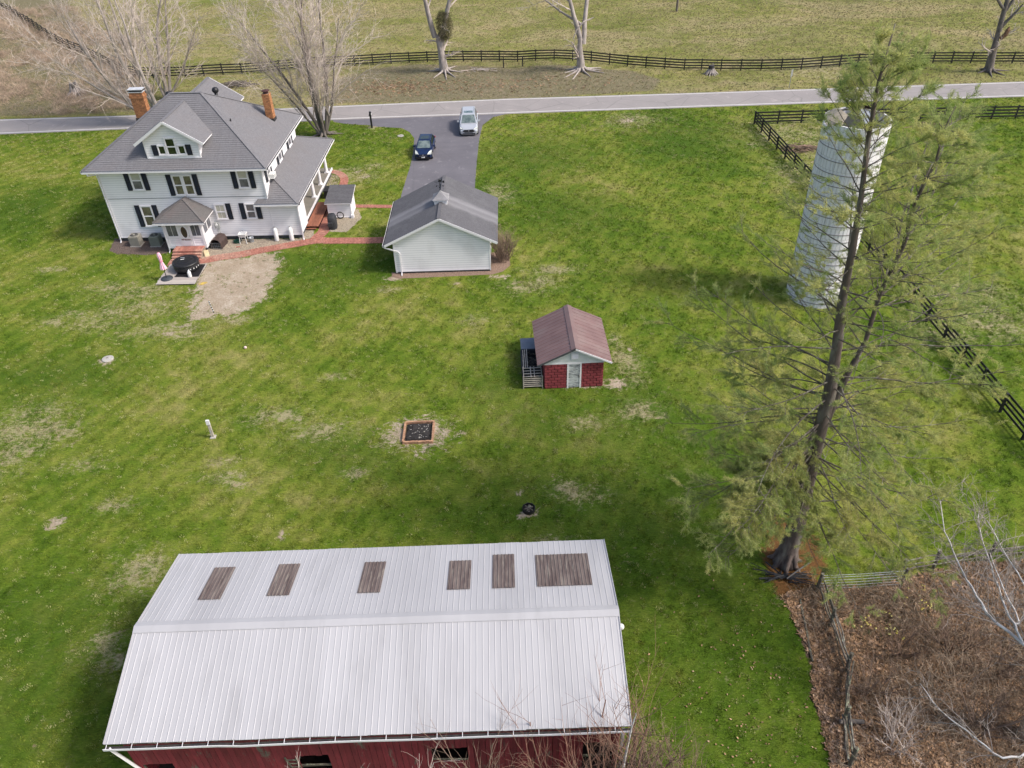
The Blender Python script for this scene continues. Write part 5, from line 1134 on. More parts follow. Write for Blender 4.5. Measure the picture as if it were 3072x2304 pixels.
# ---------------------------------------------------------------- cars
def car(name,loc,rz,label,cat,paint,L,Wd,Ht,hood,wsb,rfs,rfe,rwe,zh,suv=True,sunroof=(.3,.95)):
    """nose points to -y; y=0 at the nose"""
    t=empty(name,loc,rz,label,cat); hw=Wd/2
    st=[(0.0,.30,.58,.80,.62),(.06,.22,.66,.90,.74),(.22,.2,.74,.96,.86),(.6,.2,.84,1.0,.92),(hood*.75,.2,.95,1.0,.94),(hood,.2,1.0,1.0,.95),(wsb+.5,.2,1.02,1.0,.96),(L*.55,.2,1.03,1.0,.97),(L-.9,.2,1.06,1.0,.96),(L-.3,.24,1.02,.97,.93),(L-.05,.3,.92,.90,.86),(L,.36,.82,.84,.8)]
    mb=MB(); NP=12
    for y,zb,zt,wk,tk in st:
        zt=zt*zh/1.03; w_=hw*wk
        half=[(w_*.86,zb),(w_*.97,zb+.1),(w_,zb+.28),(w_*.995,zt-.22),(w_*tk+.02 if y>.5 else w_*.93,zt-.06),(w_*tk*.86,zt)]
        ring_=half+[(-x,z) for x,z in half[::-1]]
        # slight crown over the hood
        mb.v+= [(x,y,z) for x,z in ring_]
    for i in range(len(st)-1):
        for k in range(NP): mb.f.append((i*NP+k,i*NP+(k+1)%NP,(i+1)*NP+(k+1)%NP,(i+1)*NP+k))
    mb.f.append(tuple(range(NP))[::-1]); mb.f.append(tuple((len(st)-1)*NP+k for k in range(NP))); 
    body=mb.build('body',paint,t); body.modifiers.new('bev','BEVEL').width=.03; body.modifiers['bev'].segments=2; body.modifiers['bev'].limit_method='ANGLE'
    z0=zh-.03; wb=hw*.93; wt=hw*.72
    C0=[(-wb,wsb,z0),(wb,wsb,z0),(wb,rwe,z0),(-wb,rwe,z0)]; C1=[(-wt,rfs,Ht-.05),(wt,rfs,Ht-.05),(wt*.97,rfe,Ht-.06),(-wt*.97,rfe,Ht-.06)]; C2=[(-wt*.84,rfs+.16,Ht),(wt*.84,rfs+.16,Ht),(wt*.82,rfe-.12,Ht-.01),(-wt*.82,rfe-.12,Ht-.01)]
    mb=MB(); mb.add(C0+C1+C2,[(0,1,5,4),(1,2,6,5),(2,3,7,6),(3,0,4,7),(4,5,9,8),(5,6,10,9),(6,7,11,10),(7,4,8,11),(8,9,10,11)]); cab=mb.build('cabin',paint,t)
    def panel(name,q,mt,par,lift=.012,inset=(.06,.06,.08,.1)):
        A,B,C_,D_=[Vector(p) for p in q]; l,r_,b_,tp=inset; f=lambda u,v:(A.lerp(B,u)).lerp(D_.lerp(C_,u),v); n_=(B-A).cross(D_-A).normalized(); c=f(.5,.5); 
        if (c-Vector((0,L*.5,.8))).dot(n_)<0:n_=-n_
        return MB().slab([f(l,b_)+n_*lift,f(1-r_,b_)+n_*lift,f(1-r_,1-tp)+n_*lift,f(l,1-tp)+n_*lift],-n_*.02).build(name,mt,par)
    panel('windscreen',[C0[0],C0[1],C1[1],C1[0]],M['carglass'],t,inset=(.07,.07,.06,.05)); panel('rear_window',[C0[3],C0[2],C1[2],C1[3]],M['glass_dark'],t)
    for s,(a_,b_) in ((1,(1,2)),(-1,(0,3))):
        A,B,C_,D_=[Vector(p) for p in (C0[a_],C0[b_],C1[b_],C1[a_])]
        for u0,u1 in ((.10,.46),(.49,.74),(.77,.93)):
            q=[A.lerp(B,u0),A.lerp(B,u1),D_.lerp(C_,u1),D_.lerp(C_,max(u0,.02))]; panel('side_window',q,M['glass_dark'],t,inset=(.02,.02,.12,.12))
        MB().bar((s*(wt-.05),rfs+.25,Ht+.02),(s*(wt-.06),rfe-.2,Ht+.02),.035,.03).build('roof_rail',M['rim'] if suv else M['black'],t)
        mm=MB().bev(s*(hw+.14)-.11,s*(hw+.14)+.11,wsb+.42,wsb+.56,z0+.02,z0+.17,.03).bar((s*(hw-.06),wsb+.52,z0+.06),(s*(hw+.08),wsb+.5,z0+.08),.05,.04); mm.build('mirror',paint,t)
        for yw in (L*.175,L*.80):
            w_=MB().tube([(s*(hw-.22),yw,.36),(s*(hw+.012),yw,.36)],.36,20).build('wheel',M['tyre'],t); MB().tube([(s*(hw-.1),yw,.36),(s*(hw+.022),yw,.36)],.24,14).build('rim',M['rim'],w_)
            MB().tube([(s*(hw-.3),yw,.37),(s*(hw+.004),yw,.37)],.41,20).build('wheel_arch',M['black'],t)
        # headlights wrap the corner
        hl=MB().slab([(s*hw*.56,.115,.70*zh/1.03),(s*hw*.93,.30,.73*zh/1.03),(s*hw*.95,.62,.80*zh/1.03),(s*hw*.62,.20,.76*zh/1.03)],(0,.03,-.13)) if suv else MB().slab([(s*hw*.50,.10,.68*zh/1.03),(s*hw*.92,.26,.72*zh/1.03),(s*hw*.96,.82,.86*zh/1.03),(s*hw*.70,.50,.84*zh/1.03)],(0,-.02,-.13))
        hl.v=[(x,y-.05,z+.045) for x,y,z in hl.v]; hl.build('headlight',M['lamp'],t)
        MB().box(s*hw*.72-.1,s*hw*.72+.1,.02,.06,.36,.43).build('fog_light',M['lamp'] if suv else M['black'],t)
        MB().box(min(s*hw*.66,s*hw*.97),max(s*hw*.66,s*hw*.97),L-.12,L+.0,.8,.95).build('tail_light',mat('tail_light',(.3,.01,.01)),t)
    if suv:
        MB().slab([(-.42,-.04,.44),(.42,-.04,.44),(.66,-.03,.60),(.45,.0,.72),(-.45,.0,.72),(-.66,-.03,.60)],(0,.09,0)).build('grille',M['black'],t)
        MB().box(-.66,.66,-.035,.05,.25,.36).build('lower_grille',M['black'],t); MB().box(-.66,.66,-.03,.03,.21,.26).build('bumper_strip',M['rim'],t)
        MB().tube([(.0,-.04,.62),(.0,-.0,.62)],.07,12).build('badge',M['rim'],t)
    else:
        MB().slab([(-.45,-.01,.52),(.45,-.01,.52),(.5,.04,.64),(-.5,.04,.64)],(0,.06,0)).build('grille',M['black'],t); MB().box(-.7,.7,-.02,.05,.22,.40).build('lower_grille',M['black'],t)
        MB().box(-.42,.42,-.015,.03,.50,.53).build('chrome_strip',M['rim'],t); MB().tube([(0,-.04,.6),(0,0,.6)],.06,12).build('badge',M['rim'],t); MB().box(-.17,.17,-.035,-.01,.33,.43).build('licence_plate',M['white'],t)
    MB().box(-wt*.66,wt*.66,rfs+sunroof[0],rfs+sunroof[1],Ht-.005,Ht+.012).build('sunroof',M['carglass'] if suv else M['glass_dark'],t)
    MB().box(-hw*.8,hw*.8,.2,L-.2,.16,.3).build('underbody',M['black'],t)
    return t
car('silver_suv',(-3.62,81.2,.012),math.radians(1),'silver crossover parked higher up the driveway next to the road','car',M['carsilver'],5.0,1.95,1.78,1.15,1.05,1.85,4.35,4.85,1.06)
car('blue_hatchback',(-8.02,74.95,.012),math.radians(-2.5),'dark blue hatchback parked on the left edge of the driveway near the garage','car',M['carblue'],4.3,1.72,1.50,1.0,.9,1.75,3.5,4.15,.96,False,(.2,1.1))
# ---------------------------------------------------------------- small things on the lawn
t=empty('fire_pit',(-5.52,34.08,0),0,'square brick-edged fire pit full of black charcoal in the middle of the lawn','fire pit')
MB().box(-.72,.72,-.75,.75,0,.05).build('ash_bed',M['char'],t)
pm=MB().bev(-.105,.105,-.055,.055,0,.09,.008); me_=None
for lay in (0,1):
    for side in range(4):
        L_=1.72 if side%2==0 else 1.78; n=8
        for k in range(n):
            s=(k-(n-1)/2)*(L_/n)+(.03 if lay else 0); a=(0,math.pi/2,0,math.pi/2)[side]; x,y=((s,-.87),(.84,s),(s,.87),(-.84,s))[side]
            loc=(x+random.uniform(-.012,.012),y+random.uniform(-.012,.012),.092*lay); rot=(0,0,a+random.uniform(-.06,.06))
            if me_ is None: o=pm.build('brick',M['firebrick'],t); me_=o.data; o.location=loc;o.rotation_euler=rot
            else: inst('brick',me_,t,loc,rot)
mb=MB()
for k in range(420):
    s=random.uniform(.03,.09); mb.add([Matrix.Translation((random.uniform(-.7,.7),random.uniform(-.72,.72),.06+random.random()*.05))@Matrix.Rotation(random.random()*6,4,'Z')@Matrix.Rotation(random.random()*2,4,'X')@Vector((x*s,y*s*.7,z*s*.5)) for x,y,z in ((1,0,0),(0,1,0),(-1,0,0),(0,-1,0),(0,0,1),(0,0,-1))],[(0,1,4),(1,2,4),(2,3,4),(3,0,4)])
for k in range(26):
    a=random.random()*6.3; x,y=random.uniform(-.5,.5),random.uniform(-.5,.5); l=random.uniform(.1,.28); mb.tube([(x,y,.12),(x+l*math.cos(a),y+l*math.sin(a),.14)],.02,5)
tag(mb.build('charcoal',M['char'],t),kind='stuff')
mb=MB(); [mb.tube([(x,y,.14),(x+.1*math.cos(a),y+.1*math.sin(a),.16)],.013,4) for x,y,a in [(random.uniform(-.55,.55),random.uniform(-.55,.55),random.random()*6) for _ in range(34)]]; tag(mb.build('ash_flecks',M['concrete'],t),kind='stuff')
t=empty('fire_ring',(.64,27.75,0),0,'small round black metal fire ring holding charred logs near the barn','fire ring')
mb=MB().lathe([(.33,0),(.33,.22),(.31,.22),(.31,.01)],28); mb.build('ring_wall',M['black'],t)
for k in range(8): a=k*math.pi/4; MB().tube([(.33*math.cos(a),.33*math.sin(a),.2),(.33*math.cos(a+.3),.33*math.sin(a+.3),.27)],.012,4).build('rim_rod',M['black'],t)
MB().lathe([(.31,.06),(.001,.08)],16).build('ash',M['char'],t)
for k in range(6): a=random.random()*3.1; MB().tube([(-.22*math.cos(a),-.22*math.sin(a)+random.uniform(-.1,.1),.12+.02*k),(.22*math.cos(a),.22*math.sin(a),.14+.02*k)],.035,7).build('log',M['oldwood'] if k%2 else M['bark'],t)
t=empty('water_hydrant',(-17.56,34.35,0),.1,'pale square post with a tap standing alone on the left part of the lawn','post')
MB().box(-.075,.075,-.06,.06,0,1.28).build('post',PW,t); MB().box(-.095,.095,-.09,.02,1.02,1.34).build('head',M['trim'],t); MB().tube([(0,-.1,.55),(0,-.17,.5)],.025,6).build('tap',M['galv'],t); MB().bev(-.16,.16,-.14,.16,0,.07,.02).build('base_stone',M['concrete'],t)
t=empty('survey_stake',(-21.35,48.0,0),0,'thin striped stake standing in the bare dirt patch','stake'); t.rotation_euler=(.0,-.12,0); MB().box(-.035,.035,-.02,.02,0,1.0).build('stake',M['oldwood'],t); mb=MB(); [mb.box(-.038,.038,-.024,.024,z,z+.07) for z in (.15,.35,.55,.75,.92)]; mb.build('bands',M['white'],t)
t=empty('ball',(-17.89,43.32,.1),0,'small pinkish white ball lying on the lawn','ball'); MB().lathe([(.001,-.1)]+[(.1*math.cos(a),.1*math.sin(a)) for a in np.linspace(-1.4,1.4,9)]+[(.001,.1)],14).build('ball',mat('pale_pink',(.75,.55,.52)),t,smoothf=True)
t=empty('concrete_cover',(-26.93,42.63,0),0,'round pale concrete cover set in the worn grass at left','cover'); MB().lathe([(.38,0),(.38,.07),(.33,.1),(.001,.11)],20).build('lid',M['concrete'],t); MB().tube([(-.08,0,.1),(0,0,.16),(.08,0,.1)],.015,5).build('handle',M['rust'],t)
t=empty('water_meter_cover',(G(1202,408).x,G(1202,408).y,0),0,'small pale round cover in the grass left of the driveway','cover'); MB().lathe([(.34,0),(.34,.05),(.001,.06)],16).build('lid',M['concrete'],t); MB().tube([(-.06,0,.06),(.0,0,.1),(.06,0,.06)],.012,5).build('handle',M['rust'],t)
t=empty('mailbox',(-14.36,84.94,0),0,'black mailbox on a black post at the end of the driveway','mailbox')
MB().box(-.09,.09,-.09,.09,0,1.35).build('post',M['black'],t); mb=MB(); prof=[(-.12,0),(.12,0),(.12,.14),(.07,.22),(-.07,.22),(-.12,.14)]; mb.slab([(x,-.28,1.35+z) for x,z in prof],(0,.6,0)); mb.build('box',M['black'],t); MB().box(.12,.135,-.15,.1,1.42,1.56).build('number_plate',M['white'],t); MB().box(-.1,.1,-.1,.1,1.57,1.75).build('finial',M['black'],t)
t=empty('road_sign',(33.9,93.3,0),-.1,'back of a small grey metal road sign between road and far fence','sign'); MB().box(-.03,.03,-.03,.03,0,2.0).build('post',M['galv'],t); MB().slab([(-.3,-.04,1.35),(.3,-.04,1.35),(.3,-.04,2.15),(-.3,-.04,2.15)],(0,.012,0)).xf(Matrix.Rotation(1.0,4,'Z')).build('plate',M['galv'],t)
t=empty('utility_pole',(G(2030,34,0,True)),0,'foot of a dark wooden utility pole in the far pasture','pole'); MB().tube([(0,0,-.3),(0,0,9)],[.18,.14],12).build('pole',M['bark'],t); MB().box(-1.2,1.2,-.06,.06,8.3,8.45).build('crossarm',M['bark'],t)
# ---------------------------------------------------------------- trees
def perp(d):
    a=Vector((random.gauss(0,1),random.gauss(0,1),random.gauss(0,1))); a-=d*a.dot(d); return a.normalized()
def branch(mbs,p,d,L,r0,r1,nseg,wander,up,sides,lvl,bend=None):
    pts=[p.copy()]; rad=[r0]; d=d.normalized(); q=p.copy()
    for i in range(nseg):
        d=(d+perp(d)*wander*random.random()+Vector((0,0,up))+(bend or Vector((0,0,0)))).normalized(); q=q+d*(L/nseg); pts.append(q.copy()); rad.append(r0+(r1-r0)*((i+1)/nseg))
    mbs.tube(pts,rad,sides,False); return pts,rad,d
def grow(T,p,d,L,r,lvl,cfg):
    """T: list of MB by level; recursive twiggy tree"""
    c=cfg[lvl]; nseg=c['seg']; pts,rad,dd=branch(T[min(lvl,len(T)-1)],p,d,L,r,r*c.get('taper',.35),nseg,c['w'],c['up'],c['s'],lvl)
    if lvl+1>=len(cfg): return
    n=c['n']; n=int(n) if random.random()>(n-int(n)) else int(n)+1
    for k in range(n):
        t=c.get('t0',.25)+(1-c.get('t0',.25))*((k+random.random())/max(n,1)); t=min(t,.999); i=int(t*nseg); f=t*nseg-i
        q=pts[i].lerp(pts[i+1],f); dr=(pts[i+1]-pts[i]).normalized(); a=math.radians(random.uniform(*c['ang'])); nd=dr*math.cos(a)+perp(dr)*math.sin(a)
        if c.get('outz') is not None: nd.z=nd.z*c['outz']
        rr=max((rad[i]*(1-f)+rad[i+1]*f)*c['rr'],cfg[lvl+1].get('rmin',.008)); grow(T,q,nd.normalized(),L*c['lr']*random.uniform(.65,1.15)*(1-.45*t if c.get('conic') else 1),rr,lvl+1,cfg)
def make_tree(name,base,label,stems,cfg,mats,group=None,cat='tree',roots=0,rootr=.4):
    base=Vector(base); t=empty(name,base,0,label,cat,group); T=[MB() for _ in range(len(mats))]
    for (off_,d,L,r) in stems: grow(T,Vector(off_),Vector(d),L,r*(.78 if len(stems)>3 else 1),0,cfg)
    for k in range(roots):
        a=2*math.pi*k/roots+random.uniform(-.3,.3); l=rootr*random.uniform(2.0,4.5); T[0].tube([Vector((rootr*.3*math.cos(a),rootr*.3*math.sin(a),.5)),Vector((rootr*math.cos(a),rootr*math.sin(a),.16)),Vector((l*math.cos(a),l*math.sin(a),-.05))],[.22,.14,.05],6,False)
    nm=['trunk','branches','twigs']
    for i,m_ in enumerate(mats):
        if T[i].v: 
            o=T[i].build(nm[i],m_,t,smoothf=(i==0)); 
            if i>0: tag(o,kind='stuff')
    return t
random.seed(21)
def mapledef(n1,n2,n3,droop=.0):
    return [dict(seg=9,w=.16,up=.035,s=8,n=n1,ang=(14,46),lr=.46,rr=.42,t0=.1,taper=.22),
            dict(seg=7,w=.2,up=.05,s=5,n=n2,ang=(18,50),lr=.50,rr=.45,t0=.15,taper=.3),
            dict(seg=5,w=.28,up=.03,s=4,n=n3,ang=(20,60),lr=.6,rr=.5,t0=.1,taper=.3,rmin=.02),
            dict(seg=4,w=.35,up=-.02-droop,s=3,n=0,ang=(20,60),lr=.5,rr=.6,rmin=.013)]
# middle silver maple by the driveway
st=[((.0,0,0),(.0,.05,1),13,.30),((-.25,0,.2),(-.42,.05,1),13,.26),((.25,.1,.2),(.22,-.05,1),13.5,.28),((-.1,.2,.2),(-.18,.15,1),14,.26),((.3,0,.3),(.48,.2,1),11.5,.20),((-.35,-.1,.2),(-.72,-.1,1),9.5,.18),((.1,-.2,.2),(.1,-.3,1),12,.22)]
make_tree('maple_tree',(-19.3,83.0,0),'bare multi-stemmed maple beside the driveway behind the house porch',st,mapledef(11,10,7,.04),[M['bark'],M['twig']],roots=6,rootr=.55)
random.seed(5)
st=[((-.2,0,0),(-.85,.05,1),13,.42),((-.1,.1,0),(-.5,.15,1),15,.38),((.1,0,0),(-.2,.1,1),15,.34),((.2,0,0),(.08,.05,1),14,.32),((0,-.2,.1),(-1.1,-.1,.75),12,.26)]
make_tree('maple_tree',(-38.7,88.6,0),'wide bare maple rising behind the orange brick chimney on the left',st,mapledef(11,10,6,.0),[M['barkgrey'],M['twig']],roots=6,rootr=.6)
random.seed(8)
st=[((0,0,0),(.05,.05,1),12,.38),((.2,0,0),(.35,.1,1),12.5,.30),((-.2,0,0),(-.25,.1,1),12,.28),((.2,0,.2),(.7,.2,1),9.5,.2)]
make_tree('maple_tree',G(505,300),'bare maple with knobbly trunk just right of the widest maple behind the roof',st,mapledef(9,9,5,.0),[M['barkgrey'],M['twig']],roots=5,rootr=.5)
def snagdef(n1,n2,n3): return [dict(seg=9,w=.12,up=.02,s=10,n=n1,ang=(28,62),lr=.48,rr=.4,t0=.35,taper=.4),dict(seg=7,w=.32,up=.03,s=6,n=n2,ang=(25,60),lr=.5,rr=.45,t0=.25,taper=.3),dict(seg=5,w=.35,up=.02,s=4,n=n3,ang=(25,60),lr=.5,rr=.45,t0=.15,rmin=.03),dict(seg=4,w=.4,up=0,s=3,n=0,ang=(20,60),lr=.5,rr=.6,rmin=.016)]
random.seed(31); p=G(1335,215,0,True)
tr=make_tree('locust_tree',p,'bare forked tree with a ball of vines in its fork on the far roadside bank',[((0,0,-.1),(-.22,0,1),4.6,.62),((-.9,0,4.2),(-.30,0,1),9,.36),((-.35,0,2.6),(.22,.05,1),11,.36)],snagdef(5,5,4),[M['barkgrey'],M['twig']],roots=8,rootr=.75)
mb=MB(); 
for k in range(2200):
    a=random.random()*6.28; zz=random.uniform(-1.7,1.5); rr=1.05*math.sqrt(max(0,1-(zz/1.75)**2))*random.random()**.4; q=Vector((.35+rr*math.cos(a),-.1+rr*math.sin(a),5.6+zz)); d_=Vector((random.gauss(0,1),random.gauss(0,1),random.gauss(0,1))).normalized()*.35
    mb.tube([q,q+d_*.6+Vector((0,0,.05)),q+d_],.013,3,False)
tag(mb.build('vine_ball',mat('vine',(.13,.11,.05),(.075,.07,.035),3,.9,c3=(.10,.13,.04),s3=1.5),tr),kind='stuff')
random.seed(12); p=G(1742,212,0,True)
make_tree('locust_tree',p,'bare thick-trunked tree with pale flared roots on the roadside bank',[((0,0,-.1),(.0,0,1),4.2,.74),((-.1,0,3.6),(-.22,0,1),9,.42),((.25,0,3.2),(.12,.1,1),10,.42),((-.1,0,5.5),(-.9,.1,.55),6.5,.22)],snagdef(5,5,4),[M['barkgrey'],M['twig']],roots=11,rootr=.85)
dl=empty('dead_limb',p+Vector((-.2,-.6,0)),0,'pale bent dead limb hanging off the thick-trunked tree','dead limb'); MB().tube([(-.9,0,3.9),(-.5,-.1,5.0),(.3,-.1,5.9),(1.2,0,6.2),(1.6,0,6.4)],[.06,.08,.09,.07,.03],6).build('limb',M['twig'],dl)
random.seed(44); p=G(2965,215,0,True)
make_tree('locust_tree',p,'bare brown tree with a broken stub by the far fence at the right edge',[((0,0,-.1),(-.08,0,1),5.0,.70),((-.35,0,4.6),(-.12,0,1),10,.40),((-.3,0,5.0),(.6,0,.9),3.0,.28),((-.6,0,7.0),(-.95,0,.7),7,.24),((-.4,0,6.8),(.5,0,1),8,.24)],snagdef(5,5,4),[M['bark'],M['twig']],roots=6,rootr=.7)
sb_=empty('broken_stub',p+Vector((.35,-.35,4.5)),0,'splintered orange-brown stub on the side of the right edge tree','broken stub'); MB().tube([(-.35,.2,-.7),(0,0,-.2),(.12,0,.35),(.15,0,.7)],[.22,.26,.24,.05],8).build('stub',mat('rotten_wood',(.24,.13,.07),(.13,.08,.05),6,.9,.5),sb_)
# stumps and brush piles
def stump(px,py,s,label,dark=False):
    p=G(px,py,0,True); t=empty('tree_stump',p,0,label,'stump'); mb=MB()
    mb.tube([(0,0,0),(0,0,.5*s),(0,.0,1.1*s)],[.55*s,.42*s,.36*s],9)
    mb.build('core',M['gutter_dark'] if dark else M['bark'],t); mb=MB()
    for k in range(16):
        a=k*.39+random.uniform(-.1,.1); l=random.uniform(.7,1.25)*s; mb.tube([(.28*s*math.cos(a),.28*s*math.sin(a),random.uniform(.7,1.35)*s),(.45*s*math.cos(a),.45*s*math.sin(a),.4*s),(l*math.cos(a),l*math.sin(a),-.02)],[.05*s,.11*s,.05*s],5)
    mb.build('roots',M['barkgrey'],t); return t
stump(2132,222,.95,'dark split tree stump with spread roots in front of the far fence',True)
stump(232,285,1.3,'uprooted grey stump with tangled roots left of the wide maple')
def brush_pile(px,py,rx,ry,n,label,mt,name='brush_pile',h=.5):
    p=G(px,py,0,True); t=empty(name,p,0,label,'brush pile'); mb=MB()
    for k in range(n):
        x,y=random.gauss(0,rx*.5),random.gauss(0,ry*.5); a=random.gauss(0,.5)+(math.pi if random.random()<.5 else 0); l=random.uniform(.5,1.6); z=random.random()*h*math.exp(-(x/rx)**2)
        mb.tube([(x,y,z),(x+l*.5*math.cos(a),y+l*.5*math.sin(a),z+random.uniform(0,.15)),(x+l*math.cos(a),y+l*math.sin(a),z+random.uniform(-.1,.15))],random.uniform(.015,.05),4)
    tag(mb.build('sticks',mt,t),kind='stuff'); return t
brush_pile(705,258,1.8,.9,110,'dark pile of cut branches behind the far gable of the house',M['bark'])
brush_pile(1440,212,2.6,.6,26,'few pale fallen branches on the bank beside the ditch',M['twig'],'fallen_branches',.15)
brush_pile(2350,1735,.3,.2,24,'dark heap of twigs and cones below the big pine',M['black'],'twig_heap',.3)
brush_pile(2800,380,1.4,.8,50,'tangled dead weeds in the long grass right of the silo',M['twigbrown'],'weed_tangle',.3)
brush_pile(2395,450,1.4,.8,70,'dry tangled weeds inside the fence corner left of the silo',M['twigbrown'],'weed_tangle',.4)
def shrub(px,py,h,r,n,label,mt,mat2=None,loc=None,name='bare_shrub',group=None,spread=.35,lv=3):
    p=Vector(loc) if loc else G(px,py,0,True); t=empty(name,p,0,label,'shrub',group); T=[MB(),MB()]
    cfg=[dict(seg=6,w=.15,up=.03,s=5,n=6,ang=(12,38),lr=.5,rr=.6,t0=.2,taper=.4),dict(seg=4,w=.25,up=.04,s=3,n=4,ang=(18,45),lr=.5,rr=.6,rmin=.008,t0=.1),dict(seg=3,w=.3,up=.03,s=3,n=0,ang=(20,50),lr=.5,rr=.6,rmin=.006)][:lv]
    for k in range(n):
        a=random.random()*6.28; rr=r*.4*random.random()**.5; grow(T,Vector((rr*math.cos(a),rr*math.sin(a),0)),Vector((math.cos(a)*spread*random.random()*1.6,math.sin(a)*spread*random.random()*1.6,1)),h*random.uniform(.7,1.1),.018*h**.5+.006,0,cfg)
    T[0].build('stems',mt,t); tag(T[1].build('twigs',mat2 or mt,t),kind='stuff'); return t
random.seed(3)
SH2=mat('shrub_twig',(.27,.19,.14),(.17,.12,.09),3,.9)
shrub(0,0,2.2,1.1,46,'rounded leafless brown shrub against the right wall of the garage',SH2,loc=(-.3,54.2,0),spread=.3)
# young growth in front of and beside the barn
BUD=mat('red_twig',(.26,.14,.10),(.17,.10,.07),3,.9)
lab=['tall thin bare sapling with reddish buds at the right end of the barn','bare bush in front of the barn wall under the lower right gutter','leafless shrub between the barn openings at the bottom','pale forked bare sapling rising below the barn roof at the bottom','small bare sapling at the bottom in front of the middle barn boards','brown bare bush just right of the barn corner','tan bare bush farther right of the barn corner','low bare brush at the bottom right of the barn']
for k,(x,y,h,n,mt,sp) in enumerate(((2.6,12.7,6.0,7,BUD,.22),(.9,12.4,4.6,9,BUD,.25),(-1.2,12.4,3.6,7,SH2,.3),(-4.2,11.9,4.0,4,M['twig'],.35),(-7.0,11.9,3.2,3,M['twig'],.35),(4.3,13.2,3.6,12,SH2,.28),(5.5,12.6,3.0,12,M['twigbrown'],.32),(3.4,12.3,3.4,10,M['twigbrown'],.35))):
    shrub(0,0,h,.8,int(n*1.5),lab[k],mt,loc=(x,y,0),spread=sp,name='bare_sapling' if k in (0,3,4) else 'bare_shrub')
for px_,py_,h_,n_,lb_,mt_ in ((2690,2240,1.6,16,'pale pinkish bare bush near the bottom edge among fallen leaves',M['twig']),(2930,2190,1.8,16,'grey-brown bare bush in the lower right corner of the wood',SH2),(2610,2075,1.3,12,'small brown leafless bush just right of the tumbledown rail fence',SH2),(2860,1960,1.9,14,'taller brown bare bush in the middle of the leafy ground at right',M['twigbrown']),(2990,2010,1.5,12,'thin bare bush beside the white limbs at the right edge',SH2),(2700,1960,1.2,12,'low dark bush below the daffodil clumps',M['twigbrown'])):
    shrub(px_,py_,h_,1.0,n_,lb_,mt_,spread=.6)
wt_=empty('sapling_trunk',(3.2,12.9,0),0,'slim pale trunk standing at the right corner of the barn','tree'); T=[MB(),MB()]; random.seed(77); grow(T,Vector((0,0,0)),Vector((.02,.02,1)),6.2,.085,0,[dict(seg=8,w=.08,up=.02,s=8,n=11,ang=(25,50),lr=.36,rr=.45,t0=.45,taper=.25),dict(seg=5,w=.22,up=.06,s=4,n=5,ang=(20,45),lr=.5,rr=.5,rmin=.012),dict(seg=4,w=.25,up=.05,s=3,n=0,ang=(20,45),lr=.5,rr=.5,rmin=.008)]); T[0].build('trunk',M['barkwhite'],wt_); tag(T[1].build('twigs',BUD,wt_),kind='stuff')
# white barked tree reaching in from the right
random.seed(15)
wt_=empty('sycamore_tree',(19.5,15.0,0),0,'white-barked sycamore reaching bare limbs in from the lower right edge','tree'); T=[MB(),MB()]; B0=Vector((19.5,15.0,0))
T[0].tube([(0,0,0),(-.3,.1,3),(-.7,.3,6.5),(-.4,.6,10),(.4,.8,14)],[.36,.3,.24,.17,.06],12)
limb_cfg=[dict(seg=7,w=.18,up=.0,s=6,n=7,ang=(25,55),lr=.42,rr=.5,t0=.2,taper=.25),dict(seg=6,w=.3,up=.02,s=4,n=4,ang=(25,60),lr=.5,rr=.5,t0=.15,rmin=.012),dict(seg=4,w=.35,up=.0,s=3,n=3,ang=(25,60),lr=.5,rr=.6,rmin=.008),dict(seg=3,w=.4,up=0,s=3,n=0,ang=(20,50),lr=.5,rr=.6,rmin=.006)]
def limb(pts,r0,r1,nchild,clen):
    P0=[G(x,y,z)-B0 for x,y,z in pts]; P=[]
    for i in range(len(P0)-1):
        for k in range(3): P.append(P0[i].lerp(P0[i+1],k/3)+(perp(Vector((0,0,1)))*.09*random.random() if (i or k) else Vector()))
    P.append(P0[-1]); r0*=.62; r1*=.7; nchild=max(1,nchild//2); T[0].tube(P,[r0+(r1-r0)*k/(len(P)-1) for k in range(len(P))],8)
    for i in range(len(P)-1):
        for k in range(nchild):
            q=P[i].lerp(P[i+1],random.random()); d=(P[i+1]-P[i]).normalized(); a=math.radians(random.uniform(20,60)); grow([T[1],T[1]],q,d*math.cos(a)+perp(d)*math.sin(a)+Vector((0,0,.1)),clen*random.uniform(.5,1.2),max(r1*.6,.014),1,limb_cfg)
limb([(3260,2080,5.5),(3072,1935,5.6),(2995,1870,5.6),(2960,1840,5.7),(2915,1760,5.9),(2880,1700,6.0),(2830,1590,6.3),(2820,1500,6.5)],.11,.02,4,1.7)
limb([(3072,1935,5.6),(3040,1870,5.9),(3010,1800,6.2),(2975,1700,6.5),(2940,1600,6.8),(2935,1540,7.0)],.07,.018,4,1.5)
limb([(3040,1870,5.9),(3060,1868,5.9),(3010,1770,6.6),(2970,1660,6.9)],.06,.02,3,1.3)
limb([(3260,2240,5.0),(3072,2260,4.8),(3015,2275,4.7),(2930,2220,4.5),(2820,2130,4.2),(2760,2050,4.0)],.08,.015,3,1.4)
limb([(3300,1900,7),(3072,1760,7.2),(3010,1640,7.4),(2960,1560,7.6)],.05,.015,4,1.4)
T[0].build('trunk',M['barkwhite'],wt_,smoothf=True); tag(T[1].build('twigs',mat('sycamore_twig',(.36,.31,.28),(.24,.21,.19),3,.9),wt_),kind='stuff')
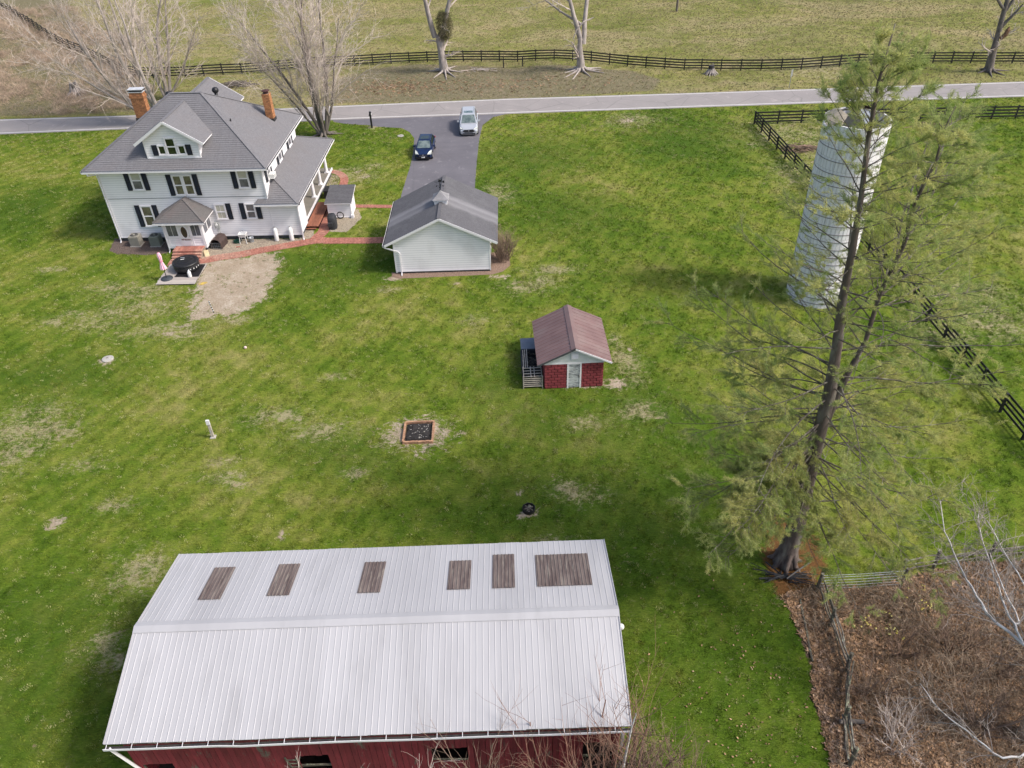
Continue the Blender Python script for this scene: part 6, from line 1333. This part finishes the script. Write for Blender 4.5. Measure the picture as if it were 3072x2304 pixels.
# ---------------------------------------------------------------- the big pine
random.seed(99)
PB=Vector((12.76,23.88,0)); pine=empty('pine_tree',PB,0,'tall forked white pine with open feathery branches in front of the silo','tree')
trunkA=[(0,0,-.1,.62),(.0,.02,.5,.46),(0.05,.05,2.5,.40),(.0,.1,5,.34),(-.08,.1,8,.29),(-.12,.1,10.3,.25),(-.35,.1,12.5,.19),(-.6,.15,14.5,.155),(-.72,.15,16.5,.125),(-.92,.15,18.6,.09),(-1.15,.2,20.5,.08),(-1.3,.2,22.3,.05),(-1.25,.2,24.0,.015)]
trunkB=[(-.05,.1,7.2,.2),(.15,.15,9.2,.19),(.40,.2,11.0,.16),(.8,.3,12.6,.11),(.85,.4,14.6,.10),(1.2,.45,16.6,.09),(1.15,.5,18.2,.075),(1.45,.55,19.6,.05),(1.4,.6,20.6,.03),(1.55,.6,21.4,.012)]
mb=MB(); 
def tk(T_): mb.tube([Vector(q[:3]) for q in T_],[q[3] for q in T_],14)
trunkB=[(x_,y_,z_,r_*.8) for x_,y_,z_,r_ in trunkB]; tk(trunkA); tk(trunkB)
for k in range(7): a=k*.9; mb.tube([(.25*math.cos(a),.25*math.sin(a),.9),(.5*math.cos(a),.5*math.sin(a),.12),(.85*math.cos(a),.85*math.sin(a),-.08)],[.2,.15,.06],7,False)
mb.build('trunk',M['pinebark'],pine,smoothf=True)
br_mb=MB(); tips=[]
def pos_on(T_,z):
    for i in range(len(T_)-1):
        if T_[i][2]<=z<=T_[i+1][2]:
            f=(z-T_[i][2])/(T_[i+1][2]-T_[i][2]); return Vector(T_[i][:3]).lerp(Vector(T_[i+1][:3]),f)
def pbranch(p,d,L,r,dens=1.0):
    n=7; pts=[p]; dd=d.copy(); q=p.copy()
    for i in range(n):
        dd=(dd+perp(dd)*.10+Vector((0,0,-.012 if i<4 else .035))).normalized(); q=q+dd*(L/n); pts.append(q.copy())
    r*=.55; br_mb.tube(pts,[r*(1-.8*k/n) for k in range(n+1)],5,False)
    for i in range(2,n+1):
        f=i/n; m_=int((2.3 if f>.4 else .9)*dens+random.random())
        for k in range(m_):
            base=pts[i-1].lerp(pts[i],random.random()); dr=(pts[i]-pts[i-1]).normalized(); hz_=dr.cross(Vector((0,0,1))).normalized()*random.choice((-1,1)); sd=(dr*random.uniform(.5,1)+hz_*random.uniform(.5,1)+Vector((0,0,random.uniform(-.1,.25)))).normalized()
            l=L*.30*random.uniform(.4,1.0)*(1.15-.55*f); e=base+sd*l; m2=base.lerp(e,.5)+Vector((0,0,.04)); br_mb.tube([base,m2,e],[r*.22+.006,.009,.004],3,False)
            nt_=max(3,int(l*8.6*dens))
            for j in range(nt_):
                u=random.uniform(.25,1.0); c0=base.lerp(e,u); td=(sd+perp(sd)*random.uniform(.3,1.0)).normalized(); tl=random.uniform(.2,.5); ce=c0+td*tl; br_mb.tube([c0,ce],[.004,.003],3,False); tips.append((ce,td,f)); 
                if random.random()<.6: tips.append((c0.lerp(ce,.5),td,f))
    tips.append((pts[-1],dd,1))
z=3.0; ga=0
while z<23.4:
    w_=3
    for k in range(w_):
        ga+=2.399+random.uniform(-.25,.25); zz=z+random.uniform(-.25,.25); p=pos_on(trunkA,zz)
        if z<12: Lb=random.uniform(3.4,5.9)*(.72+.28*smooth(2,7,zz))
        else: Lb=(24.6-zz)*.42*random.uniform(.75,1.2)+.35
        dead=z<6.5 and random.random()<.35
        el=random.uniform(-.12,.16) if z<12 else random.uniform(.2,.6)
        if z>19: el+=.4
        d=Vector((math.cos(ga)*math.cos(el),math.sin(ga)*math.cos(el),math.sin(el)))
        if dead:
            pts=[p]; q=p.copy(); dd=d.copy()
            for i in range(5): dd=(dd+perp(dd)*.12).normalized(); q=q+dd*(Lb*.1); pts.append(q.copy())
            br_mb.tube(pts,[.05,.045,.035,.03,.02,.01],5,False)
        else: pbranch(p,d,float(Lb),.022+.009*float(Lb),1.0 if z<12 else .55)
    z+=.62 if z<12 else (.62 if z<18 else .5)
z=12.4
while z<21.0:
    for k in range(3):
        ga+=2.399+random.uniform(-.25,.25); p=pos_on(trunkB,z); Lb=(22.4-z)*.42*random.uniform(.8,1.25)+.4; el=random.uniform(.15,.65); d=Vector((math.cos(ga)*math.cos(el)+.12,math.sin(ga)*math.cos(el),math.sin(el))).normalized(); pbranch(p,d,Lb,.022+.007*Lb,.6)
    z+=.55
# long lower limbs with dense olive foliage, aimed where the photo shows their tips
def plimb(z0,px,py,z1,dens=1.6,T_=trunkA):
    dens=1.2 if (px<2320 and py>1380) else .85
    p=pos_on(T_,z0); e=G(px,py,z1)-PB; pbranch(p,(e-p).normalized()+Vector((0,0,.02)),(e-p).length,.07,dens)
for a_ in ((7.5,2075,1650,5.2),(8.2,2150,1560,6.2),(7.8,2230,1600,6.0),(8.5,2250,1480,7.2),(8.0,2130,1480,6.6),(9.0,2050,1330,7.8),(9.2,1980,1230,8.4),(10,1960,1080,9.8),(10.5,2020,960,11),(11.5,2120,850,12.3),(10.2,2150,1150,10),(11,2200,1000,11.5),
  (8.8,2110,1600,6.0),(8.9,2180,1640,5.6),(8.4,2260,1540,6.6),(8.7,2200,1450,7.4),(7.2,2140,1690,4.6),(8.8,2300,1400,8),(7.6,2090,1560,5.9),
  (8,2850,1450,6.6),(7,2800,1600,5.2),(6,2660,1790,4.4),(5.5,2560,1870,3.8),(8.5,2900,1310,7.8),(10,2960,1120,9.6),(11,2950,930,11.6),(6.5,2760,1830,3.6),(7,2700,1680,5),(9,2720,1500,7),(9.5,2800,1230,9),(10.5,2800,1050,10.5),(7,2560,1640,5.5),(9,2350,1250,9),(6.5,2380,1560,6.0)): plimb(*a_)
for a_ in ((14.5,2960,700,14.5),(15,2930,560,16),(16.5,2960,430,17.8),(17.5,2880,330,19.3),(16,2680,380,18.6),(17,2790,300,20),(18.2,2840,260,21),(15,2700,560,16.6),(14,2850,800,13.6)): plimb(*a_,1.1,trunkB)
tag(br_mb.build('branches',M['pinebranch'],pine),kind='stuff')
# needle tufts: fine blades joined in one mesh
V=[];F=[]
ND=len(tips); NB=32
for (c,d,f) in tips:
    a=perp(d); b_=d.cross(a)
    for k in range(NB):
        th=random.random()*6.283; sp=random.uniform(.25,.95); nd=(d*(1-sp*.55)+(a*math.cos(th)+b_*math.sin(th))*sp).normalized(); l=random.uniform(.10,.17); w_=.0065; s=nd.cross(Vector((random.random()-.5,random.random()-.5,random.random()-.5)))
        if s.length<1e-3: continue
        s.normalize(); n=len(V); r0=c-d*random.random()*.26+a*random.uniform(-.04,.04)+b_*random.uniform(-.04,.04); V+= [tuple(r0+s*w_),tuple(r0-s*w_),tuple(r0+nd*l)]; F.append((n,n+1,n+2))
me_=bpy.data.meshes.new('needles'); me_.from_pydata(V,[],F); me_.update()
m,nt,b=node_mat('pine_needles'); f=noise(nt,.55,4,.6); gi=nt.nodes['geo']; col=ramp(nt,f,[(.40,(.56,.55,.21)),(.60,(.31,.39,.12))])
hs=nt.nodes.new('ShaderNodeHueSaturation'); nt.links.new(col,hs.inputs['Color']); nt.links.new(math_(nt,'MULTIPLY_ADD',gi.outputs['Random Per Island'],.6,.7),hs.inputs['Value']); nt.links.new(hs.outputs[0],b.inputs['Base Color']); b.inputs['Roughness'].default_value=.7
tl=nt.nodes.new('ShaderNodeBsdfTranslucent'); nt.links.new(hs.outputs[0],tl.inputs[0]); mx=nt.nodes.new('ShaderNodeMixShader'); mx.inputs[0].default_value=.55; nt.links.new(b.outputs[0],mx.inputs[1]); nt.links.new(tl.outputs[0],mx.inputs[2]); nt.links.new(mx.outputs[0],nt.nodes['Material Output'].inputs[0])
me_.materials.append(m); o=bpy.data.objects.new('needles',me_); COL.objects.link(o); o.parent=pine; tag(o,kind='stuff')
print('pine tips',ND,'tris',len(F))
# ---------------------------------------------------------------- scattered ground cover (instanced, uncountable)
def gn_scatter(name,pts,src,smin,smax,tilt=.0):
    me=bpy.data.meshes.new(name); me.vertices.add(len(pts)); me.vertices.foreach_set('co',np.asarray(pts,np.float32).ravel()); me.update()
    o=bpy.data.objects.new(name,me); COL.objects.link(o); ng=bpy.data.node_groups.new(name,'GeometryNodeTree')
    ng.interface.new_socket('Geometry',in_out='INPUT',socket_type='NodeSocketGeometry'); ng.interface.new_socket('Geometry',in_out='OUTPUT',socket_type='NodeSocketGeometry')
    gi=ng.nodes.new('NodeGroupInput'); go=ng.nodes.new('NodeGroupOutput'); ip=ng.nodes.new('GeometryNodeInstanceOnPoints'); oi=ng.nodes.new('GeometryNodeObjectInfo'); oi.inputs['Object'].default_value=src
    rv=ng.nodes.new('FunctionNodeRandomValue'); rv.data_type='FLOAT_VECTOR'; rv.inputs[0].default_value=(-tilt,-tilt,0); rv.inputs[1].default_value=(tilt,tilt,6.283)
    rs=ng.nodes.new('FunctionNodeRandomValue'); rs.data_type='FLOAT'; rs.inputs[2].default_value=smin; rs.inputs[3].default_value=smax; rs.inputs['Seed'].default_value=5
    L=ng.links; L.new(gi.outputs[0],ip.inputs['Points']); L.new(oi.outputs['Geometry'],ip.inputs['Instance']); L.new(rv.outputs[0],ip.inputs['Rotation']); L.new(rs.outputs[1],ip.inputs['Scale']); L.new(ip.outputs[0],go.inputs[0])
    md=o.modifiers.new('scatter','NODES'); md.node_group=ng; return tag(o,kind='stuff')
def inview(n,y0,y1,margin=60,dens_pow=0.):
    """random ground points inside the view footprint"""
    out=[]
    px=rng.uniform(-margin,3072+margin,n*3); 
    y=rng.uniform(y0,y1,n*3); hwid=y*.76+16; x=rng.uniform(-1,1,n*3)*hwid*1.02
    k=rng.uniform(0,1,n*3)<(hwid/(y1*.76+16)); x=x[k][:n];y=y[k][:n]; return x,y
def exclude(x,y,polys):
    m=np.ones(len(x),bool)
    for p in polys: m&=~pip([(q[0],q[1]) for q in p],x,y)
    return m
def onroad(x,y): return (y<yat(roadN,x)+.45)&(y>yat(roadS,x)-.6)
PATHX=[HL([(4.9,-4.3),(7.7,-4.2),(9.3,-3.5),(11,-3.2),(13.8,-2.0),(16.4,-1.0),(20.7,-1.15),(24,-1.2),(24,0),(20.7,0),(17.3,.1),(17.3,1.2),(16,1.2),(15.9,0),(13,-.9),(9,-2.4),(4.9,-3.2)]),HL([(17.6,5.8),(24,5.5),(24,6.2),(17.6,6.5)]),HL([(16.1,7),(17.1,7),(17.2,12.2),(16.3,13.8),(15.2,14.5),(14.2,14.4),(14.2,13.4),(15,13.3),(15.8,12.6),(16.2,11.6)])]
NOG=[DRIVE,HOUSEALL,GARFP,SHEDFP,BARNFP,DECKFP,MULCH,GRAVEL,GRAVEL2,LITTER,NEEDLES,[(20.2,45.9),(23.8,45.9),(23.8,49.5),(20.2,49.5)],[(-6.6,33),(-4.5,33),(-4.5,35.2),(-6.6,35.2)],[(-9.1,51.8),(0.2,51.8),(.2,55.6),(-9.1,55.6)]]+PATHX
def blade_obj(name,n,h,w_,r,mt,loc,flat=.5):
    mb=MB()
    for k in range(n):
        a=random.random()*6.28; rr=r*random.random()**.5; x,y=rr*math.cos(a),rr*math.sin(a); b2=random.random()*6.28; hh=h*random.uniform(.5,1); lx,ly=math.cos(b2)*hh*flat,math.sin(b2)*hh*flat
        c,s=math.cos(a+1.3)*w_,math.sin(a+1.3)*w_; mb.add([(x-c,y-s,-.01),(x+c,y+s,-.01),(x+lx*.5+c*.6,y+ly*.5+s*.6,hh*.65),(x+lx*.5-c*.6,y+ly*.5-s*.6,hh*.65),(x+lx,y+ly,hh)],[(0,1,2,3),(3,2,4)])
    o=mb.build(name,mt); o.location=loc; return tag(o,kind='stuff')
m,nt,b=node_mat('grass_blades'); green,tan,s_,mid,fine,fib=grass_color(nt); oi=nt.nodes.new('ShaderNodeObjectInfo')
col=mixc(nt,ramp(nt,oi.outputs['Random'],[(.80,(0,0,0)),(.97,(1,1,1))]),green,(.36,.34,.17)); hs=nt.nodes.new('ShaderNodeHueSaturation'); nt.links.new(col,hs.inputs['Color']); nt.links.new(math_(nt,'MULTIPLY_ADD',oi.outputs['Random'],.6,.9),hs.inputs['Value'])
nt.links.new(hs.outputs[0],b.inputs['Base Color']); b.inputs['Roughness'].default_value=.75; b.inputs['Specular IOR Level'].default_value=.15
src=blade_obj('grass_tuft',22,.085,.007,.13,m,(1.0,30,0))
x,y=inview(230000,11,88); k=exclude(x,y,NOG)&~onroad(x,y)&(y<yat(roadS,x))&~(pip([(q[0],q[1]) for q in DIRT],x,y)&(rng.uniform(0,1,len(x))<.9)); x=x[k];y=y[k]
cl=np.sin(x*.9+1.3*np.sin(y*.7))*np.cos(y*1.1+x*.3)+np.sin(x*2.3+y*1.7); k=rng.uniform(-2.2,1.2,len(x))<cl; x=x[k];y=y[k]
gn_scatter('grass',np.stack([x,y,np.zeros(len(x))],1),src,.55,1.25,.25)
m2,nt,b=node_mat('dry_blades'); oi=nt.nodes.new('ShaderNodeObjectInfo'); nt.links.new(ramp(nt,oi.outputs['Random'],[(.1,(.215,.20,.08)),(.5,(.30,.255,.125)),(.9,(.38,.32,.19))]),b.inputs['Base Color']); b.inputs['Roughness'].default_value=.85
src2=blade_obj('dry_grass_tuft',20,.16,.011,.2,m2,(30,112,hz(30,112)))
x,y=inview(150000,80,150); k=~onroad(x,y)&exclude(x,y,[DRIVE,HOUSEALL,MULCH])&((y>yat(roadN,x))|(rng.uniform(0,1,len(x))<.25)); k&=~(pip(BANK,x,y)&(rng.uniform(0,1,len(x))<.6)); x=x[k];y=y[k]
gn_scatter('pasture_grass',np.stack([x,y,hgt(x,y)],1),src2,.35,.95,.3)
# dry grass where the lawn is worn
P_=[]
for px,py,rx,ry in drypts+[(1258,1300,2.2,1.6)]:
    p=G(px,py); n=int(rx*ry*26)+8; P_.append(np.stack([rng.normal(p.x,rx*.8,n),rng.normal(p.y,ry*.9,n),np.zeros(n)],1))
P_=np.concatenate(P_); k=exclude(P_[:,0],P_[:,1],NOG+[BARNFP])&~onroad(P_[:,0],P_[:,1]); gn_scatter('worn_grass',P_[k],src2,.3,.62,.3)
# fallen leaves
LM=mat('fallen_leaf',(.36,.23,.13),(.16,.092,.055),7,.85,island=.0,objrand=.5,spec=.2,c3=(.46,.33,.24),s3=5)
mb=MB()
for k in range(9):
    a=random.random()*6.28;x,y=random.uniform(-.18,.18),random.uniform(-.18,.18);s=random.uniform(.05,.095); c,s2=math.cos(a)*s,math.sin(a)*s; zt=random.uniform(.01,.05); mb.add([(x-c,y-s2,.01),(x-s2*.6,y+c*.6,zt),(x+c,y+s2,random.uniform(.0,.05)),(x+s2*.6,y-c*.6,zt+.015)],[(0,1,2,3)])
lsrc=mb.build('leaf_cluster',LM); lsrc.location=(17,17,0); tag(lsrc,kind='stuff')
LP=[(p[0],p[1]) for p in LITTER]; n=60000; x=rng.uniform(8,34,n); y=rng.uniform(9,27,n); k=pip(LP,x,y); x=x[k];y=y[k]
x2=rng.uniform(4,34,26000); y2=rng.uniform(10,32,26000); pr=np.exp(-((x2-11)/5.0)**2)*np.clip((24-y2)/16,0,1)+.9*np.exp(-((x2-27)/6)**2)*np.clip((30-y2)/14,0,1)*.5; k=(rng.uniform(0,1,26000)<pr*.38*(.35+1.3*(np.sin(x2*2.1+np.sin(y2*1.7)*2)*np.sin(y2*1.9+x2)>.25))); x2=x2[k];y2=y2[k]
x3,y3=[],[]
for px,py,rx,ry,nn in ((1340,260,14,2.5,250),(1600,250,12,3,150),(1180,260,4,2,300)):
    p=G(px,py,0,True); x3.append(rng.normal(p.x,rx*.6,nn)); y3.append(rng.normal(p.y,ry*.7,nn))
x3=np.concatenate(x3);y3=np.concatenate(y3); k=pip(BANK,x3,y3); x3=x3[k];y3=y3[k]
gn_scatter('fallen_leaves',np.stack([np.concatenate([x,x3]),np.concatenate([y,y3]),np.concatenate([np.zeros(len(x)),hgt(x3,y3)])],1),lsrc,.6,1.25,.3)
mb=MB(); mb.add([(-.06,0,.06),(0,.045,.085),(.065,0,.075),(0,-.04,.06)],[(0,1,2,3)]); s1=mb.build('single_leaf',LM); s1.location=(9.5,20,0); tag(s1,kind='stuff'); gn_scatter('lawn_leaves',np.stack([x2,y2,np.zeros(len(x2))],1),s1,.4,1.0,.3)
# brambles: thin arching stems
def twig_obj(name,n,h,r,mt,loc,th=.006):
    mb=MB()
    for k in range(n):
        a=random.random()*6.28; d=Vector((math.cos(a)*random.uniform(.2,.9),math.sin(a)*random.uniform(.2,.9),1)).normalized(); p=Vector((random.uniform(-r,r),random.uniform(-r,r),0)); L_=h*random.uniform(.6,1.2); q=p+d*L_*.5; e=q+Vector((d.x,d.y,d.z*random.uniform(-.4,.6)))*L_*.5; mb.tube([p,q,e],[th,th*.8,th*.5],3,False)
        for j in range(3): f=random.random(); s0=p.lerp(q,f) if j==0 else q.lerp(e,f); mb.tube([s0,s0+(d+perp(d)*1.0).normalized()*L_*.25],[th*.6,th*.4],3,False)
    o=mb.build(name,mt); o.location=loc; return tag(o,kind='stuff')
BR=mat('bramble_stem',(.32,.24,.16),(.19,.14,.095),3,.9,objrand=.3)
b1=twig_obj('bramble_clump',14,.75,.35,BR,(20,18,0)); n=3800; x=rng.uniform(10,34,n); y=rng.uniform(9,26,n); k=pip(LP,x,y)&(((x>13.5+.25*(18-y))&(rng.uniform(0,1,n)<.65))|(rng.uniform(0,1,n)<.05)); gn_scatter('brambles',np.stack([x[k],y[k],np.zeros(k.sum())],1),b1,.5,1.15,.3)
b3=twig_obj('thicket_clump',18,1.6,.6,mat('thicket_stem',(.36,.28,.20),(.22,.17,.12),3,.9,objrand=.35),(24,15,0),.008); n=900; x=rng.uniform(12,36,n); y=rng.uniform(8,26,n); k=pip(LP,x,y)&(((x>14.5)&(np.sin(x*.8+y*.3)+np.sin(y*.9-x*.4)>-.3))|(rng.uniform(0,1,n)<.12)); gn_scatter('thicket',np.stack([x[k],y[k],np.zeros(k.sum())],1),b3,.5,1.3,.35)
BR2=mat('dry_brush_stem',(.46,.35,.26),(.32,.24,.175),3,.9,objrand=.3)
p=G(120,180,0,True); b2=twig_obj('brush_clump',22,1.0,.6,BR2,(p.x,p.y,hz(p.x,p.y)),.011); n=8500; x=rng.uniform(-110,-20,n); y=rng.uniform(88,150,n); k=pip(BRUSH,x,y)&(y>yat(roadN,x)+1.2); x=x[k];y=y[k]; cl=np.sin(x*.35+1.3*np.sin(y*.3))+np.sin(y*.5+x*.2); k=rng.uniform(-2,1.2,len(x))<cl; gn_scatter('roadside_brush',np.stack([x[k],y[k],hgt(x[k],y[k])],1),b2,.5,1.3,.3)
n=1500; x=rng.uniform(-30,30,n); y=rng.uniform(88,112,n); k=pip(BANK,x,y); gn_scatter('bank_weeds',np.stack([x[k],y[k],hgt(x[k],y[k])],1),b2,.12,.35,.3)
# daffodils under the pine
DG=mat('daffodil_leaf',(.06,.14,.04),(.04,.1,.03),3,.6); DY=mat('daffodil_yellow',(.75,.62,.10),(.7,.66,.3),3,.6)
for k,(px,py,n,lb) in enumerate(((2590,1890,9,'small daffodil clump nearest the old fence under the pine'),(2670,1905,12,'daffodil clump with dark leaves right of the smallest clump'),(2650,1860,8,'pale daffodils just above the dark-leaved clump'),(2765,1830,14,'broad green daffodil clump at the right among fallen leaves'),(2775,1790,8,'thin row of daffodils behind the broad green clump'))):
    p=G(px,py); t=empty('daffodil_clump',p,0,lb,'flowers','daffodils under the pine'); mb=MB(); fl=MB()
    for j in range(n*5):
        a=random.random()*6.28; x,y=random.gauss(0,.28),random.gauss(0,.22); lx,ly=math.cos(a)*.1,math.sin(a)*.1; mb.add([(x-.01,y,0),(x+.01,y,0),(x+lx,y+ly,random.uniform(.2,.34))],[(0,1,2)])
    for j in range(n): x,y,z=random.gauss(0,.3),random.gauss(0,.24),random.uniform(.28,.38); fl.lathe([(.045,.0),(.02,.02),(.02,.05)],6,(x,y,z))
    tag(mb.build('leaves',DG,t),kind='stuff'); tag(fl.build('flowers',DY,t),kind='stuff')

if 0:
    print('TRIS',sum(sum(len(p.vertices)-2 for p in o.data.polygons) for o in bpy.data.objects if o.type=='MESH'),sorted([(sum(len(p.vertices)-2 for p in o.data.polygons),o.name) for o in bpy.data.objects if o.type=='MESH'])[-8:])
